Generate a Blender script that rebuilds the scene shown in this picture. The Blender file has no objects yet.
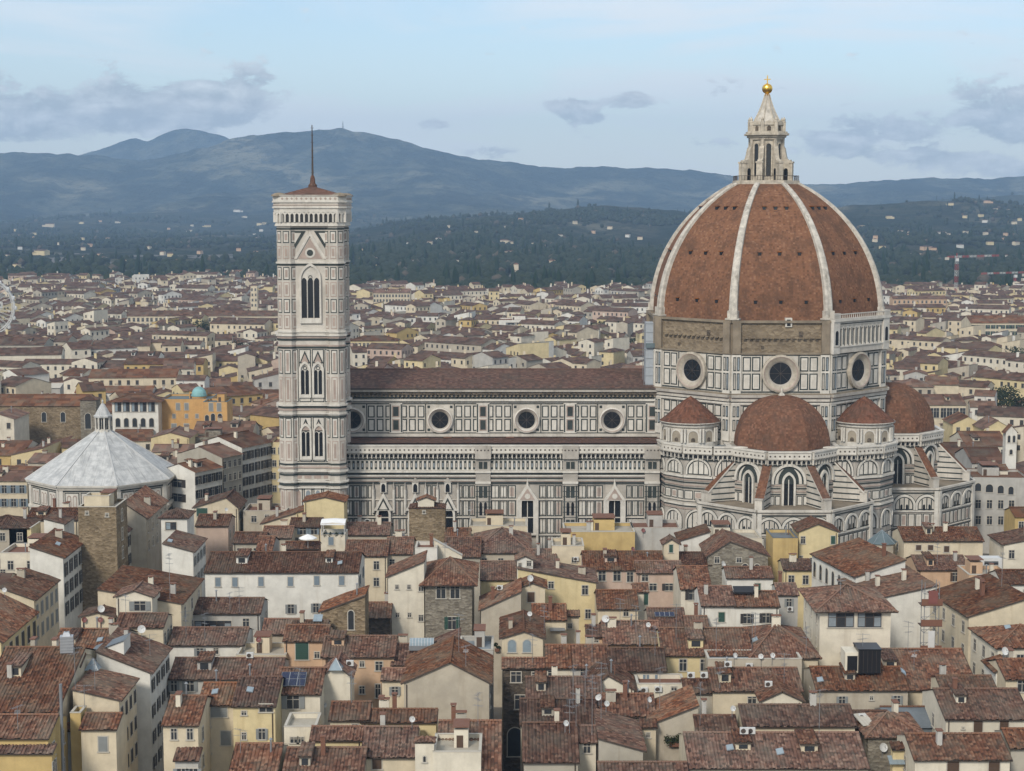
import bpy, math, random
import numpy as np
from mathutils import Vector
R = math.radians
PI = math.pi
sc = bpy.context.scene
C = sc.collection
rnd = random.Random(7)

# ------------------------------------------------------------------ camera
FPX, CX, CY, CAMH = 1700.0, 512.0, 385.5, 83.0
PITCH = R(6.05)
cam_d = bpy.data.cameras.new("camera")
cam = bpy.data.objects.new("camera", cam_d)
C.objects.link(cam)
cam_d.sensor_width = 36.0
cam_d.lens = FPX / 1024.0 * 36.0
cam_d.clip_start = 1.0
cam_d.clip_end = 90000.0
cam.location = (0, 0, CAMH)
cam.rotation_euler = (R(90) - PITCH, 0, 0)
sc.camera = cam

# ------------------------------------------------------------------ light
SUN_EL, SUN_AZ = R(36), R(204)      # south-west, veiled by thin cloud (azimuth clockwise from +Y)
SKY_STRENGTH = 0.125
sd = bpy.data.lights.new("sun", 'SUN')
sd.energy = 2.5
sd.angle = R(12)
sd.color = (1.0, 0.925, 0.82)
so = bpy.data.objects.new("sun", sd)
C.objects.link(so)
sdir = Vector((math.sin(SUN_AZ) * math.cos(SUN_EL), math.cos(SUN_AZ) * math.cos(SUN_EL), math.sin(SUN_EL)))
so.rotation_euler = sdir.to_track_quat('Z', 'Y').to_euler()
so.location = (-200, -200, 300)

vs = sc.view_settings
vs.view_transform = 'Standard'
vs.look = 'None'
vs.gamma = 1.0
vs.use_curve_mapping = False
vs.exposure = 0.27
sc.render.engine = 'CYCLES'
sc.cycles.use_denoising = True
sc.cycles.max_bounces = 5
sc.cycles.diffuse_bounces = 3
sc.cycles.glossy_bounces = 2
sc.cycles.transmission_bounces = 2
sc.cycles.volume_bounces = 0


class NT:
    """tiny helper for node graphs"""
    def __init__(s, tree):
        s.t = tree
        s.n = tree.nodes
        s.l = tree.links

    def add(s, typ, **kw):
        n = s.n.new(typ)
        for k, v in kw.items():
            setattr(n, k, v)
        return n

    def put(s, sock, v):
        if isinstance(v, bpy.types.NodeSocket):
            s.l.new(v, sock)
        elif v is not None:
            sock.default_value = v

    def m(s, op, a, b=None, c=None, clamp=False):
        n = s.add('ShaderNodeMath', operation=op)
        n.use_clamp = clamp
        s.put(n.inputs[0], a)
        if b is not None: s.put(n.inputs[1], b)
        if c is not None: s.put(n.inputs[2], c)
        return n.outputs[0]

    def vec(s, x, y, z=0.0):
        n = s.add('ShaderNodeCombineXYZ')
        for i, v in enumerate((x, y, z)): s.put(n.inputs[i], v)
        return n.outputs[0]

    def noise(s, v, scale, detail=4, rough=.55, dist=0.0):
        n = s.add('ShaderNodeTexNoise')
        s.put(n.inputs['Vector'], v)
        n.inputs['Scale'].default_value = scale
        n.inputs['Detail'].default_value = detail
        n.inputs['Roughness'].default_value = rough
        n.inputs['Distortion'].default_value = dist
        return n.outputs[0]

    def remap(s, v, a, b, c=0.0, d=1.0, smooth=True):
        n = s.add('ShaderNodeMapRange')
        n.interpolation_type = 'SMOOTHSTEP' if smooth else 'LINEAR'
        s.put(n.inputs[0], v)
        for i, q in enumerate((a, b, c, d)): s.put(n.inputs[i + 1], q)
        return n.outputs[0]

    def mix(s, f, a, b, blend='MIX'):
        n = s.add('ShaderNodeMix', data_type='RGBA', blend_type=blend)
        s.put(n.inputs[0], f)
        s.put(n.inputs[6], a if isinstance(a, bpy.types.NodeSocket) else (*a, 1))
        s.put(n.inputs[7], b if isinstance(b, bpy.types.NodeSocket) else (*b, 1))
        return n.outputs[2]

    def ramp(s, f, stops):
        n = s.add('ShaderNodeValToRGB')
        e = n.color_ramp.elements
        while len(e) < len(stops): e.new(.5)
        for el, (p, c) in zip(e, stops):
            el.position = p
            el.color = (*c, 1)
        s.put(n.inputs[0], f)
        return n.outputs[0]

    def sep(s, v):
        n = s.add('ShaderNodeSeparateXYZ')
        s.put(n.inputs[0], v)
        return n.outputs


# ------------------------------------------------------------------ sky (Nishita + thin cloud)
w = bpy.data.worlds.new("World")
sc.world = w
w.use_nodes = True
T = NT(w.node_tree)
T.n.clear()
sky = T.add('ShaderNodeTexSky', sky_type='NISHITA')
sky.sun_disc = False
sky.sun_elevation = SUN_EL
sky.sun_rotation = SUN_AZ
sky.altitude = 100
sky.air_density = 1.0
sky.dust_density = .7
sky.ozone_density = 1.7
tc = T.add('ShaderNodeTexCoord')
dx, dy, dz = T.sep(tc.outputs['Generated'])
U = T.m('MULTIPLY', T.m('ARCTAN2', dx, dy), FPX)
V = T.m('MULTIPLY', T.m('ARCSINE', dz), FPX)
wob = T.noise(T.vec(T.m('MULTIPLY', U, 1 / 46), T.m('MULTIPLY', V, 1 / 22)), 1.0, 9, .62, .25)
wob2 = T.noise(T.vec(T.m('MULTIPLY', U, 1 / 420), T.m('MULTIPLY', V, 1 / 60), 4.0), 1.0, 7, .55, .5)
# individual small cumulus: (bearing, height, half width, half height, weight), in 1/1700 rad
CUMULUS = [(58, 100, 34, 9, 1), (72, 86, 36, 9, .9), (120, 103, 20, 10, .95), (190, 60, 26, 8, .75), (335, 68, 60, 22, 1.1),
           (480, 88, 62, 32, 1.15), (415, 46, 64, 9, .85), (510, 32, 70, 10, .8), (-410, 92, 140, 22, .95), (-340, 100, 80, 22, .7), (-268, 112, 44, 24, .95),
           (-500, 75, 90, 24, .8), (-15, 52, 30, 8, .85), (-330, 82, 60, 14, .85), (205, 112, 22, 10, .75), (-520, 120, 40, 12, .8),
           (-80, 80, 24, 6, .6), (560, 60, 60, 14, .9)]
tot = None
for (u0, v0, su, sv, am) in CUMULUS:
    du = T.m('MULTIPLY', T.m('SUBTRACT', U, float(u0)), 1.0 / su)
    dv = T.m('MULTIPLY', T.m('SUBTRACT', V, float(v0)), 1.0 / sv)
    e = T.m('MULTIPLY', T.m('EXPONENT', T.m('MULTIPLY', T.m('ADD', T.m('MULTIPLY', du, du), T.m('MULTIPLY', dv, dv)), -1.0)), am)
    tot = e if tot is None else T.m('ADD', tot, e)
wup = T.noise(T.vec(T.m('MULTIPLY', T.m('ADD', U, -9.0), 1 / 46), T.m('MULTIPLY', T.m('ADD', V, 9.0), 1 / 22)), 1.0, 9, .62, .25)
cum = T.remap(T.m('ADD', T.m('MULTIPLY', tot, 1.15), T.m('MULTIPLY', T.m('SUBTRACT', wob, .5), 3.8)), .46, .96)
cirrus = T.m('MULTIPLY', T.remap(wob2, .36, .64), .80)
low = T.remap(V, 200.0, -20.0, 0.05, .85)            # whiter towards the horizon
veil = T.m('MAXIMUM', cirrus, T.m('MULTIPLY', low, .75))
base = T.mix(veil, sky.outputs[0], (6.7, 6.95, 7.15))
hi = T.m('ADD', .26, T.m('MULTIPLY', T.m('SUBTRACT', wob, wup), 2.6), clamp=True)
ccol = T.mix(hi, (3.3, 3.65, 3.95), (6.9, 7.1, 7.2))
full = T.mix(T.m('MULTIPLY', cum, .85), base, ccol)
# the whole sky overhead and behind is broken cloud
up = T.noise(tc.outputs['Generated'], 2.2, 6, .6, .4)
oc = T.m('MULTIPLY', T.remap(up, .38, .6), T.remap(V, 260.0, 700.0, 0.0, .8))
full = T.mix(oc, full, (6.5, 6.9, 7.2))
bg = T.add('ShaderNodeBackground')
T.put(bg.inputs[0], full)
bg.inputs[1].default_value = SKY_STRENGTH
wo = T.add('ShaderNodeOutputWorld')
T.l.new(bg.outputs[0], wo.inputs[0])

# ------------------------------------------------------------------ materials
MATS = {}


def new_mat(name, rough=.85, spec=.25):
    m = bpy.data.materials.new(name)
    m.use_nodes = True
    t = NT(m.node_tree)
    b = t.n['Principled BSDF']
    b.inputs['Roughness'].default_value = rough
    b.inputs['Specular IOR Level'].default_value = spec
    MATS[name] = m
    return m, t, b


def obj_co(t):
    return t.add('ShaderNodeTexCoord').outputs['Object']


def geo_pos(t):
    return t.add('ShaderNodeNewGeometry').outputs['Position']


def bump(t, b, h, strength=.5, dist=.1):
    n = t.add('ShaderNodeBump')
    n.inputs['Strength'].default_value = strength
    n.inputs['Distance'].default_value = dist
    t.put(n.inputs['Height'], h)
    t.l.new(n.outputs[0], b.inputs['Normal'])


def m_stained(name, col, var=.18, rough=.85, streak=.35, scale=.35, dark=(.6, .55, .5)):
    """plaster, marble or stone with blotches and weather streaks"""
    m, t, b = new_mat(name, rough)
    p = geo_pos(t)
    x, y, z = t.sep(p)
    n1 = t.noise(p, scale, 6, .65)
    st = t.noise(t.vec(t.m('MULTIPLY', x, .9), t.m('MULTIPLY', y, .9), t.m('MULTIPLY', z, .09)), 1.0, 5, .6)
    n3 = t.noise(p, 3.0, 3, .6)
    lo = tuple(c * (1 - var) for c in col)
    hi = tuple(min(1, c * (1 + var * .6)) for c in col)
    c = t.mix(t.remap(n1, .3, .7), lo, hi)
    c = t.mix(t.m('MULTIPLY', t.remap(st, .52, .75), streak), c, tuple(a * q for a, q in zip(col, dark)))
    c = t.mix(t.m('MULTIPLY', t.remap(n3, .55, .75), .22), c, tuple(a * .75 for a in col))
    t.l.new(c, b.inputs['Base Color'])
    bump(t, b, n3, .25, .05)
    return m


def m_flat(name, col, rough=.6, metal=0.0, var=.15, spec=.4):
    m, t, b = new_mat(name, rough, spec)
    n = t.noise(geo_pos(t), 1.3, 4, .6)
    t.l.new(t.mix(n, tuple(c * (1 - var) for c in col), tuple(min(1, c * (1 + var)) for c in col)), b.inputs['Base Color'])
    b.inputs['Metallic'].default_value = metal
    return m


for nm, col in dict(cream=(.55, .475, .345), pale_yellow=(.57, .475, .275), white=(.61, .59, .53), ochre=(.47, .345, .15), peach=(.50, .345, .225),
                    grey=(.40, .385, .35), beige=(.40, .355, .28), warm_white=(.59, .54, .435), orange=(.50, .30, .12), pink=(.46, .35, .28),
                    dirty=(.36, .33, .27)).items():
    m_stained('plaster_' + nm, col, .13, .9, .36, .4, (.58, .52, .45))


def m_rubble(name, c0, c1, scale=1.6, c2=None):
    m, t, b = new_mat(name, .95, .1)
    p = geo_pos(t)
    v = t.add('ShaderNodeTexVoronoi')
    x, y, z = t.sep(p)
    t.put(v.inputs['Vector'], t.vec(x, y, t.m('MULTIPLY', z, 1.7)))
    v.inputs['Scale'].default_value = scale
    cs = t.sep(v.outputs['Color'])
    n = t.noise(p, .25, 5, .6)
    n2 = t.noise(p, 2.5, 4, .6)
    c = t.mix(cs[0], c0, c1)
    c = t.mix(t.m('MULTIPLY', t.remap(n, .45, .7), .5), c, c2 or tuple(q * .6 for q in c0))
    c = t.mix(t.m('MULTIPLY', n2, .35), c, tuple(q * .55 for q in c0))
    t.l.new(c, b.inputs['Base Color'])
    bump(t, b, t.m('ADD', v.outputs['Distance'], n2), .8, .15)
    return m


m_rubble('stone', (.16, .12, .075), (.31, .24, .155))
m_rubble('stone_grey', (.16, .14, .11), (.30, .27, .215))
m_rubble('stone_dark_and_shade', (.07, .058, .045), (.16, .13, .10))  # dark stone; also stands for shade on the alley palace and in drum holes
m_rubble('drum_stone', (.18, .14, .095), (.30, .24, .165), 1.1, (.115, .092, .068))


def m_tile(name, pal, scale=(1 / .42, 1 / .42), lich=(.14, .12, .09), amt=.55, b_amt=.0, huevar=.22):
    """clay tiles: every tile its own colour, lichen and soot in patches; UV in metres (across, up the slope)"""
    m, t, b = new_mat(name, .92, .12)
    uv = t.add('ShaderNodeUVMap').outputs[0]
    u, v, _ = t.sep(uv)
    fu = t.m('FLOOR', t.m('MULTIPLY', u, scale[0]))
    fv = t.m('FLOOR', t.m('MULTIPLY', v, scale[1]))
    wn = t.add('ShaderNodeTexWhiteNoise', noise_dimensions='2D')
    t.put(wn.inputs['Vector'], t.vec(fu, fv))
    oi = t.add('ShaderNodeObjectInfo').outputs['Random']
    c = t.ramp(wn.outputs['Value'], pal)
    p = geo_pos(t)
    n1 = t.noise(p, .22, 5, .65)
    n2 = t.noise(t.vec(t.m('MULTIPLY', u, .9), t.m('MULTIPLY', v, .22), oi), 1.0, 5, .65)
    n3 = t.noise(p, 1.9, 4, .7)
    c = t.mix(t.m('MULTIPLY', t.remap(n1, .42, .68), amt), c, lich)
    c = t.mix(t.m('MULTIPLY', t.remap(n2, .5, .72), .5), c, tuple(q * .75 for q in lich))
    c = t.mix(t.m('MULTIPLY', t.remap(n3, .58, .75), .4), c, (.28, .2, .14))
    hs = t.add('ShaderNodeHueSaturation')
    t.put(hs.inputs['Color'], c)
    t.put(hs.inputs['Value'], t.remap(oi, 0, 1, 1 - huevar, 1 + huevar, False))
    t.put(hs.inputs['Saturation'], t.remap(t.m('FRACT', t.m('MULTIPLY', oi, 7.31)), 0, 1, .8, 1.12, False))
    t.l.new(hs.outputs[0], b.inputs['Base Color'])
    row = t.m('FRACT', t.m('MULTIPLY', v, scale[1]))
    bump(t, b, t.m('ADD', t.m('MULTIPLY', row, -.6), t.m('MULTIPLY', n3, .7)), .5, .09)
    return m


BRN = [(0, (.044, .023, .016)), (.35, (.098, .044, .027)), (.75, (.138, .062, .037)), (1, (.205, .116, .075))]
m_tile('tile', BRN, huevar=.34)
m_tile('tile_far', [(0, (.066, .033, .021)), (.5, (.115, .053, .032)), (1, (.172, .086, .052))], (.5, .5), huevar=.3)
m_tile('tile_nave', [(0, (.065, .036, .028)), (.5, (.105, .054, .040)), (1, (.15, .085, .062))], (1.6, 1.6), (.075, .058, .045), .6, 0, 0)
m_tile('tile_dome', [(0, (.120, .046, .016)), (.2, (.170, .064, .020)), (.85, (.196, .076, .025)), (1, (.25, .108, .042))], (2.2, 2.4), (.092, .044, .022), .7, 0, .0)
m_tile('tile_apse', [(0, (.100, .046, .026)), (.3, (.135, .060, .033)), (.75, (.158, .072, .040)), (1, (.20, .098, .056))], (2.2, 2.2), (.09, .058, .040), .55, 0, .0)
m_tile('tile_exedra', [(0, (.085, .042, .028)), (.5, (.130, .060, .040)), (1, (.17, .085, .058))], (2.0, 2.0), (.08, .058, .045), .55, 0, .0)

m_stained('marble', (.50, .465, .405), .20, .6, .55, .3, (.50, .47, .44))
m_stained('marble_grey', (.37, .34, .295), .22, .6, .6, .3, (.48, .45, .42))
m_stained('marble_white', (.55, .52, .46), .16, .55, .45, .5, (.55, .52, .48))
m_stained('marble_pink', (.36, .285, .240), .2, .6, .3)
m_stained('marble_green', (.036, .044, .040), .3, .6, .1)
m_stained('rib_stone', (.47, .435, .375), .3, .75, .85, .8, (.28, .26, .23))
m_stained('oculus_stone', (.40, .355, .285), .25, .75, .6, .7, (.5, .47, .43))
m_stained('lantern_stone', (.46, .41, .33), .28, .75, .75, .9, (.36, .34, .31))
m_stained('niche_brown', (.30, .26, .20), .25, .9, .3)  # darker brown fill of the exedra niches
m_stained('old_stone', (.225, .185, .135), .25, .9, .4)
m, t, b = new_mat('bapt_roof', .6)
_uv = t.sep(t.add('ShaderNodeUVMap').outputs[0])
_s = t.noise(t.vec(t.m('MULTIPLY', _uv[0], 2.2), t.m('MULTIPLY', _uv[1], .14)), 1.0, 6, .7)
_s2 = t.noise(t.vec(t.m('MULTIPLY', _uv[0], .5), t.m('MULTIPLY', _uv[1], .4)), 1.0, 5, .65)
_row = t.m('FRACT', t.m('MULTIPLY', _uv[1], .55))
_c = t.mix(t.remap(_s2, .35, .65), (.34, .345, .34), (.50, .50, .485))
_c = t.mix(t.m('MULTIPLY', t.remap(_s, .50, .68), .75), _c, (.22, .22, .215))
_c = t.mix(t.m('MULTIPLY', t.remap(_row, .90, .97), .4), _c, (.25, .25, .25))
t.l.new(_c, b.inputs['Base Color'])
m_stained('lead', (.22, .25, .27), .2, .55, .4)
m_stained('zinc', (.13, .15, .165), .2, .5, .3)
m_stained('copper', (.19, .36, .36), .2, .7, .4)
m_stained('teal_roof', (.11, .145, .155), .2, .6, .4)
m_flat('dark_glass_and_gap', (.014, .016, .019), .12, 0, .3, .5)  # dark window glass; also the near-black fill of unglazed gaps
m_flat('pane', (.035, .038, .042), .15, 0, .35, .5)
m_flat('pane_far', (.055, .053, .052), .4, 0, .3, .3)
m_flat('sky_glass', (.22, .27, .30), .15, 0, .25, .5)
m_flat('frame_pale', (.42, .39, .33), .7)
m_flat('wood_brown', (.075, .045, .028), .7)
m_flat('shutter_green', (.025, .065, .048), .6)
m_flat('shutter_grey', (.20, .21, .205), .7)
m_flat('shutter_dark', (.035, .032, .030), .7)
m_flat('shutter_blue', (.16, .20, .23), .7)
m_flat('gutter', (.06, .045, .035), .6)
m_flat('gold', (.85, .52, .10), .28, 1.0, .08)
m_flat('steel', (.42, .43, .44), .4, .6)
m_flat('galv', (.25, .26, .27), .5, .5)
m_flat('white_paint', (.52, .52, .50), .5)
m_flat('dish_red', (.17, .06, .05), .6)
m_flat('crane_red', (.36, .055, .05), .5)
m_flat('black_panel', (.012, .012, .014), .3)
m_flat('solar', (.012, .018, .05), .12, .2, .2, .6)
m_flat('blue_tarp', (.05, .18, .42), .6)
m_flat('canvas', (.70, .70, .69), .8)
m_flat('terracotta', (.155, .072, .045), .85)
m_flat('sheet_wrap', (.31, .335, .355), .7)
m_flat('bark', (.09, .07, .05), .95)
for nm, c0, c1 in (('leaf', (.018, .028, .014), (.050, .060, .028)), ('cypress', (.012, .026, .013), (.030, .048, .022)), ('bare', (.085, .07, .05), (.14, .115, .08))):
    m, t, b = new_mat(nm, .9, .1)
    p = geo_pos(t)
    c = t.mix(t.remap(t.noise(p, .25, 3, .6), .3, .7), c0, c1)
    t.l.new(t.mix(t.noise(p, 3.0, 2, .5), c, tuple(q * .6 for q in c0)), b.inputs['Base Color'])

# ground of streets and squares
m, t, b = new_mat('street', .9)
p = geo_pos(t)
t.l.new(t.mix(t.noise(p, .05, 6, .6), (.075, .070, .064), (.14, .13, .115)), b.inputs['Base Color'])


def m_hill(name, wood, scrub, field, s=1.0, fa=.62):
    m, t, b = new_mat(name, 1.0, .0)
    p = geo_pos(t)
    n1 = t.noise(p, .0011 * s, 6, .62)
    n2 = t.noise(p, .006 * s, 6, .68)
    n3 = t.noise(p, .03 * s, 4, .7)
    n4 = t.noise(p, .0023 * s, 5, .6, .6)
    c = t.mix(t.remap(n2, .38, .62), wood, scrub)
    c = t.mix(t.m('MULTIPLY', t.remap(n4, fa - .05, fa + .06), t.remap(n1, .42, .6)), c, field)
    c = t.mix(t.m('MULTIPLY', t.remap(n3, .5, .66), .75), c, tuple(q * .35 for q in wood))
    x, y, z = t.sep(p)
    n5 = t.noise(t.vec(x, t.m('MULTIPLY', y, .45), t.m('MULTIPLY', z, 2.0)), .0042 * s, 6, .7, .8)
    c = t.mix(t.m('MULTIPLY', t.remap(n5, .47, .58), .8), c, tuple(q * .7 for q in wood))  # dark wood bands; their tone also stands in for shading of the folds
    t.l.new(c, b.inputs['Base Color'])
    bump(t, b, t.m('ADD', n2, t.m('MULTIPLY', n3, .5)), 1.0, 40.0 / s)
    return m


m_hill('hill_near', (.024, .034, .021), (.055, .055, .036), (.135, .125, .085), 2.0, .55)
m_hill('hill_far', (.012, .022, .019), (.075, .080, .056), (.17, .16, .11), .8, .54)

# ------------------------------------------------------------------ projection of the photograph: pixel + depth -> point
CP, SP = math.cos(PITCH), math.sin(PITCH)


def at(px, py, Y):
    u = (px - CX) / FPX
    v = (CY - py) / FPX
    t = Y / (CP + v * SP)
    return u * t, Y, CAMH + t * (v * CP - SP)


def depth_of(py, z):
    v = (CY - py) / FPX
    return (z - CAMH) * (CP + v * SP) / (v * CP - SP)


def zat(py, Y):
    return at(CX, py, Y)[2]


def xat(px, Y, py=420):
    return at(px, py, Y)[0]


def proj(x, y, z):
    f = y * CP - (z - CAMH) * SP
    g = y * SP + (z - CAMH) * CP
    return CX + FPX * x / f, CY - FPX * g / f


# ------------------------------------------------------------------ mesh building
class MB:
    def __init__(s):
        s.v, s.f, s.m, s.uv, s.names = [], [], [], [], []

    def mi(s, name):
        if name not in s.names: s.names.append(name)
        return s.names.index(name)

    def face(s, pts, m, uv=None):
        i = len(s.v)
        s.v.extend(pts)
        s.f.append(tuple(range(i, i + len(pts))))
        s.m.append(s.mi(m))
        s.uv.append(uv)

    def grid(s, rows, m, uvs=None):
        """rows: list of equal-length lists of points"""
        i = len(s.v)
        nc = len(rows[0])
        k = s.mi(m)
        for r in rows: s.v.extend(r)
        for a in range(len(rows) - 1):
            for b in range(nc - 1):
                s.f.append((i + a * nc + b, i + a * nc + b + 1, i + (a + 1) * nc + b + 1, i + (a + 1) * nc + b))
                s.m.append(k)
                s.uv.append([uvs[a][b], uvs[a][b + 1], uvs[a + 1][b + 1], uvs[a + 1][b]] if uvs else None)

    def box(s, x0, x1, y0, y1, z0, z1, m, bottom=False):
        p = [(x0, y0, z0), (x1, y0, z0), (x1, y1, z0), (x0, y1, z0), (x0, y0, z1), (x1, y0, z1), (x1, y1, z1), (x0, y1, z1)]
        q = [(0, 1, 5, 4), (1, 2, 6, 5), (2, 3, 7, 6), (3, 0, 4, 7), (4, 5, 6, 7)] + ([(3, 2, 1, 0)] if bottom else [])
        i = len(s.v)
        s.v.extend(p)
        k = s.mi(m)
        for f in q:
            s.f.append(tuple(i + j for j in f))
            s.m.append(k)
            s.uv.append(None)

    def bar(s, a, b, r, m, n=6, r2=None):
        a, b = Vector(a), Vector(b)
        d = (b - a).normalized()
        u = d.orthogonal().normalized()
        w_ = d.cross(u)
        r2 = r if r2 is None else r2
        ra = [tuple(a + (u * math.cos(2 * PI * k / n) + w_ * math.sin(2 * PI * k / n)) * r) for k in range(n)]
        rb = [tuple(b + (u * math.cos(2 * PI * k / n) + w_ * math.sin(2 * PI * k / n)) * r2) for k in range(n)]
        for k in range(n):
            s.face([ra[k], ra[(k + 1) % n], rb[(k + 1) % n], rb[k]], m)
        s.face(ra[::-1], m)
        s.face(rb, m)

    def lathe(s, c, prof, m, n=16, a0=0.0, a1=2 * PI, rot=0.0):
        """prof: (radius, z) upwards"""
        for k in range(n):
            p, q = a0 + (a1 - a0) * k / n + rot, a0 + (a1 - a0) * (k + 1) / n + rot
            for (r0, z0), (r1, z1) in zip(prof, prof[1:]):
                pts = [(c[0] + r0 * math.cos(p), c[1] + r0 * math.sin(p), c[2] + z0), (c[0] + r0 * math.cos(q), c[1] + r0 * math.sin(q), c[2] + z0),
                       (c[0] + r1 * math.cos(q), c[1] + r1 * math.sin(q), c[2] + z1), (c[0] + r1 * math.cos(p), c[1] + r1 * math.sin(p), c[2] + z1)]
                if r0 < 1e-6: pts.pop(0)
                if r1 < 1e-6: pts.pop(-1)
                ub = (p - a0) * max(r0, r1)
                s.face(pts, m, [(ub + (i in (1, 2)) * (q - p) * max(r0, r1), (z0, z0, z1, z1)[i]) for i in range(len(pts))])

    def mesh(s, name):
        me = bpy.data.meshes.new(name)
        me.from_pydata(s.v, [], s.f)
        for n in s.names: me.materials.append(MATS[n])
        me.polygons.foreach_set('material_index', s.m)
        if any(u is not None for u in s.uv):
            l = me.uv_layers.new(name='UVMap')
            flat = []
            for f, u in zip(s.f, s.uv):
                for i in range(len(f)):
                    flat.extend(u[i] if u else (0.0, 0.0))
            l.data.foreach_set('uv', flat)
        me.update()
        return me

    def build(s, name, parent=None, loc=(0, 0, 0), rz=0.0):
        o = bpy.data.objects.new(name, s.mesh(name))
        C.objects.link(o)
        o.location = loc
        o.rotation_euler = (0, 0, rz)
        if parent: o.parent = parent
        return o


def tag(o, label=None, cat=None, group=None, kind=None):
    if label: o['label'] = label
    if cat: o['category'] = cat
    if group: o['group'] = group
    if kind: o['kind'] = kind
    return o


def empty(name, loc, rz=0.0, parent=None):
    o = bpy.data.objects.new(name, None)
    C.objects.link(o)
    o.location = loc
    o.rotation_euler = (0, 0, rz)
    o.empty_display_size = .5
    if parent: o.parent = parent
    return o


def place(name, me, parent, loc, rz=0.0, scale=None):
    o = bpy.data.objects.new(name, me)
    C.objects.link(o)
    o.parent = parent
    o.location = loc
    o.rotation_euler = (0, 0, rz)
    if scale: o.scale = scale
    return o


class Fr:
    """a wall plane: s along it, z up, d outwards"""
    def __init__(s, ox, oy, ang=0.0):
        s.o, s.t, s.n = (ox, oy), (math.cos(ang), math.sin(ang)), (math.sin(ang), -math.cos(ang))

    def p(s, a, z, d=0.0):
        return (s.o[0] + a * s.t[0] + d * s.n[0], s.o[1] + a * s.t[1] + d * s.n[1], z)


def slab(mb, F, s0, s1, z0, z1, d, m, d0=0.0):
    a = [F.p(s0, z0, d), F.p(s1, z0, d), F.p(s1, z1, d), F.p(s0, z1, d)]
    b = [F.p(s0, z0, d0), F.p(s1, z0, d0), F.p(s1, z1, d0), F.p(s0, z1, d0)]
    mb.face(a, m)
    for i in range(4):
        j = (i + 1) % 4
        mb.face([a[i], b[i], b[j], a[j]], m)


def prism(mb, F, pts, d, m, d0=0.0, sides=True):
    a = [F.p(x, z, d) for x, z in pts]
    mb.face(a, m)
    if sides:
        b = [F.p(x, z, d0) for x, z in pts]
        n = len(pts)
        for i in range(n):
            j = (i + 1) % n
            mb.face([a[i], b[i], b[j], a[j]], m)


def ring(mb, F, sc_, zc, r0, r1, d0, d1, m, n=28):
    """annulus from radius r0 at outward distance d0 to r1 at d1"""
    for k in range(n):
        p, q = 2 * PI * k / n, 2 * PI * (k + 1) / n
        mb.face([F.p(sc_ + r0 * math.cos(p), zc + r0 * math.sin(p), d0), F.p(sc_ + r0 * math.cos(q), zc + r0 * math.sin(q), d0),
                 F.p(sc_ + r1 * math.cos(q), zc + r1 * math.sin(q), d1), F.p(sc_ + r1 * math.cos(p), zc + r1 * math.sin(p), d1)], m)


def disc(mb, F, sc_, zc, r, d, m, n=28):
    mb.face([F.p(sc_ + r * math.cos(2 * PI * k / n), zc + r * math.sin(2 * PI * k / n), d) for k in range(n)], m)


def arch_pts(c, z0, zs, w_, point=1.0, n=6):
    """outline of an arched opening: up the left jamb, over, down the right; point > 1 makes it pointed"""
    h = w_ / 2
    out = [(c - h, z0), (c - h, zs)]
    if point <= 1.001:
        for k in range(1, 2 * n):
            a = PI - PI * k / (2 * n)
            out.append((c + h * math.cos(a), zs + h * math.sin(a)))
    else:
        r = h * 2 * point * .62
        amax = math.acos((r - h) / r)
        lft = [(c - h + r - r * math.cos(amax * k / n), zs + r * math.sin(amax * k / n)) for k in range(1, n + 1)]
        out += lft
        out += [(2 * c - x, z) for x, z in lft[-2::-1]]
    return out + [(c + h, zs), (c + h, z0)]


def arch_band(mb, F, c, z0, zs, w_, b, d, m, point=1.0, d0=0.0):
    """moulded band of width b round an arched opening of width w_"""
    i = arch_pts(c, z0, zs, w_, point)
    o = arch_pts(c, z0, zs, w_ + 2 * b, point)
    for k in range(len(i) - 1):
        mb.face([F.p(*o[k], d), F.p(*i[k], d), F.p(*i[k + 1], d), F.p(*o[k + 1], d)], m)
        mb.face([F.p(*i[k], d), F.p(*i[k], d0), F.p(*i[k + 1], d0), F.p(*i[k + 1], d)], m)
        mb.face([F.p(*o[k], d0), F.p(*o[k], d), F.p(*o[k + 1], d), F.p(*o[k + 1], d0)], m)


def panel(mb, F, s0, s1, z0, z1, inner='marble', fw=.22, line='marble_green', core=None):
    slab(mb, F, s0, s1, z0, z1, .05, line)
    slab(mb, F, s0 + fw, s1 - fw, z0 + fw, z1 - fw, .09, inner)
    if core:
        g = fw * 1.9
        if s1 - s0 > 2.6 * g: slab(mb, F, s0 + g, s1 - g, z0 + g * 1.2, z1 - g * 1.2, .12, core)


def lancet(name, parent, F, c, z0, zs, w_, lights=2, band=.45, point=1.25, frame='marble_white', gl='dark_glass_and_gap', d=.45):
    mb = MB()
    arch_band(mb, F, c, z0, zs, w_, band, d, frame, point)
    prism(mb, F, arch_pts(c, z0, zs, w_, point), .10, gl, 0, False)
    for k in range(1, lights):
        x = c - w_ / 2 + w_ * k / lights
        slab(mb, F, x - .09, x + .09, z0, zs + w_ * .25, .25, frame, .1)
    slab(mb, F, c - w_ / 2 - band - .15, c + w_ / 2 + band + .15, z0 - .35, z0, d + .15, frame)
    o = mb.build(name, parent)
    if parent and parent.type != 'EMPTY': pass
    return o


def octa(cx_, cy_, ap, k):
    """frame of face k of an octagon: k=0 faces the camera side (-Y), k=1 the next to the right"""
    a = k * PI / 4
    side = 2 * ap * math.tan(PI / 8)
    n = (math.sin(a), -math.cos(a))
    t_ = (math.cos(a), math.sin(a))
    return Fr(cx_ + n[0] * ap - t_[0] * side / 2, cy_ + n[1] * ap - t_[1] * side / 2, a), side


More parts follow.
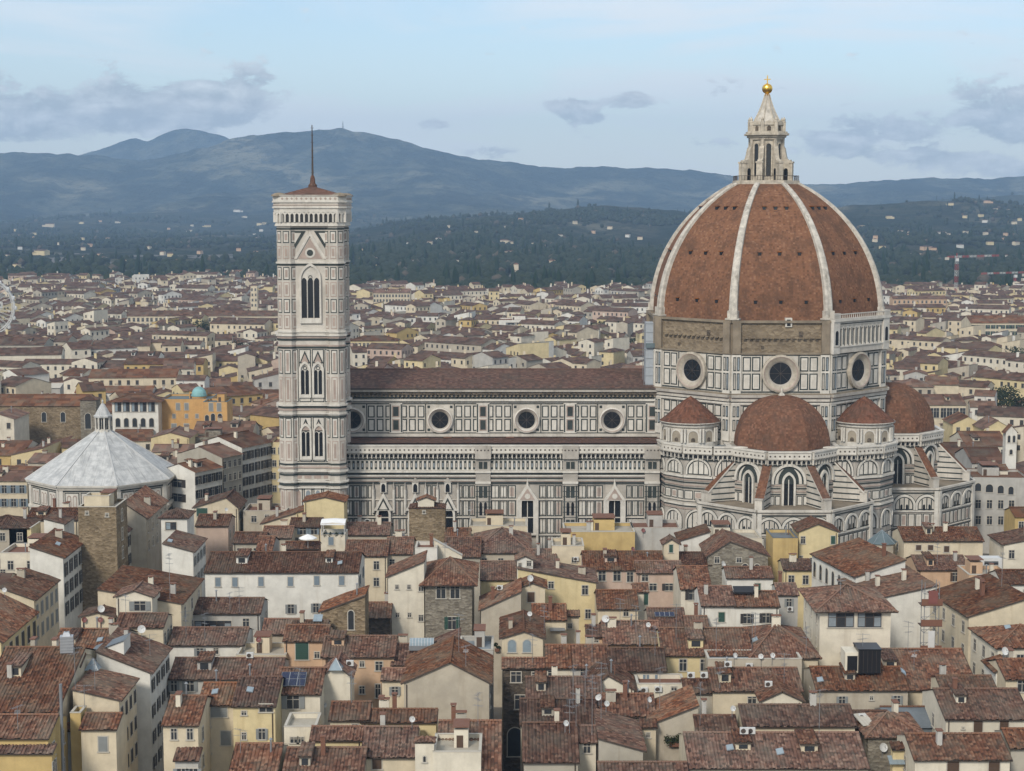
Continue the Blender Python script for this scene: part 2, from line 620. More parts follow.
def oct_pts(cx_, cy_, ap, z, k0=0):
    r = ap / math.cos(PI / 8)
    return [(cx_ + r * math.sin((k - .5) * PI / 4), cy_ - r * math.cos((k - .5) * PI / 4), z) for k in range(8)]


def oct_prism(mb, cx_, cy_, ap, z0, z1, m, top=True, ap2=None):
    a = oct_pts(cx_, cy_, ap, z0)
    b = oct_pts(cx_, cy_, ap2 or ap, z1)
    for k in range(8):
        mb.face([a[k], a[(k + 1) % 8], b[(k + 1) % 8], b[k]], m)
    if top: mb.face(b, m)


# ------------------------------------------------------------------ value noise (numpy)
_rs = np.random.RandomState(3)
_tab = _rs.rand(256, 256)


def vnoise(x, y):
    xi, yi = np.floor(x).astype(int), np.floor(y).astype(int)
    fx, fy = x - xi, y - yi
    fx, fy = fx * fx * (3 - 2 * fx), fy * fy * (3 - 2 * fy)
    g = lambda a, b: _tab[a % 256, b % 256]
    return (g(xi, yi) * (1 - fx) + g(xi + 1, yi) * fx) * (1 - fy) + (g(xi, yi + 1) * (1 - fx) + g(xi + 1, yi + 1) * fx) * fy


def fbm(x, y, o=5):
    s_, a, f = 0, .5, 1.0
    for k in range(o):
        s_ = s_ + a * vnoise(x * f + 17.3 * k, y * f + 5.1 * k)
        a *= .5
        f *= 2.03
    return s_


def np_mesh(name, verts, faces, mat, kind, label=None, smooth=True):
    me = bpy.data.meshes.new(name)
    n, k = faces.shape
    me.vertices.add(len(verts))
    me.vertices.foreach_set('co', verts.astype(np.float32).ravel())
    me.loops.add(n * k)
    me.loops.foreach_set('vertex_index', faces.astype(np.int32).ravel())
    me.polygons.add(n)
    me.polygons.foreach_set('loop_start', np.arange(0, n * k, k, dtype=np.int32))
    me.polygons.foreach_set('loop_total', np.full(n, k, dtype=np.int32))
    if smooth: me.polygons.foreach_set('use_smooth', np.ones(n, dtype=bool))
    me.materials.append(MATS[mat])
    me.update(calc_edges=True)
    me.validate()
    o = bpy.data.objects.new(name, me)
    C.objects.link(o)
    o['kind'] = kind
    if label: o['label'] = label
    return o


# ------------------------------------------------------------------ the land
mb = MB()
G = 45000
mb.face([(-G, -2000, 0), (G, -2000, 0), (G, 60000, 0), (-G, 60000, 0)], 'street')
tag(mb.build('ground'), kind='structure')


def hill_height(D, prof, foot, back, amp, fs, pw=1.5, rough=22.0):
    px = np.array([p[0] for p in prof], float)
    xs = (px - CX) / FPX * D
    zs = np.array([max(1.0, zat(p[1], D)) for p in prof])

    def h(x, y):
        zc = np.interp(x, xs, zs)
        t = np.where(y <= D, (y - foot) / (D - foot), 1 - (y - D) / back)
        t = np.clip(t, 0, 1)
        s_ = np.where(y <= D, t ** pw, t * t * (3 - 2 * t))
        n = fbm(x * fs + 3.3, y * fs * .8 + 1.7, 6) - .5
        n2 = 1 - np.clip(np.abs(fbm(x * fs * .9 + 9.1, y * fs * .25 + 4.2, 5) - .48) * 5, 0, 1)
        env = np.clip(4 * t * (1 - t), 0, 1) + .10
        return zc * s_ * (1 - .62 * n2 * np.clip(3.4 * t * (1 - t), 0, 1)) + amp * n * env * np.clip(zc / 60, 0, 1) + rough * (fbm(x / 55, y / 55, 3) - .5) * np.clip(t * 8, 0, 1) - 2.0 * (t <= 0)
    return h


def hill_mesh(name, h, x0, x1, y0, y1, nx, ny, mat):
    xs = np.linspace(x0, x1, nx)
    ys = np.linspace(y0, y1, ny)
    X, Y = np.meshgrid(xs, ys)
    Z = h(X, Y)
    v = np.stack([X, Y, Z], -1).reshape(-1, 3)
    i = np.arange(nx * ny).reshape(ny, nx)
    f = np.stack([i[:-1, :-1], i[:-1, 1:], i[1:, 1:], i[1:, :-1]], -1).reshape(-1, 4)
    return np_mesh(name, v, f, mat, 'structure')


P_MOUNT = [(-400, 170), (-150, 160), (0, 155), (20, 152), (100, 155), (150, 160), (205, 147), (240, 137), (270, 133), (300, 131), (343, 128), (385, 135),
           (430, 149), (470, 158), (520, 164), (560, 168), (600, 166), (650, 168), (700, 171), (740, 178), (800, 184), (830, 184), (870, 180),
           (930, 177), (985, 178), (1024, 174), (1200, 168), (1500, 175)]
P_PEAK = [(-400, 190), (40, 172), (80, 155), (110, 146), (135, 137), (150, 141), (168, 132), (185, 127), (200, 128), (225, 134), (260, 150), (320, 175), (500, 195), (900, 200), (1400, 200)]
P_HILL = [(-400, 242), (100, 240), (250, 239), (330, 235), (380, 226), (430, 221), (480, 217), (520, 214), (560, 210), (600, 206), (640, 207), (690, 213),
          (750, 215), (810, 210), (850, 205), (900, 202), (960, 200), (1024, 204), (1200, 198), (1500, 205)]
P_SPUR = [(-500, 226), (-100, 222), (0, 224), (60, 219), (120, 214), (180, 211), (240, 216), (300, 211), (360, 214), (420, 218), (480, 222), (560, 222), (700, 222), (800, 216), (850, 206), (950, 198), (1024, 194), (1200, 190), (1500, 194)]
h_mount = hill_height(8300, P_MOUNT, 4800, 2600, 130, 1 / 1300)
h_peak = hill_height(10300, P_PEAK, 8300, 1700, 70, 1 / 1700)
h_hill = hill_height(3900, P_HILL, 2050, 1500, 32, 1 / 480, 1.15, 9.0)
h_spur = hill_height(5900, P_SPUR, 3900, 1700, 60, 1 / 800, 1.2, 14.0)
hill_mesh('mountain', h_mount, -4600, 4600, 4700, 10800, 520, 240, 'hill_far')
hill_mesh('far_mountain', h_peak, -5000, 5000, 8250, 12000, 300, 90, 'hill_far')
hill_mesh('hills', h_hill, -2200, 2300, 1980, 5400, 420, 200, 'hill_near')
hill_mesh('foothills', h_spur, -3200, 3300, 3850, 7600, 380, 170, 'hill_near')

# ------------------------------------------------------------------ haze
mb = MB()
mb.box(-5500, 5500, -300, 12300, -3, 700, 'street', True)
hz = mb.build('haze')
hm = bpy.data.materials.new('haze_air')
hm.use_nodes = True
ht = hm.node_tree
ht.nodes.clear()
pv = ht.nodes.new('ShaderNodeVolumePrincipled')
pv.inputs['Color'].default_value = (.46, .69, 1.0, 1)
pv.inputs['Density'].default_value = 9.4e-5
pv.inputs['Anisotropy'].default_value = 0.0
ho = ht.nodes.new('ShaderNodeOutputMaterial')
ht.links.new(pv.outputs[0], ho.inputs['Volume'])
hz.data.materials.clear()
hz.data.materials.append(hm)
tag(hz, kind='stuff')

# ================================================================== the cathedral
XC, YC = 59.3, 400.0
cath = tag(empty('cathedral', (0, 0, 0)), 'huge cathedral clad in white and green marble under a red brick dome', 'cathedral')
YA, YN = 377.0, 389.0
X0, X1 = -52.0, xat(657, YA)


# ---- clerestory of the nave
def ledge(mb, F, s0, s1, z, h, d, m='marble', line=None):
    slab(mb, F, s0, s1, z, z + h, d, m)
    if line: slab(mb, F, s0, s1, z - line, z, d * .55, 'marble_green')


Fn = Fr(X0, YN)
LN = 37.0 - X0
S = lambda px: xat(px, YN) - X0
zn = lambda py: zat(py, YN)
mb = MB()
mb.box(X0, 37.0, YN, 2 * YC - YN, 20, zn(388.5), 'marble')
ledge(mb, Fn, 0, LN, zn(391.2), zn(389) - zn(391.2), 1.5, 'marble_grey')
ledge(mb, Fn, 0, LN, zn(394.2), zn(391.2) - zn(394.2), 1.15, 'stone_dark_and_shade', .18)
for k in range(int(LN / .95)):                                        # little brackets under the eave
    slab(mb, Fn, k * .95, k * .95 + .4, zn(396.6), zn(394.2), .9, 'old_stone')
slab(mb, Fn, 0, LN, zn(398.2), zn(396.9), .4, 'marble_green')
ledge(mb, Fn, 0, LN, zn(401), .5, .55, 'marble_white', .2)
slab(mb, Fn, 0, LN, zn(404.2), zn(403.2), .06, 'marble_green')
slab(mb, Fn, 0, LN, zn(433.3), zn(432.4), .06, 'marble_green')
ledge(mb, Fn, 0, LN, zn(436.3), .6, .5, 'marble', .25)
RND = [(352.5, 420), (440, 420), (526.5, 420), (612, 420)]
PIL = [396, 483, 570, 652]
for i, (rx, ry) in enumerate(RND):
    for sg in (-1, 1):
        for k in range(3 if i < 3 or sg < 0 else 3):
            c = S(rx) + sg * (4.35 + 2.02 * k)
            if c < 0.9: continue
            for za, zb in ((405.5, 417.5), (418.8, 431)):
                panel(mb, Fn, c - .78, c + .78, zn(zb), zn(za), 'marble_white', .27)
for rx, ry in RND:
    for q in (-3.42, 3.2):
        if S(rx) + q > .1: slab(mb, Fn, S(rx) + q, S(rx) + q + .22, zn(432.4), zn(404.2), .06, 'marble_green')
    for q in (-2.9, 2.3):
        for zz_ in (405.5, 428.5):
            if S(rx) + q > .1: slab(mb, Fn, S(rx) + q, S(rx) + q + .6, zn(zz_ + 2.5), zn(zz_), .08, 'marble_green')
for px in PIL:
    c = S(px)
    slab(mb, Fn, c - 1.5, c + 1.5, zn(433), zn(403), .35, 'marble_white')
    for q in (-1.42, 1.12):
        slab(mb, Fn, c + q, c + q + .3, zn(432), zn(404), .40, 'marble_green')
    for za, zb in ((405.5, 417), (418.8, 430.5)):
        slab(mb, Fn, c - .85, c + .85, zn(zb), zn(za), .42, 'marble_pink')
        slab(mb, Fn, c - .62, c + .62, zn(zb) + .25, zn(za) - .25, .46, 'marble_green')
wall = mb.build('nave_wall', cath)


def round_window(parent, F, s, z, ro, ri, d, name='round_window', mat='marble_white'):
    mb = MB()
    ring(mb, F, s, z, ro, ro, 0, d, mat)
    ring(mb, F, s, z, ro, ro * .90, d, d + .12, 'marble_green' if False else mat)
    ring(mb, F, s, z, ro * .90, ro * .84, d + .12, d - .02, 'marble_pink')
    ring(mb, F, s, z, ro * .84, ri * 1.12, d - .02, d * .45, mat)
    ring(mb, F, s, z, ri * 1.12, ri, d * .45, .14, 'marble_grey')
    o = mb.build(name, parent)
    g = MB()
    disc(g, F, s, z, ri * 1.02, .12, 'dark_glass_and_gap')
    for k in range(4):
        a = k * PI / 4
        pts = [(s + math.cos(a) * ri, z + math.sin(a) * ri), (s - math.cos(a) * ri, z - math.sin(a) * ri)]
        nx, nz = -math.sin(a) * .035, math.cos(a) * .035
        g.face([F.p(pts[0][0] + nx, pts[0][1] + nz, .16 + k * .004), F.p(pts[0][0] - nx, pts[0][1] - nz, .16 + k * .004),
                F.p(pts[1][0] - nx, pts[1][1] - nz, .16 + k * .004), F.p(pts[1][0] + nx, pts[1][1] + nz, .16 + k * .004)], 'gutter')
    g.build('pane', o)
    return o


for rx, ry in RND:
    round_window(cath, Fn, S(rx), zn(ry), 2.95, 1.95, .75)

# ---- nave roof
mb = MB()
ze, zr = zn(387.5), zat(369, YC)
ye = YN - 1.6
for yy in (ye, 2 * YC - ye):
    ln = math.hypot(YC - ye, zr - ze)
    mb.face([(X0, yy, ze), (38.5, yy, ze), (38.5, YC, zr), (X0, YC, zr)], 'tile_nave', [(0, 0), (LN, 0), (LN, ln), (0, ln)])
    mb.face([(X0, yy, ze - .35), (38.5, yy, ze - .35), (38.5, yy, ze), (X0, yy, ze)], 'gutter')
mb.face([(X0, ye, ze), (X0, YC, zr), (X0, 2 * YC - ye, ze)], 'marble')
mb.face([(38.5, ye, ze), (38.5, YC, zr), (38.5, 2 * YC - ye, ze)], 'marble')
mb.box(X0, 38.4, YC - .25, YC + .25, zr - .1, zr + .16, 'tile_nave')
mb.build('nave_roof', cath)

# ---- aisle: wall with its bands of panelling
Fa = Fr(X0, YA)
LA = X1 - X0
A = lambda px: xat(px, YA) - X0
za = lambda py: zat(py, YA)
mb = MB()
mb.box(X0, X1, YA, YN + .5, 0, za(447), 'marble_grey')


def band_course(mb, F, L, z, s0=0.0):
    """corbel table, parapet, dwarf gallery and string courses shared by aisle, piers and tribunes; z maps photo rows to height"""
    slab(mb, F, s0, L, z(457.6), z(452.6), .45, 'marble_white')
    slab(mb, F, s0, L, z(452.6), z(445.2), .95, 'marble_white')
    slab(mb, F, s0, L, z(445.9), z(444.6), 1.15, 'marble_white')
    slab(mb, F, s0, L, z(453.0), z(452.2), 1.1, 'marble_grey')
    n = max(2, int((L - s0) / .98))
    st = (L - s0) / n
    for k in range(n):
        c = s0 + st * (k + .5)
        prism(mb, F, [(c - st * .33, z(457.2)), (c + st * .33, z(457.2)), (c + st * .33, z(455)), (c, z(453.4)), (c - st * .33, z(455))], .50, 'dark_glass_and_gap', .4, False)  # near-black arches between the corbels, not glazed
        slab(mb, F, c - st * .5, c - st * .36, z(458.4), z(453), .85, 'marble_white', .3)
        disc(mb, F, c, z(449.4), .21, .97, 'gutter', 8)
    slab(mb, F, s0, L, z(459.6), z(458.6), .3, 'marble_green')


band_course(mb, Fa, LA, za)
# dwarf gallery of dark panels
slab(mb, Fa, 0, LA, za(470.2), za(459.6), .08, 'marble_white')
n = int(LA / 1.0)
for k in range(n):
    slab(mb, Fa, k + .24, k + .78, za(469.4), za(460.8), .13, 'marble_green')
    slab(mb, Fa, k + .36, k + .66, za(467.2), za(463.0), .16, 'marble_grey' if k % 2 else 'lead')
ledge(mb, Fa, 0, LA, za(472.3), .42, .6, 'marble_white', .2)
for py, m_, d in ((474.6, 'marble_green', .1), (477.5, 'marble_pink', .2), (479.2, 'marble_green', .15), (481.5, 'marble_pink', .3), (483.4, 'marble_green', .35)):
    slab(mb, Fa, 0, LA, za(py), za(py - 1.1), d, m_)
ledge(mb, Fa, 0, LA, za(476.2), .3, .5, 'marble_white')
ledge(mb, Fa, 0, LA, za(480.4), .25, .45, 'marble')
# tall panels in tiers
TIER = [(485.2, 498.3), (500.4, 516.0), (518.2, 533.5), (535.6, 551)]
sk = [(A(527.5) - 2.5, A(527.5) + 2.5), (A(615) - 2.5, A(615) + 2.5)] + [(A(p) - 1.7, A(p) + 1.7) for p in (483, 570.5, 652.5)] + [(A(p) - 1.9, A(p) + 1.9) for p in (383, 415, 447.5)]
sk = sorted((a, b) for a, b in sk if b > 0)
k = 0
for (p0, p1) in zip([0.0] + [b for a, b in sk], [a for a, b in sk] + [LA]):
    ln = p1 - p0 - .1
    if ln < .8: continue
    n = max(1, round(ln / 1.62))
    st = ln / n
    for q in range(n):
        s = p0 + .05 + q * st
        for t0, t1 in TIER:
            panel(mb, Fa, s + .05, s + st - .05, za(t1), za(t0), 'marble_grey' if k % 2 else 'marble', .22, 'marble_green', 'marble_pink' if k % 3 == 1 else 'marble_white')
            slab(mb, Fa, s + st / 2 - .07, s + st / 2 + .07, za(t1) + .25, za(t0) - .25, .14, 'marble_green', .1)
        k += 1
for t0, t1 in TIER:
    ledge(mb, Fa, 0, LA, za(t1 + 1.7), .2, .35, 'marble')
    slab(mb, Fa, 0, LA, za(t1 + 2.1), za(t1 + 1.75), .12, 'marble_green')
for px in (483, 570.5, 652.5):                                         # wall buttresses
    c = A(px)
    slab(mb, Fa, c - 1.65, c + 1.65, 0, za(458), .7, 'marble_grey')
    slab(mb, Fa, c - 1.8, c + 1.8, za(458), za(444.8), 1.5, 'marble_grey')
    for j in range(12):
        slab(mb, Fa, c - 1.65, c + 1.65, za(486 + j * 5.2), za(485.4 + j * 5.2), .73, 'marble_green', .6)
    for q in (-1.5, 1.2):
        slab(mb, Fa, c + q, c + q + .3, 0, za(485), .75, 'marble_green')
    for t0, t1 in [(460.5, 469.5)] + TIER:
        for q in (-.95, .1):
            arch = t0 > 499 and t0 < 517
            if arch: prism(mb, Fa, arch_pts(c + q + .42, za(t1) + .3, za(t0) - .7, .62, 1.2, 3), .78, 'dark_glass_and_gap', .7)
            else: slab(mb, Fa, c + q, c + q + .85, za(t1) + .25, za(t0) - .2, .78, 'marble_green')
    for q in range(4): disc(mb, Fa, c - 1.2 + q * .8, za(449.4), .2, 1.53, 'gutter', 8)
    ledge(mb, Fa, c - 1.75, c + 1.75, za(472.3), .42, 1.1, 'marble_white', .2)
    ledge(mb, Fa, c - 1.75, c + 1.75, za(483.2), .5, .95, 'marble_white', .2)
aisle = mb.build('aisle_wall', cath)
mb = MB()
za0, za1 = za(444.4) + .15, zn(437.2)
mb.face([(X0, YA + .8, za0), (X1 + 3, YA + .8, za0), (X1 + 3, YN, za1), (X0, YN, za1)], 'tile_nave', [(0, 0), (LA, 0), (LA, 12), (0, 12)])
for px in range(360, 660, 22):
    x = xat(px, YN - 2) + rnd.uniform(-1, 1)
    mb.box(x - .9, x + .9, YN - 3, YN, za0, za1 + rnd.uniform(-.3, .25), 'terracotta' if rnd.random() < .3 else 'tile_nave')
mb.build('aisle_roof', cath)

for px in (527.5, 615):
    c = A(px)
    o = lancet('lancet_window', cath, Fa, c, za(533), za(503), 2.6, 2, .65, 1.35, 'marble_white', 'dark_glass_and_gap', .8)
    mb = MB()
    prism(mb, Fa, [(c - 2.5, za(500)), (c + 2.5, za(500)), (c, za(483.5))], .9, 'marble_white')
    prism(mb, Fa, [(c - 1.7, za(499.2)), (c + 1.7, za(499.2)), (c, za(487.8))], .95, 'marble_pink', .9)
    disc(mb, Fa, c, za(495.6), .62, 1.0, 'marble_white', 12)
    slab(mb, Fa, c - 2.45, c - 1.95, za(545), za(499), .85, 'marble_white')
    slab(mb, Fa, c + 1.95, c + 2.45, za(545), za(499), .85, 'marble_white')
    mb.bar(Fa.p(c, za(484.5), .5), Fa.p(c, za(478.5), .5), .28, 'marble_white', 5, .05)
    mb.build('gable', o)
for px in (383, 415, 447.5):                                           # gabled niches of the side door bay
    c = A(px)
    mb = MB()
    arch_band(mb, Fa, c, za(540), za(514), 2.3, .5, .9, 'marble_white', 1.3)
    prism(mb, Fa, arch_pts(c, za(540), za(514), 2.3, 1.3), .12, 'dark_glass_and_gap', 0, False)
    prism(mb, Fa, [(c - 2.2, za(510)), (c + 2.2, za(510)), (c, za(492))], 1.0, 'marble_white')
    prism(mb, Fa, [(c - 1.4, za(509.3)), (c + 1.4, za(509.3)), (c, za(497))], 1.06, 'marble_green', 1.0)
    prism(mb, Fa, [(c - .95, za(508.5)), (c + .95, za(508.5)), (c, za(500.5))], 1.12, 'marble_white', 1.0)
    for q in (-2.3, 2.3):
        mb.bar(Fa.p(c + q, za(512), .5), Fa.p(c + q, za(489), .5), .32, 'marble_white', 6)
        mb.bar(Fa.p(c + q, za(489), .5), Fa.p(c + q, za(482), .5), .34, 'marble_grey', 6, .04)
    slab(mb, Fa, c - .7, c + .7, za(492), za(482), .7, 'marble_white')
    prism(mb, Fa, arch_pts(c, za(491.5), za(486), .9, 1.3, 3), .75, 'dark_glass_and_gap', .7)
    prism(mb, Fa, [(c - .9, za(482)), (c + .9, za(482)), (c, za(477))], .8, 'marble_grey')
    mb.build('gabled_niche', cath)

mb = MB()
cx0, cz0 = A(366.5), za(522.5)
P_ = [(.62 * math.cos(t_) * (1 if t_ < 4.7 else 1), .42 + .42 * math.sin(t_)) for t_ in (.3, .9, 1.57, 2.3, 3.14, 3.9, 4.71)] + [(.62 * math.cos(t_), -.42 + .42 * math.sin(t_)) for t_ in (.9, .3, -.3, -.9, -1.57, -2.3, -2.9)]
for a_, b_ in zip(P_, P_[1:]): mb.bar(Fa.p(cx0 + a_[0], cz0 + a_[1], .45), Fa.p(cx0 + b_[0], cz0 + b_[1], .45), .12, 'white_paint', 5)
tag(mb.build('wall_ornament'), 'small white scroll shaped ornament on the cathedral wall beside the bell tower', 'ornament')

# ---- corner piers with the small exedrae
def blind_arch(mb, F, c, zb, zs, w_, b=.4, fill='marble_white'):
    arch_band(mb, F, c, zb, zs, w_, b, .35, 'marble_white')
    i = arch_pts(c, zb, zs, w_)
    prism(mb, F, i, .07, 'marble_green', 0, False)
    prism(mb, F, arch_pts(c, zb + .25, zs, w_ - .5), .12, fill, 0, False)
    n = max(1, int(w_ / 1.0))
    for k in range(1, n):
        x = c - w_ / 2 + w_ * k / n
        hh = math.sqrt(max(0, (w_ / 2 - .3) ** 2 - (x - c) ** 2))
        slab(mb, F, x - .11, x + .11, zb + .25, zs + hh, .16, 'marble_green', .1)
    o = arch_pts(c, zb, zs, w_ + 2 * b + .3)
    i2 = arch_pts(c, zb, zs, w_ + 2 * b)
    for k in range(len(i2) - 1):
        mb.face([F.p(*o[k], .06), F.p(*i2[k], .06), F.p(*i2[k + 1], .06), F.p(*o[k + 1], .06)], 'marble_green')


def poly_wall(mb, pts, z0, z1, m):
    for a, b in zip(pts, pts[1:]):
        mb.face([(a[0], a[1], z0), (b[0], b[1], z0), (b[0], b[1], z1), (a[0], a[1], z1)], m)
    mb.face([(p[0], p[1], z1) for p in pts], m)


def edge_frames(pts):
    out = []
    for a, b in zip(pts, pts[1:]):
        F = Fr(a[0], a[1], math.atan2(b[1] - a[1], b[0] - a[0]))
        out.append((F, math.hypot(b[0] - a[0], b[1] - a[1])))
    return out


def marble_rows(mb, F, L, z, rows, step=1.66, skip=()):
    n = max(1, int(L / step))
    st = L / n
    for t0, t1 in rows:
        for k in range(n):
            c0 = k * st + .1
            if any(a < c0 + st - .1 and b > c0 for a, b in skip): continue
            panel(mb, F, c0, c0 + st - .2, z(t1), z(t0), 'marble_white', .19, 'marble_green', 'marble_pink' if k % 3 == 1 else 'marble')
        slab(mb, F, 0, L, z(t1 + 1.6), z(t1 + .8), .25, 'marble')
        slab(mb, F, 0, L, z(t1 + 2.3), z(t1 + 1.7), .12, 'marble_green')


for sg in (-1, 1):
    q = [(-25.8, 378), (-25.2, 373.5), (-21.5, 369.0), (-15.5, 366.5), (-6.5, 366.5), (-6.5, 384), (-25.8, 384)]
    pts = [(XC + p[0], p[1]) for p in q] if sg < 0 else [(XC - p[0], p[1]) for p in q][::-1]
    mb = MB()
    zz = lambda py: zat(py, 369.0)
    ztop = zz(445.2)
    ring_pts = pts if sg < 0 else pts
    for a, b in zip(ring_pts, ring_pts[1:] + ring_pts[:1]):
        mb.face([(a[0], a[1], 0), (b[0], b[1], 0), (b[0], b[1], ztop - .8), (a[0], a[1], ztop - .8)], 'marble_grey')
    mb.face([(p[0], p[1], ztop - .8) for p in ring_pts], 'lead')
    for F, L in edge_frames(ring_pts):
        if F.n[1] > .3: continue
        band_course(mb, F, L, zz)
        if L > 3:
            na = 1 if L < 11 else 2
            wd = min(L - 1.6, 7.4)
            blind_arch(mb, F, L / 2, zz(474), zz(474) + .8, wd)
            blind_arch(mb, F, L / 2, zz(528), zz(521), min(wd, 5.2))
        ledge(mb, F, 0, L, zz(477), .45, .5, 'marble_white', .2)
        for py, m_ in ((480, 'marble_pink'), (482.5, 'marble_green'), (485.5, 'marble_pink'), (488, 'marble_green')):
            slab(mb, F, 0, L, zz(py), zz(py - 1.1), .2, m_)
        marble_rows(mb, F, L, zz, [(490, 499)])
        ledge(mb, F, 0, L, zz(505), .4, .4, 'marble_white', .25)
        slab(mb, F, 0, L, zz(509), zz(507.5), .15, 'marble_pink')
        marble_rows(mb, F, L, zz, [(533, 545)])
    pier = mb.build('corner_pier', cath)
    ex = empty('exedra', (0, 0, 0), 0, cath)
    cx_, cy_ = XC + sg * 19.4, 377.2
    zb, zt = ztop - .9, zat(424.5, 371.5)
    mb = MB()
    mb.lathe((cx_, cy_, 0), [(6.0, zb), (6.0, zt)], 'marble', 32)
    mb.lathe((cx_, cy_, 0), [(6.25, zb), (6.25, zb + 1.1), (6.0, zb + 1.15)], 'marble_white', 32)
    mb.lathe((cx_, cy_, 0), [(6.0, zt - .9), (6.5, zt - .6), (6.5, zt - .1), (6.9, zt + .05), (6.9, zt + .3)], 'marble_white', 32)
    for k in range(-3, 4):
        a = k * R(36) + sg * R(0)
        F = Fr(cx_ + math.sin(a) * 5.75 - math.cos(a) * 1.3, cy_ - math.cos(a) * 5.75 - math.sin(a) * 1.3, a)
        arch_band(mb, F, 1.3, zb + 1.15, zt - 2.5, 2.1, .3, .42, 'marble_white')
        prism(mb, F, arch_pts(1.3, zb + 1.15, zt - 2.5, 2.1), .30, 'niche_brown', .2, False)
        prism(mb, F, arch_pts(1.3, zb + 1.3, zt - 3.4, .9, 1.0, 4), .36, 'stone_dark_and_shade', .3)
        for q in (-.5, 2.85):
            mb.bar(F.p(q, zb + 1.15, .55), F.p(q, zt - .9, .55), .26, 'marble_white', 6)
    mb.build('wall', ex)
    mb = MB()
    mb.lathe((cx_, cy_, 0), [(6.9, zt + .15), (5.4, zt + 1.35), (3.6, zt + 3.0), (1.6, zt + 4.7), (0, zt + 5.7)], 'tile_exedra', 32)
    mb.lathe((cx_, cy_, 0), [(6.9, zt - .05), (6.9, zt + .15)], 'gutter', 32)
    mb.build('roof', ex)

# ---- drum
AD = 26.3
zd = lambda py: zat(py, 373.7)
drum = empty('drum', (0, 0, 0), 0, cath)
mb = MB()
oct_prism(mb, XC, YC, AD, 15, zd(354), 'marble')
FACES = [octa(XC, YC, AD, k) for k in range(8)]
for k in (-2, -1, 0, 1, 2):
    F, L = FACES[k % 8]
    # lower storey
    for c in (1.1, L - 1.1):
        slab(mb, F, c - 1.0, c + 1.0, zd(441), zd(355), .45, 'marble_white')
        for t0, t1 in ((357, 371), (373, 390), (406, 417), (419.5, 431)):
            slab(mb, F, c - .72, c - .08, zd(t1), zd(t0), .50, 'marble_green')
            slab(mb, F, c + .12, c + .72, zd(t1), zd(t0), .50, 'marble_green')
            slab(mb, F, c - .58, c - .22, zd(t1) + .25, zd(t0) - .25, .53, 'marble_grey')
            slab(mb, F, c + .26, c + .58, zd(t1) + .25, zd(t0) - .25, .53, 'lead')
    n = 8
    st = (L - 5) / n
    for q in range(n):
        for t0, t1 in ((406, 417.5), (419.5, 431.5), (433, 441)):
            panel(mb, F, 2.5 + q * st + .15, 2.5 + (q + 1) * st - .15, zd(t1), zd(t0), 'marble_white', .25)
    slab(mb, F, 0, L, zd(404.5), zd(402.5), .55, 'marble_white')
    slab(mb, F, 0, L, zd(402.5), zd(401.3), .45, 'marble_green')
    slab(mb, F, 0, L, zd(401.3), zd(398.6), .75, 'marble')
    slab(mb, F, 0, L, zd(398.6), zd(397.2), .6, 'marble_pink')
    slab(mb, F, 0, L, zd(397.2), zd(394.6), 1.25, 'marble_grey')
    slab(mb, F, 0, L, zd(394.6), zd(393.4), .9, 'old_stone')
    # middle storey: panels on each side of the oculus
    for s0 in (2.5, L - 6.6):
        for q in range(2):
            for t0, t1 in ((357, 371.5), (373.5, 390)):
                panel(mb, F, s0 + q * 2.08, s0 + q * 2.08 + 1.85, zd(t1), zd(t0), 'marble_white', .27, 'marble_green', 'marble')
    slab(mb, F, 0, L, zd(392.6), zd(391.4), .12, 'marble_green')
    slab(mb, F, 2.2, L - 2.2, zd(355.6), zd(354.6), .12, 'marble_green')
    slab(mb, F, 6.75, 7.0, zd(391), zd(356), .08, 'marble_green')
    slab(mb, F, L - 7.0, L - 6.75, zd(391), zd(356), .08, 'marble_green')
mb.build('wall', drum)
for k in (-2, -1, 0, 1, 2):
    F, L = FACES[k % 8]
    round_window(drum, F, L / 2, zd(373.5), 4.2, 2.45, .85, 'oculus', 'oculus_stone')
# bare masonry band under the dome
mb = MB()
oct_prism(mb, XC, YC, AD - .15, zd(354), zd(321.5), 'drum_stone')
for k in (-2, -1, 0, 1, 2):
    F, L = FACES[k % 8]
    slab(mb, F, 0, L, zd(354.6), zd(352.8), .35, 'old_stone', -.15)
    slab(mb, F, 0, L, zd(323), zd(320.5), .45, 'old_stone', -.15)
    slab(mb, F, .2, 2.0, zd(354), zd(321), .55, 'old_stone', -.15)
    slab(mb, F, L - 2.0, L - .2, zd(354), zd(321), .55, 'old_stone', -.15)
    if k != 1:
        for q in range(13):
            x = 3 + q * (L - 6) / 12
            slab(mb, F, x - .3, x + .35, zd(341), zd(339.4), .08, 'stone_dark_and_shade', -.15)
            slab(mb, F, x - .2, x + .7, zd(338.6), zd(337.6), .3, 'drum_stone', -.15)
        slab(mb, F, L * .68, L * .68 + .9, zd(337), zd(331.5), .02, 'stone_dark_and_shade', -.15)
        slab(mb, F, L * .3, L * .3 + .6, zd(349), zd(346), .02, 'stone_dark_and_shade', -.15)
mb.build('masonry_band', drum)
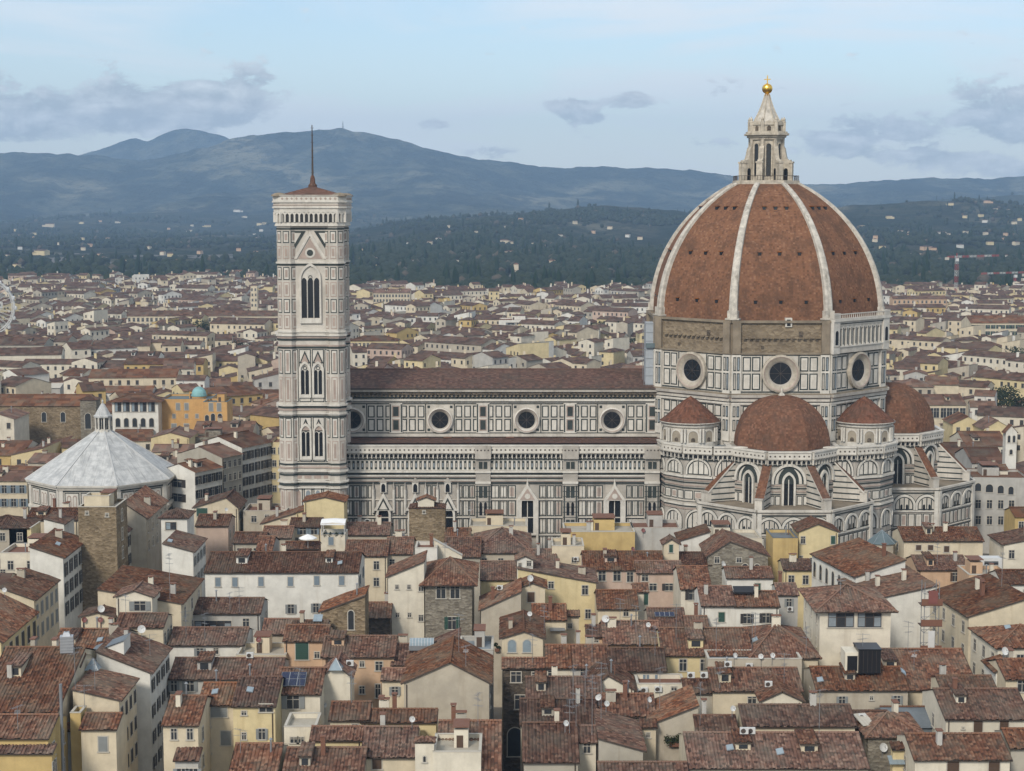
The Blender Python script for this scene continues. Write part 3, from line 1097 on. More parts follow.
# marble gallery, finished on one face only
F, L = FACES[1]
mb = MB()
g0, g1 = zd(352.5), zd(319.5)
slab(mb, F, 0, L + .3, g0 - .3, g0 + 1.0, .75, 'marble', -.1)
slab(mb, F, 0, L + .3, g0 + 1.0, g0 + 1.25, .95, 'marble_white', -.1)
slab(mb, F, 0, L + .4, g1 - .55, g1 + .1, 1.15, 'marble_white', -.1)
slab(mb, F, 0, L + .3, g1 - 1.5, g1 - .55, .7, 'marble', -.1)
slab(mb, F, 0, L + .3, g1 - 1.2, g1 - 1.0, .74, 'marble_green', .6)
slab(mb, F, 0, L + .2, g0 + 1.25, g1 - 1.5, .12, 'dark_glass_and_gap', -.1)  # near-black sheet stands for the shade inside the gallery arches
na = 11
st = (L - 3.6) / na
for q in range(na + 1):
    x = 2.4 + q * st
    slab(mb, F, x - .36, x + .36, g0 + 1.25, g1 - 1.5, .6, 'marble_white', .1)
    slab(mb, F, x - .13, x + .13, g0 + 1.6, g1 - 2.0, .64, 'marble_green', .5)
    if q < na:
        c = x + st / 2
        prism(mb, F, [(c - st / 2, g1 - 1.5), (c - st / 2, g1 - 2.7)] + [(c - st * .32 * math.cos(a), g1 - 2.7 + st * .32 * math.sin(a)) for a in (0, .5, 1.05, 1.57, 2.1, 2.64, PI)] + [(c + st / 2, g1 - 2.7), (c + st / 2, g1 - 1.5)], .56, 'marble', .1)
    for z_ in (0, 1): mb.bar(F.p(x + z_ * st / 2, g1 + .1, .95), F.p(x + z_ * st / 2, g1 + 1.0, .95), .11, 'marble_white', 4)
slab(mb, F, 0, L + .3, g1 + .95, g1 + 1.15, 1.08, 'marble_white', .82)
for x in (1.1, L - .9):
    slab(mb, F, x - 1.2, x + 1.2, g0 - .4, g1 + .1, .95, 'marble_white', -.1)
    slab(mb, F, x - 1.3, x + 1.3, g1 + .1, g1 + 1.3, 1.05, 'marble', -.1)
    prism(mb, F, arch_pts(x, g0 + 1.6, g0 + 4.2, 1.1), .99, 'dark_glass_and_gap', .9)
mb.build('gallery', drum)

# ---- dome
dome = empty('dome', (0, 0, 0), 0, cath)
ZB, ZT, RB, RT = zd(321), zat(182.5, YC - 7), 25.25, 6.8
H = ZT - ZB
RHO = (H * H + (RB - RT) ** 2) / (2 * (RB - RT))


def dome_r(z):
    return RB - RHO + math.sqrt(max(0.0, RHO ** 2 - z * z))


mb = MB()
NV, NU = 26, 10
for k in range(8):
    rows, uvs = [], []
    ln = 0
    for j in range(NV + 1):
        z = H * j / NV
        r = dome_r(z) / math.cos(PI / 8)
        p0 = (XC + r * math.sin((k - .5) * PI / 4), YC - r * math.cos((k - .5) * PI / 4))
        p1 = (XC + r * math.sin((k + .5) * PI / 4), YC - r * math.cos((k + .5) * PI / 4))
        wd = math.hypot(p1[0] - p0[0], p1[1] - p0[1])
        rows.append([(p0[0] + (p1[0] - p0[0]) * i / NU, p0[1] + (p1[1] - p0[1]) * i / NU, ZB + z) for i in range(NU + 1)])
        if j: ln += math.hypot(H / NV, dome_r(z) - dome_r(z - H / NV))
        uvs.append([(k * 31 + wd * (i / NU - .5), ln) for i in range(NU + 1)])
    mb.grid(rows, 'tile_dome', uvs)
mb.build('shell', dome)


def dome_pt(k, s, z, out=0.0):
    """point on web k, s metres right of its middle line"""
    a = k * PI / 4
    r = dome_r(z) + out
    return (XC + math.sin(a) * r + math.cos(a) * s, YC - math.cos(a) * r + math.sin(a) * s, ZB + z)


for k in (-2, -1, 0, 1, 2):                                            # the small eyes of the webs, hooded in brick
    for fz, ss in ((.125, (-5.6, 0, 5.6)), (.47, (-4.4, 0, 4.4)), (.80, (-2.5, 0, 2.5))):
        for s_ in ss:
            z = H * fz
            a = k * PI / 4
            r = dome_r(z)
            F = Fr(XC + math.sin(a) * r, YC - math.cos(a) * r, a)
            mb = MB()
            slab(mb, F, s_ - .34, s_ + .34, ZB + z - .1, ZB + z + .62, .12, 'dark_glass_and_gap', -.5)
            slab(mb, F, s_ - .5, s_ + .5, ZB + z + .62, ZB + z + .8, .32, 'tile_dome', -.8)
            mb.build('eye_window', dome)
F, L = FACES[0]
mb = MB()
slab(mb, F, L * .54, L * .54 + 1.5, zd(327), zd(318), .2, 'marble_white', -2)
slab(mb, F, L * .54 + .35, L * .54 + 1.15, zd(326), zd(319.5), .25, 'dark_glass_and_gap', 0)
mb.build('hatch', dome)
for k in range(8):
    a = (k - .5) * PI / 4
    dirx, diry = math.sin(a), -math.cos(a)
    tx, ty = math.cos(a), math.sin(a)
    mb = MB()
    sec = []
    for j in range(25):
        z = H * j / 24
        r = dome_r(z) / math.cos(PI / 8)
        hw = .94 - .33 * j / 24
        o_, i_ = r + .75, r - 1.2
        pr = [(i_, -hw), (o_ - .25, -hw), (o_, -hw * .6), (o_, hw * .6), (o_ - .25, hw), (i_, hw)]
        sec.append([(XC + dirx * q + tx * h_, YC + diry * q + ty * h_, ZB + z) for q, h_ in pr])
    mb.grid(sec, 'rib_stone')
    r = RB / math.cos(PI / 8)                                          # plinth the rib starts from
    F = Fr(XC + dirx * (r + .2) - tx * 1.5, YC + diry * (r + .2) - ty * 1.5, a)
    if k != 2:
        slab(mb, F, .05, 2.95, zd(354), zd(320), .75, 'old_stone', -2)
        slab(mb, F, -.1, 3.1, zd(320), zd(318.5), .95, 'rib_stone', -2)
    else:
        slab(mb, F, .2, 2.8, zd(320), zd(316.5), .8, 'rib_stone', -2)
    slab(mb, F, .35, 2.65, zd(318.5), zd(311), .65, 'rib_stone', -2)
    mb.build('rib', dome)

# ---- lantern
lan = empty('lantern', (0, 0, 0), 0, cath)
zl = lambda py: zat(py, YC - 5)
mb = MB()
oct_prism(mb, XC, YC, 7.4, ZT - .4, ZT + .5, 'lantern_stone')
for k in range(8):
    F, L = octa(XC, YC, 7.35, k)
    for q in range(9):
        mb.bar(F.p(q * L / 8, ZT + .5, -.2), F.p(q * L / 8, ZT + 1.6, -.2), .05, 'gutter', 4)
    slab(mb, F, 0, L, ZT + 1.55, ZT + 1.65, -.15, 'gutter', -.25)
mb.build('platform', lan)
mb = MB()
z0, z1 = ZT + .5, zl(134.3)
oct_prism(mb, XC, YC, 3.55, z0, z1, 'lantern_stone')
oct_prism(mb, XC, YC, 4.0, z0 + 0, z0 + .9, 'lantern_stone')
for k in range(8):
    F, L = octa(XC, YC, 3.55, k)
    prism(mb, F, arch_pts(L / 2, z0 + 1.0, z1 - 2.6, 1.15), .1, 'dark_glass_and_gap', 0, False)
    arch_band(mb, F, L / 2, z0 + 1.0, z1 - 2.6, 1.15, .3, .3, 'lantern_stone')
    for c in (.08, L - .08):
        mb.bar(F.p(c, z0 + .9, .12), F.p(c, z1 - .9, .12), .34, 'lantern_stone', 6)
for ap, a_, b_ in ((4.0, -1.1, -.6), (4.35, -.6, -.1), (4.95, -.1, .35), (4.6, .35, .75)):
    oct_prism(mb, XC, YC, ap, z1 + a_, z1 + b_, 'lantern_stone')
mb.build('body', lan)
for k in range(8):                                                     # volute buttresses
    a = (k - .5) * PI / 4
    F = Fr(XC, YC, a - PI / 2)                                         # s runs outwards along the diagonal
    mb = MB()
    c0 = 3.6
    pr = [(c0, z0 - .4), (6.1, z0 - .4), (6.1, z0 + 4.2)] + [(5.9, z0 + 4.8), (5.4, z0 + 4.7), (5.0, z0 + 5.1), (4.75, z0 + 6.0), (4.5, z0 + 7.4), (4.1, z0 + 8.0), (c0, z0 + 8.0)]
    prism(mb, F, pr, .55, 'lantern_stone', -.55)
    mb.face([F.p(x, z, -.55) for x, z in pr[::-1]], 'lantern_stone')
    prism(mb, F, arch_pts(4.85, z0 + .1, z0 + 2.4, .9, 1.0, 4), .57, 'dark_glass_and_gap', .5, False)
    prism(mb, F, arch_pts(4.85, z0 + .1, z0 + 2.4, .9, 1.0, 4), -.57, 'dark_glass_and_gap', -.5, False)
    F2 = Fr(XC + math.sin(a) * 6.1 - math.cos(a) * .7, YC - math.cos(a) * 6.1 - math.sin(a) * .7, a)
    slab(mb, F2, 0, 1.4, z0 - .4, z0 + 4.4, .25, 'lantern_stone', -.3)
    slab(mb, F2, -.15, 1.55, z0 + 4.0, z0 + 4.4, .4, 'lantern_stone', -.5)
    mb.build('buttress', lan)
mb = MB()
z2 = z1 + .75
oct_prism(mb, XC, YC, 3.7, z2, z2 + 1.5, 'lantern_stone')
for k in range(8):
    a = (k - .5) * PI / 4
    x, y = XC + math.sin(a) * 4.1, YC - math.cos(a) * 4.1
    mb.box(x - .35, x + .35, y - .35, y + .35, z2, z2 + 2.1, 'lantern_stone')
    mb.lathe((x, y, z2 + 2.1), [(.45, 0), (.45, .2), (.3, .3), (.38, .7), (.12, 1.1), (0, 1.4)], 'lantern_stone', 6)
    F, L = octa(XC, YC, 3.7, k)
    prism(mb, F, [(.3, z2 + 1.5)] + [(L / 2 - (L / 2 - .3) * math.cos(t_), z2 + 1.5 + 1.0 * math.sin(t_)) for t_ in (.4, .9, 1.57, 2.2, 2.74)] + [(L - .3, z2 + 1.5)], .25, 'lantern_stone', -.3)
    prism(mb, F, arch_pts(L / 2, z2 + .15, z2 + .9, .9, 1.0, 3), .06, 'stone_dark_and_shade', 0, False)
mb.build('crown_niches', lan)
mb = MB()
z3, z4 = z2 + 1.5, zl(93)
rs = 3.35
for k in range(8):
    a0, a1 = (k - .5) * PI / 4, (k + .5) * PI / 4
    rows = []
    for j in range(6):
        r = rs / math.cos(PI / 8) * (1 - j / 5 * .86) - .35 * math.sin(PI * j / 5)
        z = z3 + (z4 - z3) * j / 5
        rows.append([(XC + r * math.sin(a), YC - r * math.cos(a), z) for a in (a0, (a0 + a1) / 2, a1)])
        rows[-1][1] = tuple((rows[-1][0][i] + rows[-1][2][i]) / 2 for i in range(3))
    mb.grid(rows, 'rib_stone')
    for j in range(5):
        r0_ = rs / math.cos(PI / 8) * (1 - j / 5 * .86) - .35 * math.sin(PI * j / 5)
        r1_ = rs / math.cos(PI / 8) * (1 - (j + 1) / 5 * .86) - .35 * math.sin(PI * (j + 1) / 5)
        mb.bar((XC + r0_ * math.sin(a0), YC - r0_ * math.cos(a0), z3 + (z4 - z3) * j / 5), (XC + r1_ * math.sin(a0), YC - r1_ * math.cos(a0), z3 + (z4 - z3) * (j + 1) / 5), .16, 'lantern_stone', 5)
mb.build('cone', lan)
mb = MB()
zb_ = zl(87.2)
mb.lathe((XC, YC, z4 - .2), [(.75, 0), (.5, .3), (.35, .6), (.3, zb_ - 1.1 - z4)], 'gold', 10)
mb.lathe((XC, YC, zb_), [(1.22 * math.cos(t_), 1.22 * math.sin(t_)) for t_ in [(-PI / 2 + PI * i / 14) for i in range(15)]], 'gold', 22)
o = mb.build('ball', lan)
for p in o.data.polygons: p.use_smooth = True
mb = MB()
zc0 = zb_ + 1.15
mb.box(XC - .11, XC + .11, YC - .08, YC + .08, zc0, zl(73.8), 'gold')
mb.box(XC - .75, XC + .75, YC - .07, YC + .07, zl(78.2), zl(77.3), 'gold')
mb.build('cross', lan)

# ---- tribunes (three half-octagon choirs round the drum)
def tribune(cx_, cy_, k0):
    tr = empty('tribune', (0, 0, 0), 0, cath)
    A1, A2 = 11.2, 18.6
    zt = lambda py: zat(py, 360.3)
    zl_ = lambda py: zat(py + 4, 352.9)
    mb = MB()
    oct_prism(mb, cx_, cy_, A1, 0, zt(452), 'marble_grey')
    for k in range(k0 - 2, k0 + 3):
        F, L = octa(cx_, cy_, A1, k % 8)
        band_course(mb, F, L, lambda py: zt(py + 6.6))
        arch_band(mb, F, L / 2, zt(484), zt(481), 6.4, .55, .55, 'marble_white')
        i = arch_pts(L / 2, zt(484), zt(481), 6.4)
        prism(mb, F, i, .06, 'marble_green', 0, False)
        prism(mb, F, arch_pts(L / 2, zt(484), zt(481), 5.7), .10, 'marble_white', 0, False)
        prism(mb, F, arch_pts(L / 2, zt(484), zt(481), 4.4, 1.3), .13, 'marble_green', 0, False)
        for j, (t0, t1) in enumerate(((485, 486.2), (488, 489), (491, 492.2), (494, 495), (506, 507))):
            for s0, s1 in ((0, L / 2 - 1.7), (L / 2 + 1.7, L)):
                slab(mb, F, s0, s1, zt(t1), zt(t0), .14, 'marble_green' if j % 2 else 'marble_pink')
        for s0 in (.5, L / 2 + 1.85):
            for q in range(2):
                panel(mb, F, s0 + q * 1.3, s0 + q * 1.3 + 1.15, zt(505.5), zt(496), 'marble_white', .17)
    mb.build('upper_wall', tr)
    for k in range(k0 - 2, k0 + 3):
        F, L = octa(cx_, cy_, A1, k % 8)
        lancet('lancet_window', tr, F, L / 2, zt(509.5), zt(482), 2.1, 2, .42, 1.3, 'marble_white', 'dark_glass_and_gap', .6)
    # half dome
    dm = MB()
    zb, hz_ = zt(451.5), 10.9
    NVv = 9
    for k in range(8):
        a0, a1 = (k - .5) * PI / 4, (k + .5) * PI / 4
        rows, uvs = [], []
        for j in range(NVv + 1):
            t_ = j / NVv * PI / 2
            r = 10.3 * math.cos(t_) ** .86 / math.cos(PI / 8) * .985
            z = zb + hz_ * math.sin(t_)
            p0, p1 = (cx_ + r * math.sin(a0), cy_ - r * math.cos(a0)), (cx_ + r * math.sin(a1), cy_ - r * math.cos(a1))
            rows.append([(p0[0] + (p1[0] - p0[0]) * i / 4, p0[1] + (p1[1] - p0[1]) * i / 4, z) for i in range(5)])
            uvs.append([(k * 9 + (i / 4 - .5) * r * .76, j * 1.9) for i in range(5)])
        dm.grid(rows, 'tile_apse', uvs)
    dm.lathe((cx_, cy_, zb + hz_ - .3), [(.9, 0), (.7, .5), (.3, .8), (.25, 1.6), (0, 1.9)], 'rib_stone', 8)
    d_ = dm.build('half_dome', tr)
    # chapels ring
    mb = MB()
    oct_prism(mb, cx_, cy_, A2, 0, zl_(507), 'marble_grey', False)
    zr0, zr1 = zl_(506) - .5, zl_(506) - .3
    a_, b_ = oct_pts(cx_, cy_, A2 - .1, zr0), oct_pts(cx_, cy_, A1, zr1)
    for k in range(8):
        mb.face([a_[k], a_[(k + 1) % 8], b_[(k + 1) % 8], b_[k]], 'old_stone')
    for k in range(k0 - 2, k0 + 3):
        F, L = octa(cx_, cy_, A2, k % 8)
        slab(mb, F, 0, L, zl_(508.2), zl_(506), .6, 'marble')
        slab(mb, F, 0, L, zl_(511), zl_(509.4), .3, 'marble_grey')
        slab(mb, F, 0, L, zl_(512.4), zl_(511.2), .15, 'marble_green')
        for q in range(3):
            c = L * (q + .5) / 3
            blind_arch(mb, F, c, zl_(530), zl_(525.5), 4.2, .5, 'marble')
            for w_ in (-.9, .35):
                prism(mb, F, arch_pts(c + w_ + .28, zl_(530), zl_(525.5), .5, 1.3, 3), .2, 'dark_glass_and_gap', .1, False)
        slab(mb, F, 0, L, zl_(532), zl_(530.6), .3, 'marble_white')
        marble_rows(mb, F, L, zl_, [(534, 548), (551, 565)])
        for s_ in (.45, L - .45):
            slab(mb, F, s_ - .45, s_ + .45, 0, zl_(509.4), .45, 'marble_white')
    mb.build('chapel_wall', tr)
    # sloping buttresses from the ring up to the parapet
    for k in range(k0 - 1, k0 + 3):
        a = (k - .5) * PI / 4
        F = Fr(cx_, cy_, a - PI / 2)
        r0, r1 = A1 / math.cos(PI / 8) - .4, A2 / math.cos(PI / 8) - 1.6
        mb = MB()
        zh, zlw = zt(465), zl_(498)
        pr = [(r0, zl_(507)), (r1, zl_(507)), (r1, zlw), (r0, zh)]
        for sd_ in (-1, 1):
            mb.face([F.p(x, z, .75 * sd_) for x, z in pr], 'marble')
            for j in range(7):
                f0, f1 = j / 7 + .03, j / 7 + .065
                zj = lambda f: zl_(507) + (zh - zl_(507)) * f
                x_at = lambda z: r0 + (r1 - r0) * max(0, min(1, (zh - z) / (zh - zlw)))
                mb.face([F.p(r0, zj(f0), .78 * sd_), F.p(x_at(zj(f0)) - .1, zj(f0), .78 * sd_), F.p(x_at(zj(f1)) - .1, zj(f1), .78 * sd_), F.p(r0, zj(f1), .78 * sd_)], 'marble_green')
        mb.face([F.p(r1, zl_(507), -.75), F.p(r1, zl_(507), .75), F.p(r1, zlw, .75), F.p(r1, zlw, -.75)], 'marble_white')
        tp = [(r0, zh), (r1 + .2, zlw - .05)]
        mb.face([F.p(tp[0][0], tp[0][1] + .35, -1.0), F.p(tp[1][0], tp[1][1] + .35, -1.0), F.p(tp[1][0], tp[1][1] + .35, 1.0), F.p(tp[0][0], tp[0][1] + .35, 1.0)], 'tile_apse', [(0, 0), (0, 12), (2, 12), (2, 0)])
        for sd_ in (-1, 1):
            mb.face([F.p(tp[0][0], tp[0][1] - .1, sd_), F.p(tp[1][0], tp[1][1] - .1, sd_), F.p(tp[1][0], tp[1][1] + .35, sd_), F.p(tp[0][0], tp[0][1] + .35, sd_)], 'marble_white')
        F2 = Fr(cx_ + math.sin(a) * r1 - math.cos(a) * 1.2, cy_ - math.cos(a) * r1 - math.sin(a) * 1.2, a)
        slab(mb, F2, .4, 2.0, zl_(507), zlw + .2, .8, 'marble', -.8)
        slab(mb, F2, .25, 2.15, zlw + .2, zlw + .5, .95, 'marble_grey', -.95)
        mb.build('buttress', tr)
    return tr


tribune(XC, 371.5, 0)
tribune(XC + 29.8, 400.0, 2)

# ---- scaffold lift on the hidden west side of the drum
sx = xat(648.4, 391)
o = MB()
sct = tag(empty('scaffold_tower', (sx, 391.0, 0)), 'tall white sheeted scaffold tower standing against the left side of the drum', 'scaffold')
o = MB()
o.box(-.9, .9, -1.6, 2, zat(396, 391), zat(322, 391), 'sheet_wrap')
o.build('sheeting', sct)
o = MB()
for x in (-1.25, 1.15):
    for y in (-1.65, 2.05): o.bar((x, y, zat(398, 391)), (x, y, zat(318, 391)), .07, 'galv', 5)
for z in range(40, int(zat(318, 391)), 2):
    o.bar((-1.25, -1.66, z), (1.15, -1.66, z), .05, 'galv', 4)
o.build('pole_frame', sct)
o = MB()
o.box(-.9, 1.5, -2.2, -1.7, zat(347, 391), zat(342.5, 391), 'teal_roof', True)
o.build('platform_box', sct)

# ================================================================== bell tower
YT = 368.0
xl, xr_ = xat(278.6, YT), xat(278.6, YT) + 14.45
camp = tag(empty('bell_tower', (0, 0, 0)), 'tall square marble bell tower with a pole on its low tiled roof', 'bell tower')
zc = lambda py: zat(py, YT)
XM, YM = (xl + xr_) / 2, YT + 7.225
mb = MB()
IN = .9
mb.box(xl + IN, xr_ - IN, YT + IN, YT + 14.45 - IN, 0, zc(207), 'marble')
BANDS = [(224.5, 'marble_white', .5), (228, 'marble_green', .12), (262, 'marble_white', .35), (264, 'marble_green', .15), (331, 'marble_white', .3), (334.5, 'marble_white', .6), (336.8, 'marble_pink', .3),
         (339, 'marble_green', .2), (345, 'marble_pink', .2), (347, 'marble_green', .15), (404.5, 'marble_white', .55), (406.6, 'marble_green', .25), (409, 'marble_pink', .25), (413, 'marble_white', .35),
         (416, 'marble_green', .15), (463.5, 'marble_green', .2), (467, 'marble_pink', .25), (470.5, 'marble_white', .6), (474, 'marble_green', .2), (481, 'marble_white', .7), (484, 'marble_green', .3), (487, 'marble_white', .6),
         (512, 'marble_white', .6)]
SIDES = [Fr(xl, YT, 0), Fr(xr_, YT, PI / 2), Fr(xl, YT + 14.45, -PI / 2), Fr(xr_, YT + 14.45, PI)]
for F in SIDES:
    for py, m_, d in BANDS:
        slab(mb, F, 3.2, 11.25, zc(py + 1.6), zc(py), d - IN, m_, -IN)
    c = 7.225
    # top storey: steep gable over the triple window, panels beside it
    prism(mb, F, [(c - 3.5, zc(259)), (c - 2.9, zc(259)), (c, zc(236)), (c + 2.9, zc(259)), (c + 3.5, zc(259)), (c, zc(231))], .25 - IN, 'marble_white', -IN)
    prism(mb, F, [(c - 2.6, zc(259)), (c + 2.6, zc(259)), (c, zc(238.5))], .1 - IN, 'marble_pink', -IN)
    ring(mb, F, c, zc(253), 1.1, .7, .2 - IN, .2 - IN, 'marble_white', 16)
    disc(mb, F, c, zc(253), .7, .16 - IN, 'marble_green', 14)
    for sg in (-1, 1):
        prism(mb, F, [(c + sg * 3.7, zc(231)), (c + sg * 3.7, zc(252)), (c + sg * .9, zc(231))], .12 - IN, 'marble_green', -IN)
        prism(mb, F, [(c + sg * 3.3, zc(233)), (c + sg * 3.3, zc(244)), (c + sg * 1.9, zc(233))], .18 - IN, 'marble_white', -IN)
        for t0, t1 in ((232, 244), (246, 259)):
            panel(mb, Fr(*F.p(0, 0, -IN)[:2], math.atan2(F.t[1], F.t[0])), c + sg * 4.2 - .55, c + sg * 4.2 + .55, zc(t1), zc(t0), 'marble_white', .18, 'marble_green', 'marble_pink')
        for t0, t1 in ((267, 277), (279.5, 330)):
            panel(mb, Fr(*F.p(0, 0, -IN)[:2], math.atan2(F.t[1], F.t[0])), c + sg * 4.2 - .6, c + sg * 4.2 + .6, zc(t1), zc(t0), 'marble_white', .18, 'marble_green', 'marble_pink')
    Fi = Fr(*F.p(0, 0, -IN)[:2], math.atan2(F.t[1], F.t[0]))
    for (t0, t1) in ((349.5, 402.5), (417.5, 462.5)):                # the two storeys of twin windows
        for q0, q1 in ((3.0, 4.35), (10.1, 11.45)):
            panel(mb, Fi, q0, q1, zc(t1), zc(t0), 'marble_white', .18, 'marble_green')
            slab(mb, Fi, q0 + .42, q1 - .42, zc(t0 + (t1 - t0) * .75), zc(t0 + (t1 - t0) * .35), .14, 'marble_pink')
        for q0 in (4.5, 7.35):
            slab(mb, Fi, q0, q0 + 2.6, zc(t1), zc(t0), .05, 'marble_green')
            slab(mb, Fi, q0 + .2, q0 + 2.4, zc(t1) + .2, zc(t0) - .2, .09, 'marble_white')
            cc = q0 + 1.3
            prism(mb, Fi, [(cc - 1.15, zc(t0 + 14)), (cc + 1.15, zc(t0 + 14)), (cc, zc(t0 + 1.5))], .22, 'marble_green', 0)
            prism(mb, Fi, [(cc - .8, zc(t0 + 13.2)), (cc + .8, zc(t0 + 13.2)), (cc, zc(t0 + 4.5))], .27, 'marble_pink', 0)
    for q in range(4):                                                # panels and niches of the lower storeys
        x = 3.0 + q * 2.12
        panel(mb, Fi, x + .1, x + 1.95, zc(509), zc(488), 'marble_white', .2, 'marble_green')
        prism(mb, Fi, arch_pts(x + 1.02, zc(508), zc(494), 1.0, 1.2, 4), .14, 'marble_pink' if q in (0, 3) else 'lead', 0)
        slab(mb, Fi, x + .25, x + 1.8, zc(479), zc(476), .1, 'marble_pink')
        panel(mb, Fi, x + .1, x + 1.95, zc(545), zc(516), 'marble_white', .2, 'marble_green', 'marble_pink')
mb.build('shaft', camp)
for ix, iy in ((0, 0), (1, 0), (0, 1), (1, 1)):
    mb = MB()
    bx, by = (xl + 2.15 if ix == 0 else xr_ - 2.15), (YT + 2.15 if iy == 0 else YT + 14.45 - 2.15)
    oct_prism(mb, bx, by, 2.15, 0, zc(208), 'marble')
    for py, m_, d in BANDS:
        oct_prism(mb, bx, by, 2.15 + d * .8, zc(py + 1.6), zc(py), m_)
    for k in range(8):
        F, L = octa(bx, by, 2.15, k)
        for t0, t1 in ((231, 243), (246, 259), (267, 280), (282, 297), (299, 313), (315, 329), (350, 374), (377, 402), (418, 438), (441, 461), (489, 509), (516, 545)):
            slab(mb, F, .22, L - .22, zc(t1), zc(t0), .04, 'marble_green' if (t0 in (231, 267, 299, 350, 418)) else 'marble_pink')
            slab(mb, F, .40, L - .40, zc(t1) + .2, zc(t0) - .2, .08, 'marble_white' if t0 in (231, 267, 299, 350, 418) else 'marble')
            slab(mb, F, .62, L - .62, zc(t1) + .6, zc(t0) - .6, .11, 'marble_pink')
    mb.build('corner_buttress', camp)


def twin(F, c, t0, t1, w_, n, name):
    mb = MB()
    zs, zb = zc(t0), zc(t1)
    arch_band(mb, F, c, zb, zs, w_, .4, .5, 'marble_white', 1.25)
    prism(mb, F, arch_pts(c, zb, zs, w_, 1.25), .11, 'marble_white', 0, False)
    lw = (w_ - .22 * (n - 1)) / n
    for q in range(n):
        x = c - w_ / 2 + lw / 2 + q * (lw + .22)
        prism(mb, F, arch_pts(x, zb + (zs - zb) * .12, zs - .6, lw, 1.3, 4), .14, 'dark_glass_and_gap', .1, False)
        if q: mb.bar(F.p(x - lw / 2 - .11, zb, .28), F.p(x - lw / 2 - .11, zs - .4, .28), .1, 'marble_white', 5)
    ring(mb, F, c, zs + .35, .45, .3, .2, .2, 'marble_green', 10)
    slab(mb, F, c - w_ / 2 - .3, c + w_ / 2 + .3, zb, zb + (zs - zb) * .11, .45, 'marble_white')
    return mb.build(name, camp)


for F in SIDES[:3]:
    Fi = Fr(*F.p(0, 0, -IN)[:2], math.atan2(F.t[1], F.t[0]))
    twin(Fi, 7.225, 279, 323.5, 3.9, 3, 'triple_window')
    for t0, t1 in ((370, 398), (432, 460)):
        for q in (5.8, 8.65): twin(Fi, q, t0, t1, 1.75, 2, 'twin_window')
# crowning cornice on its arcade of brackets
mb = MB()
OV = .72


def square_ring(mb, o_, z0, z1, m):
    """square with chamfered corners, o_ beyond the shaft"""
    a, b = (xl - o_, xr_ + o_), (YT - o_, YT + 14.45 + o_)
    ch = 1.6
    pts = [(a[0] + ch, b[0]), (a[1] - ch, b[0]), (a[1], b[0] + ch), (a[1], b[1] - ch), (a[1] - ch, b[1]), (a[0] + ch, b[1]), (a[0], b[1] - ch), (a[0], b[0] + ch)]
    for i in range(8):
        p, q = pts[i], pts[(i + 1) % 8]
        mb.face([(*p, z0), (*q, z0), (*q, z1), (*p, z1)], m)
    mb.face([(*p, z1) for p in pts], m)
    mb.face([(*p, z0) for p in pts[::-1]], m)
    return pts


square_ring(mb, .3, zc(226), zc(222.5), 'marble_white')
square_ring(mb, .15, zc(222.5), zc(208), 'dark_glass_and_gap')  # near-black ring stands for the shade behind the brackets
pts = square_ring(mb, OV - .15, zc(212.5), zc(208.2), 'marble_white')
square_ring(mb, OV + .1, zc(208.2), zc(206.6), 'marble_white')
square_ring(mb, OV - .1, zc(206.6), zc(202.5), 'marble')
square_ring(mb, OV + .0, zc(205.4), zc(204.6), 'marble_pink')
square_ring(mb, OV + .15, zc(202.5), zc(201.2), 'marble_white')
square_ring(mb, OV, zc(201.2), zc(196), 'marble_white')
square_ring(mb, OV + .15, zc(196), zc(194.8), 'marble_grey')
for i in range(8):
    p, q = pts[i], pts[(i + 1) % 8]
    L = math.hypot(q[0] - p[0], q[1] - p[1])
    F = Fr(p[0], p[1], math.atan2(q[1] - p[1], q[0] - p[0]))
    n = max(2, round(L / 1.02))
    st = L / n
    for k in range(n + 1):
        slab(mb, F, k * st - .17, k * st + .17, zc(222.3), zc(212), 0, 'marble_white', -1.2)
        if k < n:
            c = (k + .5) * st
            prism(mb, F, [(c - st / 2, zc(212.4)), (c - st / 2, zc(216.5)), (c - st * .3, zc(214.6)), (c, zc(213.2)), (c + st * .3, zc(214.6)), (c + st / 2, zc(216.5)), (c + st / 2, zc(212.4))], -.02, 'marble_white', -.5)
            prism(mb, F, [(c - .3, zc(198.6)), (c, zc(197.2)), (c + .3, zc(198.6)), (c, zc(200))], .2, 'marble_pink', .1)
mb.build('cornice', camp)
mb = MB()
a_ = [(xl - .2, YT - .2), (xr_ + .2, YT - .2), (xr_ + .2, YT + 14.65), (xl - .2, YT + 14.65)]
za_, zb_ = zc(196.2), zat(186.0, YM)
for i in range(4):
    p, q = a_[i], a_[(i + 1) % 4]
    mb.face([(*p, za_), (*q, za_), (XM, YM, zb_)], 'tile_exedra', [(0, 0), (14, 0), (7, 8)])
mb.build('roof', camp)
for x in (xl + .7, xr_ - .7):
    for y in (YT + .7, YT + 13.75):
        mb = MB()
        mb.lathe((x, y, za_), [(1.75, 0), (1.6, .35), (1.0, .65), (0, .8)], 'old_stone', 8)
        mb.build('corner_cap', camp)
mb = MB()
mb.lathe((XM, YM, zb_ - .9), [(1.0, 0), (.95, 1.1), (.6, 1.5), (.5, 2.6), (.3, 3.2)], 'tile_exedra', 8)
mb.bar((XM, YM, zb_ + 1.5), (XM, YM, zat(125, YM)), .24, 'gutter', 8, .10)
for j in range(7):
    z = zb_ + 3 + j * 1.6
    mb.bar((XM - .35, YM, z), (XM + .35, YM, z), .05, 'gutter', 4)
mb.build('pole', camp)

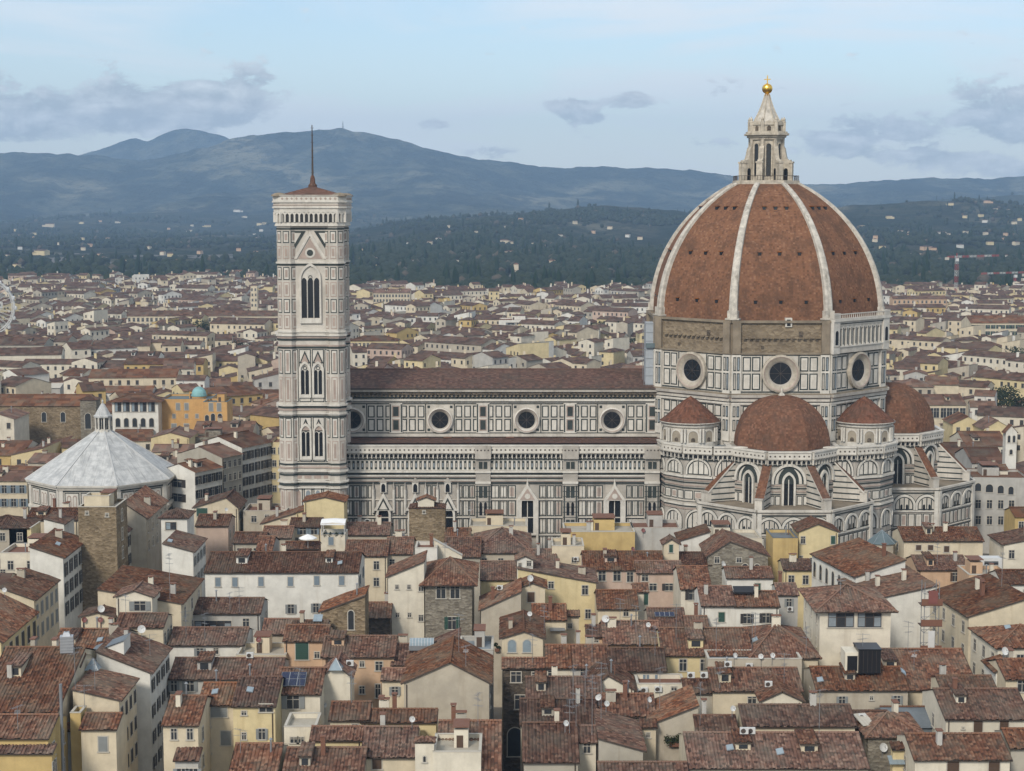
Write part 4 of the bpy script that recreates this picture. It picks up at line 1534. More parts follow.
# ================================================================== baptistery
YB = 402.0
XB = xat(104.3, YB, 470)
AB = 16.0
bap = tag(empty('baptistery', (0, 0, 0)), 'eight-sided white marble baptistery under a pale pyramid roof', 'baptistery')
zb = lambda py: zat(py, YB - AB)
mb = MB()
zev = zb(485.5)
oct_prism(mb, XB, YB, AB, 0, zev, 'marble', False)
for k in range(8):
    F, L = octa(XB, YB, AB, k)
    slab(mb, F, -.2, L + .2, zev - .5, zev, .9, 'marble_white')
    slab(mb, F, -.1, L + .1, zev - 1.1, zev - .5, .5, 'marble')
    slab(mb, F, 0, L, zev - 1.45, zev - 1.15, .2, 'marble_green')
    slab(mb, F, 0, .9, zev - 12, zev - 1.1, .25, 'marble_white')
    slab(mb, F, L - .9, L, zev - 12, zev - 1.1, .25, 'marble_white')
    for q in range(3):
        x0 = 1.1 + q * (L - 2.2) / 3
        x1 = x0 + (L - 2.2) / 3
        panel(mb, F, x0 + .15, x1 - .15, zev - 5.6, zev - 1.7, 'marble_white', .22, 'marble_green')
        for j in range(2):
            xm = x0 + (x1 - x0) * (.32 + .36 * j)
            prism(mb, F, arch_pts(xm, zev - 5.1, zev - 2.8, .95, 1.0, 4), .14, 'marble_pink', .05)
            prism(mb, F, arch_pts(xm, zev - 4.9, zev - 2.9, .55, 1.0, 4), .17, 'marble_white', .05)
    slab(mb, F, 0, L, zev - 6.5, zev - 5.9, .55, 'marble_white')
    for j in range(6): slab(mb, F, 0, L, zev - 8 - j * 1.6, zev - 7.5 - j * 1.6, .08, 'marble_green')
mb.build('wall', bap)
mb = MB()
zap = zat(430.5, YB)
e_ = oct_pts(XB, YB, AB + 1.0, zev + .05)
t_ = oct_pts(XB, YB, 1.6, zap)
for k in range(8):
    L = math.dist(e_[k], e_[(k + 1) % 8])
    mb.face([e_[k], e_[(k + 1) % 8], t_[(k + 1) % 8], t_[k]], 'bapt_roof', [(k * 20, 0), (k * 20 + L, 0), (k * 20 + L / 2 + .6, 20), (k * 20 + L / 2 - .6, 20)])
    mb.bar((e_[k][0], e_[k][1], e_[k][2]), t_[k], .22, 'bapt_roof', 5)
    e2 = oct_pts(XB, YB, AB + 1.0, zev - .2)
    mb.face([e2[k], e2[(k + 1) % 8], e_[(k + 1) % 8], e_[k]], 'marble_white')
mb.build('roof', bap)
ln_ = empty('lantern', (0, 0, 0), 0, bap)
mb = MB()
zk = zat(416.8, YB)
mb.lathe((XB, YB, zap - .2), [(2.0, 0), (2.0, .5), (1.5, .55), (1.5, zk - zap)], 'marble_white', 8)
for k in range(8):
    a = k * PI / 4 + .39
    mb.bar((XB + 1.75 * math.cos(a), YB + 1.75 * math.sin(a), zap + .3), (XB + 1.75 * math.cos(a), YB + 1.75 * math.sin(a), zk), .2, 'marble_white', 6)
    F = Fr(XB + 1.42 * math.sin(k * PI / 4) - math.cos(k * PI / 4) * .6, YB - 1.42 * math.cos(k * PI / 4) - math.sin(k * PI / 4) * .6, k * PI / 4)
    slab(mb, F, .25, .95, zap + .5, zk - .3, .06, 'dark_glass_and_gap')
mb.build('colonnade', ln_)
mb = MB()
mb.lathe((XB, YB, zk), [(2.2, 0), (2.2, .35), (1.9, .5), (1.15, 1.9), (.45, 3.0), (.15, 3.4), (.3, 3.7), (.15, 4.0), (0, 4.3)], 'bapt_roof', 8)
mb.build('cone', ln_)

# ================================================================== houses
SL = math.tan(R(17.5))


def slope(mb, E0, E1, R0, R1, mat='tile', ribs=True, seed=0, pitch=.42):
    """one roof slope over eave E0-E1 and ridge R0-R1, laid with courses of half-round tiles"""
    E0, E1, R0, R1 = map(Vector, (E0, E1, R0, R1))
    e = E1 - E0
    W = e.length
    if W < .2: return
    e.normalize()
    mid = (R0 + R1) / 2 - E0
    up = (mid - e * mid.dot(e))
    VM = up.length
    up.normalize()
    N = e.cross(up).normalized()
    if N.z < 0: N = -N
    u0, v0 = (R0 - E0).dot(e), (R0 - E0).dot(up)
    u1, v1 = (R1 - E0).dot(e), (R1 - E0).dot(up)
    rr = random.Random(seed)

    def vtop(u):
        if u < u0: return v0 * max(0, u / u0) if u0 > 1e-3 else v0
        if u > u1: return v1 * max(0, (W - u) / (W - u1)) if W - u1 > 1e-3 else v1
        return v0 + (v1 - v0) * ((u - u0) / (u1 - u0) if u1 - u0 > 1e-6 else 0)
    ou, ov_ = rr.random() * 50, rr.random() * 50
    if not ribs:
        mb.face([tuple(E0), tuple(E1), tuple(R1), tuple(R0)], mat, [(ou, ov_), (ou + W, ov_), (ou + u1, ov_ + v1), (ou + u0, ov_ + v0)])
        return
    n = max(2, int(W / pitch))
    st = W / n
    us, hs = [], []
    for k in range(n):
        for f, h in ((0, .0), (.22, .10), (.5, .125), (.78, .10)):
            us.append((k + f) * st)
            hs.append(h)
    us.append(W)
    hs.append(0)
    NR = max(1, int(VM / 2.0))
    sag = rr.uniform(.03, .13)
    rs_ = rr.uniform(.04, .16)
    ph = rr.random() * 6
    rows, uvs = [], []
    for j in range(NR + 1):
        row, uv = [], []
        jit = [rr.gauss(0, .025) for _ in range(n + 1)]
        for i, (u, h) in enumerate(zip(us, hs)):
            v = vtop(u) * j / NR
            d = h + jit[i // 4] + (sag * math.sin(u * .5 + ph + j) if 0 < j < NR else 0) - rs_ * math.sin(PI * u / W) * j / NR * (W > 6)
            q = E0 + e * u + up * (v + (jit[i // 4] * 2 if j == 0 else 0)) + N * d
            row.append(tuple(q))
            uv.append((ou + u, ov_ + v))
        rows.append(row)
        uvs.append(uv)
    mb.grid(rows, mat, uvs)
    a, b = E0 - N * .14, E1 - N * .14                                  # eave edge: gutter and underside
    mb.face([tuple(a), tuple(b), tuple(E1 + N * .05), tuple(E0 + N * .05)], 'gutter')
    mb.face([tuple(a), tuple(b), tuple(R1 - N * .14), tuple(R0 - N * .14)], 'gutter')
    for p, q in ((E0, R0), (E1, R1)):
        mb.face([tuple(p - N * .14), tuple(p + N * .06), tuple(q + N * .06), tuple(q - N * .14)], 'gutter')


def cap_row(mb, a, b, mat='terracotta', r=.17):
    """ridge tiles"""
    a, b = Vector(a), Vector(b)
    n = max(1, int((b - a).length / .5))
    for k in range(n):
        p, q = a + (b - a) * (k / n), a + (b - a) * ((k + .92) / n)
        mb.bar(tuple(p), tuple(q), r, 'tile', 5, r * .85)


WIN = {}
WSTYLE = dict(d=('pane', None, 0), b=('pane', 'wood_brown', 1), g=('pane', 'shutter_green', 1), k=('pane', 'shutter_dark', 1), y=('pane', 'shutter_grey', 1), l=('pane', 'shutter_blue', 1),
              B=('pane', 'wood_brown', 2), G=('pane', 'shutter_green', 2), K=('pane', 'shutter_dark', 2), Y=('pane', 'shutter_grey', 2), L=('pane', 'shutter_blue', 2), a=('pane', None, 3), s=('pane', None, 4), A=('sky_glass', None, 3))


def window(parent, x, z, w_, h, style='d', F=None, lod=0):
    """hole-dark pane in a pale surround; style letter sets the shutters (small: open, capital: closed)"""
    key = (round(w_, 1), round(h, 1), style)
    w_, h = key[0], key[1]
    gl, sh, mode = WSTYLE[style]
    if key not in WIN:
        mb = MB()
        F0 = Fr(0, 0, 0)
        if mode == 3:
            arch_band(mb, F0, 0, -h / 2, h / 2 - w_ / 2, w_, .14, .08, 'frame_pale')
            prism(mb, F0, arch_pts(0, -h / 2, h / 2 - w_ / 2, w_), .035, gl, 0, False)
        else:
            f = .13
            for a, b, c, d in ((-w_ / 2 - f, w_ / 2 + f, h / 2, h / 2 + f), (-w_ / 2 - f, -w_ / 2, -h / 2, h / 2), (w_ / 2, w_ / 2 + f, -h / 2, h / 2)):
                slab(mb, F0, a, b, c, d, .07, 'frame_pale')
            slab(mb, F0, -w_ / 2, w_ / 2, -h / 2, h / 2, .03, gl)
        slab(mb, F0, -w_ / 2 - .22, w_ / 2 + .22, -h / 2 - .14, -h / 2, .17, 'frame_pale')
        if mode in (0, 1, 4) and style != 's':
            slab(mb, F0, -.04, .04, -h / 2, h / 2, .05, 'frame_pale', .03)
            slab(mb, F0, -w_ / 2, w_ / 2, h * .18, h * .18 + .07, .05, 'frame_pale', .03)
        if style == 's':
            nm_ = max(2, int(w_ / 1.1))
            for q in range(nm_ + 1):
                x_ = -w_ / 2 + w_ * q / nm_
                slab(mb, F0, max(-w_ / 2, x_ - .05), min(w_ / 2, x_ + .05), -h / 2, h / 2, .055, 'gutter', .03)
                if q < nm_ and q % 2 == 0: slab(mb, F0, x_ + .12, x_ + w_ / nm_ - .12, -h / 2 + .15, h / 2 - .15 - .3 * (q % 3), .04, 'sky_glass' if q % 4 == 0 and w_ < 3.5 else 'lead', .03)  # pale sheets paint reflections into some of the panes
            slab(mb, F0, -w_ / 2, w_ / 2, h * .12, h * .12 + .07, .052, 'gutter', .03)
        sm = None
        if sh:
            s_ = MB()
            sw = w_ / 2 if mode == 2 else w_ * .46
            slab(s_, F0, -sw / 2, sw / 2, -h / 2, h / 2, .12, sh, .05)
            for q in range(max(2, int(h / .3))):
                slab(s_, F0, -sw / 2 + .06, sw / 2 - .06, -h / 2 + q * .3 + .07, -h / 2 + q * .3 + .20, .145, sh, .12)
            sm = s_.mesh('shutter')
        WIN[key] = (mb.mesh('window'), sm)
    wm, sm = WIN[key]
    F = F or Fr(0, 0, 0)
    px, py, _ = F.p(x, 0, 0)
    rz = math.atan2(F.t[1], F.t[0])
    o = place('window', wm, parent, (px, py, z), rz)
    if sm and not lod:
        dxs = (w_ / 4, -w_ / 4) if mode == 2 else (w_ / 2 + w_ * .25, -w_ / 2 - w_ * .25)
        for q in dxs: place('shutter', sm, o, (q, 0, 0))
    return o


CHIM = []


def chimney_mesh(i):
    while len(CHIM) <= i:
        k = len(CHIM)
        mb = MB()
        w_, d, h = (.8, .6, 1.5) if k % 3 == 0 else (.55, .55, 1.9) if k % 3 == 1 else (1.3, .6, 1.2)
        m_ = ('plaster_warm_white', 'plaster_grey', 'plaster_beige', 'plaster_dirty', 'terracotta')[k % 5]
        mb.box(-w_ / 2, w_ / 2, -d / 2, d / 2, -1.2, h, m_)
        for x in (-w_ * .4, w_ * .4): mb.box(x - .06, x + .06, -d / 2, d / 2, h, h + .25, m_)
        mb.box(-w_ / 2 - .1, w_ / 2 + .1, -d / 2 - .1, d / 2 + .1, h + .25, h + .36, 'terracotta', True)
        if k % 9 in (3, 7):                                              # metal flue with a cowl
            mb = MB()
            mb.bar((0, 0, -1), (0, 0, 1.7), .11, 'galv', 7)
            mb.lathe((0, 0, 1.75), [(.26, 0), (0, .25)], 'galv', 8)
            mb.bar((.5, .1, -1), (.5, .1, 1.0), .08, 'terracotta', 6)
        CHIM.append(mb.mesh('chimney'))
    return CHIM[i]


HOUSES = []


def house(label, x0, x1, ye, yr, z, t='S', wall='cream', win=None, side=None, d=None, rot=0.0, xr=None, roof='tile', chim=None, ov=.45,
          name='house', cat='house', group='tiled houses packed in front of the cathedral', base=0.0, hip=0, wlist=None, ribs=True):
    """x0,x1,ye: front eave as seen in the photograph, yr: ridge, z: eave height"""
    seed = len(HOUSES) + 11
    rr = random.Random(seed)
    y0 = depth_of(ye, z) if t not in 'F' else depth_of(ye, z)
    X0_ = at(x0, ye, y0)[0]
    th = R(rot)
    U1 = at(x1, ye, 1.0)[0]
    W = (U1 * y0 - X0_) / (math.cos(th) - U1 * math.sin(th))
    root = empty(name, (X0_, y0, 0), th)
    tag(root, label, cat, group)
    wm = 'plaster_' + wall if 'plaster_' + wall in MATS else wall
    wb, rb = MB(), MB()
    caps = []

    def zrow(py, yy): return at(x0, py, yy)[2]
    if t in 'SMH':
        L = 3.0
        lo_, hi_ = .5, 40.0
        for _ in range(40):                                           # depth of the slope that brings its ridge to row yr
            L = (lo_ + hi_) / 2
            if zrow(yr, y0 + L) > z + L * SL: lo_ = L
            else: hi_ = L
        if L > 14: L = 14
        if t == 'S' and d: L = d / 2
        zt = z + L * SL
        D = L if t == 'M' else 2 * L
    else:
        D = d or 10.0
    eo = ov
    if t == 'S':
        wb.box(0, W, 0, D, base, z, wm)
        for x in (0, W): wb.face([(x, 0, z), (x, D, z), (x, L, zt)], wm)
        sv = .22
        zo = z - eo * SL
        slope(rb, (-sv, -eo, zo + .14), (W + sv, -eo, zo + .14), (-sv, L, zt + .14), (W + sv, L, zt + .14), roof, ribs, seed)
        slope(rb, (W + sv, D + eo, zo + .14), (-sv, D + eo, zo + .14), (W + sv, L, zt + .14), (-sv, L, zt + .14), roof, False, seed)
        cap_row(rb, (-sv, L, zt + .22), (W + sv, L, zt + .22))
        top = lambda x, y: z + (min(y, D - y)) * SL
    elif t == 'M':
        wb.box(0, W, 0, D, base, z, wm)
        for x in (0, W): wb.face([(x, 0, z), (x, D, z), (x, D, zt)], wm)
        wb.face([(0, D, z), (W, D, z), (W, D, zt), (0, D, zt)], wm)
        slope(rb, (-.2, -eo, z - eo * SL + .14), (W + .2, -eo, z - eo * SL + .14), (-.2, D + .1, zt + .14), (W + .2, D + .1, zt + .14), roof, ribs, seed)
        top = lambda x, y: z + y * SL
    elif t == 'H':
        wb.box(0, W, 0, D, base, z, wm)
        i = min(L, W / 2)
        a, b = (i, L, zt + .14), (W - i, L, zt + .14)
        zo = z - eo * SL + .14
        q = [(-eo, -eo, zo), (W + eo, -eo, zo), (W + eo, D + eo, zo), (-eo, D + eo, zo)]
        slope(rb, q[0], q[1], a, b, roof, ribs, seed)
        slope(rb, q[1], q[2], b, b, roof, ribs, seed + 1)
        slope(rb, q[2], q[3], b, a, roof, False, seed)
        slope(rb, q[3], q[0], a, a, roof, ribs, seed + 2)
        for p, r_ in ((q[0], a), (q[1], b)): cap_row(rb, (p[0], p[1], p[2] + .06), (r_[0], r_[1], r_[2] + .08))
        if W - 2 * i > .5: cap_row(rb, (a[0], a[1], a[2] + .08), (b[0], b[1], b[2] + .08))
        top = lambda x, y: z + min(y, D - y, x * L / i, (W - x) * L / i) * SL
    elif t == 'G':
        xr = xr if xr is not None else (x0 + x1) / 2
        xa = max(.3, min(W - .3, (at(xr, yr, y0)[0] - X0_) / math.cos(th)))
        zt = at(xr, yr, y0)[2]
        wb.box(0, W, 0, D, base, z, wm)
        for y in (0, D): wb.face([(0, y, z), (W, y, z), (xa, y, zt)], wm)
        g0, g1 = (zt - z) / xa, (zt - z) / (W - xa)
        f = .25
        slope(rb, (-eo, D + f, z - eo * g0 + .12), (-eo, -f, z - eo * g0 + .12), (xa, D + f, zt + .12), (xa, -f, zt + .12), roof, ribs, seed)
        slope(rb, (W + eo, -f, z - eo * g1 + .12), (W + eo, D + f, z - eo * g1 + .12), (xa, -f, zt + .12), (xa, D + f, zt + .12), roof, ribs, seed + 1)
        cap_row(rb, (xa, -f, zt + .2), (xa, D + f, zt + .2))
        top = lambda x, y: z + (x * g0 if x < xa else (W - x) * g1)
    elif t in 'LR':
        zt = at(x1 if t == 'L' else x0, yr, y0 + (W * math.sin(th) if t == 'L' else 0))[2]
        zl_, zr_ = (z, zt) if t == 'L' else (zt, z)
        if t == 'R':
            pass
        wb.box(0, W, 0, D, base, min(zl_, zr_), wm)
        lo = min(zl_, zr_)
        for y in (0, D): wb.face([(0, y, lo), (W, y, lo), (W, y, max(lo, zr_)), (0, y, max(lo, zl_))][:4], wm)
        if t == 'L': wb.face([(W, 0, lo), (W, D, lo), (W, D, zr_), (W, 0, zr_)], wm)
        else: wb.face([(0, 0, lo), (0, D, lo), (0, D, zl_), (0, 0, zl_)], wm)
        g = (zt - z) / W
        f = .25
        if t == 'L': slope(rb, (-eo, D + f, z - eo * g + .12), (-eo, -f, z - eo * g + .12), (W + .12, D + f, zt + .14), (W + .12, -f, zt + .14), roof, ribs, seed)
        else: slope(rb, (W + eo, -f, z - eo * g + .12), (W + eo, D + f, z - eo * g + .12), (-.12, -f, zt + .14), (-.12, D + f, zt + .14), roof, ribs, seed)
        top = lambda x, y: zl_ + (zr_ - zl_) * x / W
    elif t == 'F':
        wb.box(0, W, 0, D, base, z - .7, wm)
        for a in ((0, W, 0, .25), (0, W, D - .25, D), (0, .25, .25, D - .25), (W - .25, W, .25, D - .25)):
            wb.box(a[0], a[1], a[2], a[3], z - .7, z, wm)
            rb.box(a[0] - .05, a[1] + .05, a[2] - .05, a[3] + .05, z, z + .09, 'frame_pale' if roof == 'tile' else roof, True)
        rb.box(.25, W - .25, .25, D - .25, z - .75, z - .62, rr.choice(('terracotta', 'plaster_dirty', 'lead')) if roof == 'tile' else roof)
        if W > 5 and D > 5:
            hb = MB()
            x_ = W * rr.uniform(.1, .5)
            hb.box(x_, x_ + W * .3, D * .5, D - .4, z - .7, z + rr.uniform(1.0, 1.9), wm)
            hb.box(x_ - .15, x_ + W * .3 + .15, D * .5 - .15, D - .3, z + 1.9, z + 2.02, 'terracotta', True)
            slab(hb, Fr(x_ + .3, D * .5), 0, .8, z - .6, z + .9, .04, 'wood_brown')
            hb.build('stair_hut', root)
        top = lambda x, y: z - .65
    wo_ = wb.build('wall', root)
    ro_ = rb.build('roof', root)
    # windows
    if win:
        n, st, rows = win[:3]
        ww, wh = win[3:5] if len(win) > 4 else (1.0, 1.6)
        g = 3.3
        for r in range(rows):
            zz = z - (1.05 if t != 'F' else 1.5) - wh / 2 - r * g
            if zz - wh / 2 < base + .3: break
            for k in range(n):
                window(root, W * (k + .5 + rr.uniform(-.08, .08)) / n, zz, ww, wh, st)
    for (px, py, pw, ph, st) in (wlist or []):                          # windows placed as the photograph shows them
        x = (at(px, py, y0)[0] - X0_) / math.cos(th)
        zz = at(px, py, y0)[2]
        k = FPX / y0
        if -.3 < x < W + .3: window(root, x, zz, pw / k, ph / k, st)
    if side:
        n, st, rows = side[:3]
        ww, wh = side[3:5] if len(side) > 4 else (1.0, 1.7)
        right = (x0 + x1) / 2 < CX
        F = Fr(W, 0, PI / 2) if right else Fr(0, D, -PI / 2)
        zs = z if t != 'G' else z
        if t == 'L' and right: zs = z
        for r in range(rows):
            zz = zs - 1.2 - wh / 2 - r * 3.6
            for k in range(n): window(root, D * (k + .5) / n, zz, ww, wh, st, F)
    # chimneys belong to the roof
    nc = rr.choice((0, 1, 1, 2)) if chim is None else chim
    for k in range(nc):
        x, y = W * rr.uniform(.15, .85), D * rr.uniform(.25, .75)
        place('chimney', chimney_mesh(rr.randrange(9)), ro_, (x, y, top(x, y) + .1), rr.choice((0, PI / 2)))
    if t == 'S' and W > 9 and L > 4.5 and not name.startswith('tower') and rr.random() < .8:
        for k in range(1 + (W > 16)):                                   # attic dormers
            x = W * (rr.uniform(.15, .42) + .45 * k)
            dw, dh = rr.uniform(1.2, 2.2), rr.uniform(1.0, 1.5)
            y = L * rr.uniform(.25, .55)
            zb_ = z + y * SL
            d_ = MB()
            y1 = min(y + dh / SL, L)
            d_.box(x - dw / 2, x + dw / 2, y, y1, zb_ - .6, zb_ + dh, wm)
            slab(d_, Fr(x - dw * .3, y), 0, dw * .6, zb_ + .3, zb_ + dh - .25, .04, 'pane')
            slope(d_, (x - dw / 2 - .2, y - .3, zb_ + dh + .05), (x + dw / 2 + .2, y - .3, zb_ + dh + .05), (x - dw / 2 - .2, y1 + .4, zb_ + dh + .5), (x + dw / 2 + .2, y1 + .4, zb_ + dh + .5), 'tile', True, seed + k)
            d_.build('dormer', ro_)
    if rr.random() < .6 and t in 'SG' and W > 5:                        # rain pipe
        mb = MB()
        x = rr.choice((.35, W - .35))
        mb.bar((x, -.1, base), (x, -.1, z - .2), .07, 'gutter', 5)
        mb.build('rain_pipe', root)
    HOUSES.append(dict(root=root, label=label, y0=y0, W=W, D=D, z=z, top=top))
    return root


h = house
# ---- left: the street towards the baptistery
h('tall rough brown stone tower house beside the narrow left street', 78, 116, 507, 0, 27, 'F', 'stone', None, (1, 'd', 4, 1.2, 2.2), d=9, name='tower_house', cat='tower house', chim=0,
  wlist=[(87, 513, 2.5, 3, 'd'), (107, 515, 2.5, 3, 'd')])
h('cream penthouse hut on top of the rough brown stone tower', 84, 109, 496, 0, 28.7, 'F', 'cream', (2, 'd', 1, .8, .8), d=4, chim=0, base=26.2)
h('white palace with dark shutters facing the narrow left street', 30, 63, 558, 547, 20, 'R', 'white', None, (5, 'k', 3, 1.2, 2.4), d=17, name='palace', cat='palace')
h('white terrace house with a jagged parapet above the left street', 0, 61, 553, 0, 19.5, 'F', 'warm_white', (3, 'd', 1), d=9, wlist=[(3, 573, 5, 7, 'd')], chim=1)
h('cream house with grey shutters, one roof nearer than the white street palace', 0, 34, 600, 588, 18, 'R', 'cream', None, (5, 'Y', 2, 1.2, 2.2), d=15)
h('big roofed palace cut by the left picture edge, tall windows to the street', -60, 1, 642, 612, 18, 'R', 'pale_yellow', None, (6, 'K', 2, 1.3, 2.6), d=19, name='palace', cat='palace')
h('long red roof with a row of small white dormers at far left', -25, 57, 712, 640, 20, 'S', 'cream', None, None, chim=3)
h('small cream attic house with one dark square window and tiled lid', 44, 80, 666, 654, 22.6, 'S', 'cream', None, None, d=5, chim=0, wlist=[(61, 672, 8, 8, 'd')])
h('cream house with tilted tiled roof and dark shuttered side wall', 73, 119, 700.5, 690, 20, 'R', 'cream', None, (4, 'K', 3), d=10)
h('tall white house with dark shutters closing the left block', 97, 150, 673, 652, 20, 'R', 'white', None, (4, 'k', 4), d=13)
h('plain cream front with a single tall grey window, bottom left', 81, 116, 729, 709, 18, 'S', 'cream', None, None, d=6, chim=0, wlist=[(103, 744, 9, 16, 'Y')])
h('yellow palace with corniced front in the bottom left corner', -40, 48, 738, 716, 19, 'S', 'ochre', None, (2, 'd', 2), chim=0, name='palace', cat='palace', wlist=[(38, 767, 5, 5, 'd')])
h('low tiled strip over the cornice of the yellow corner palace', -40, 52, 753, 745, 17.6, 'M', 'ochre', None, (2, 'd', 2), chim=0)
h('slim yellow stair tower beside the cream front at bottom left', 70, 80.5, 713, 0, 19.5, 'F', 'ochre', None, d=3, chim=0)
h('grey plastered wall house behind the slim yellow stair tower', 58, 74, 730, 724, 17, 'M', 'grey', None, (2, 'd', 2), d=5, chim=0)
h('long building with red roof and arched windows, right of the stone tower', 124, 146, 518, 503, 22, 'R', 'beige', None, (5, 'd', 2, 1.3, 2.0), d=20, name='palace', cat='palace')
h('lower red roofed wing joined to the stone tower', 117, 127, 531, 524, 20, 'R', 'white', None, (3, 'k', 2, 1.1, 2), d=9, chim=0)
h('white cube house with hipped tiled roof and a wide triple window', 161, 187, 518, 509, 23, 'H', 'white', None, None, chim=0, wlist=[(171, 526, 11, 8, 's')])
h('white house with tilted roof below the white cube house', 163, 193, 552, 544, 20, 'R', 'white', None, (4, 'y', 2, 1.0, 1.6), d=12.6)
h('large red ridge roof with a tall aerial, left of the long white house', 98, 181, 604, 590, 20, 'R', 'cream', None, (3, 'd', 2), d=18, chim=2)
h('cream dormer house with french window amid the large red ridge roof', 116, 152, 597, 591, 22.1, 'G', 'warm_white', None, None, d=6, chim=0, wlist=[(140, 606, 11, 10, 'y')])
h('cream wall under a dark tiled strip roof, left of the arcaded strip window', 116, 163, 627, 611, 19.5, 'S', 'cream', None, (3, 'd', 2), d=7)
h('small cream hut with two red dishes at far left', 81, 114, 617, 613, 19, 'G', 'cream', None, None, d=5, chim=0)
h('wide red roof carrying metal vents and a slate lean-to at left', 50, 118, 656, 630, 19, 'S', 'beige', None, None, chim=3)
h('grey slate lean-to with white cheek on the wide left roof', 92, 124, 653, 641, 22, 'L', 'white', None, None, d=4, roof='zinc', chim=0, base=18, ribs=False)
h('brown hipped roof house at the left edge below the baptistery', -25, 27, 528, 516, 17, 'H', 'beige', (3, 'd', 1), chim=1)
h('pale flat shed with a yellow side at the left edge', 9, 31, 528, 0, 17, 'F', 'pale_yellow', None, None, d=7, chim=0, roof='frame_pale')
h('little white gabled house with red roof in front of the baptistery', 44, 64, 524, 519, 17, 'R', 'white', None, None, d=8, chim=1)
h('low red roof between the baptistery and the brown stone tower', 26, 78, 520, 510, 15, 'S', 'cream', (3, 'd', 1), d=10, chim=3)
# ---- left centre: long white house and the rows below it
h('long white house with six blue shuttered windows under one long roof', 205, 358, 572.5, 553, 19, 'S', 'white', None, (2, 'l', 2), chim=2,
  wlist=[(218, 582, 5, 9, 'L'), (235, 582, 5, 9, 'L'), (261, 581.5, 5.5, 9, 'L'), (290.4, 581.5, 5.5, 9, 'L'), (316.8, 580.5, 5.5, 9, 'L'), (341.7, 580.5, 5.5, 9, 'L'), (262, 609, 5, 9, 'y'), (291, 609, 6, 9, 'y'), (316, 608, 5, 9, 'y'), (237, 609, 5, 9, 'y')])
h('cream house with blue shutters beside the white pergola', 290, 321, 527, 514, 17, 'S', 'cream', None, (2, 'd', 2), d=7, chim=1, wlist=[(303, 531, 6, 7, 'l'), (314, 531, 6, 7, 'l'), (296, 540, 5, 5, 'd')])
h('cream balcony block under the white pergola', 321, 345, 535, 0, 16.6, 'F', 'warm_white', None, None, d=6, chim=0, wlist=[(331, 541, 5, 8, 'L')])
h('yellow gabled house against the foot of the bell tower', 304, 344, 502, 497.5, 21, 'G', 'pale_yellow', None, None, d=7, chim=0, xr=325)
h('yellow gable nearer and wider than the one at the bell tower foot', 296, 342, 513, 504.5, 18.5, 'G', 'pale_yellow', None, None, d=7, chim=0, xr=328)
h('long low tiled roof rising towards the bell tower foot', 262, 300, 524, 512, 16, 'L', 'cream', None, None, d=7, chim=1)
h('plain cream wall with two small dark windows left of the bell tower', 243, 286, 511, 0, 17, 'F', 'beige', None, None, d=9, chim=0, wlist=[(254, 519, 5, 6, 'd'), (267, 516, 4, 3, 'd')])
h('cream gabled house with wide green shuttered opening, left of bell tower', 194, 238, 508, 498, 18, 'G', 'cream', None, (2, 'k', 1), d=10, xr=226, wlist=[(202, 512, 11, 8, 'G')])
h('pinkish white house with stepped front behind the white cube house', 196, 228, 526, 518, 18, 'S', 'pink', None, (2, 'd', 2), d=9, chim=1)
h('brown roofed grey house in the gap before the long white house', 233, 264, 543, 534, 16, 'S', 'dirty', (2, 'd', 1), None, d=8)
h('brown roofed house beside the cream house with blue shutters', 262, 291, 538, 528, 16, 'S', 'beige', (3, 'd', 1), None, d=9)
h('steep brown roof with a bare grey flank before the long white roof', 256, 271, 553, 534, 17, 'S', 'grey', None, None, d=12, chim=0)
h('dark red roofs in front of the side door of the cathedral', 345, 389, 535, 528, 14, 'S', 'beige', (3, 'd', 1), None, d=10)
h('red tiled terrace roof beside the white parasol', 285, 318, 549, 543, 17, 'S', 'terracotta', None, None, d=5, chim=0)
h('grey white house with a long strip window below the long white house', 173, 260, 613.5, 603, 16, 'S', 'grey', None, (2, 'd', 1), d=9, wlist=[(213, 624, 38, 7, 's'), (246, 623, 6, 9, 'd')])
h('white house with grey shuttered windows under a short tiled roof', 169, 244, 645, 630, 16.5, 'S', 'white', None, None, d=9, wlist=[(200, 652, 6, 8, 'y'), (216, 651, 5, 6, 'd')])
h('long dark tiled roof over open grey shutters, lower left', 170, 280, 679, 659, 16, 'S', 'grey', None, None, wlist=[(174, 686, 6, 11, 'y'), (190, 686, 8, 11, 'y'), (210, 685, 6, 8, 'y'), (226, 684, 5, 6, 'y')])
h('peach house with tall dark green shutter doors', 284, 327, 641, 630, 18, 'S', 'peach', None, None, d=8, chim=0, wlist=[(302, 651, 13, 18, 'G'), (317, 655, 5, 6, 'd')])
h('cream house with wide grey shutters and small tiled porch', 199, 235, 705, 684, 17.5, 'S', 'cream', None, None, wlist=[(219, 712, 16, 10, 'Y'), (226, 738, 10, 15, 'Y'), (206, 737, 5, 8, 'Y')])
h('pale house with tiny paired windows beside the wide grey shutters', 233, 275, 706, 678, 18, 'S', 'pale_yellow', None, None, wlist=[(244, 713, 5, 4, 'd'), (244, 736, 4, 7, 'd'), (266, 708, 13, 8, 'd'), (262, 734, 6, 11, 'y')])
h('house with solar panels on its red roof and striped shutters', 276, 320, 694, 669, 17.8, 'S', 'warm_white', None, None, chim=0, wlist=[(293, 702, 12, 14, 'y')])
h('pale yellow house with two tall windows at lower left', 163, 198, 725, 697, 17.5, 'S', 'cream', None, (2, 'd', 2), wlist=[(174, 734, 6, 11, 'd'), (190, 734, 6, 11, 'd')])
h('dark tiled roof at the bottom edge, left of the patched roof', 230, 276, 774, 745, 16.6, 'S', 'cream', None, None, chim=1)
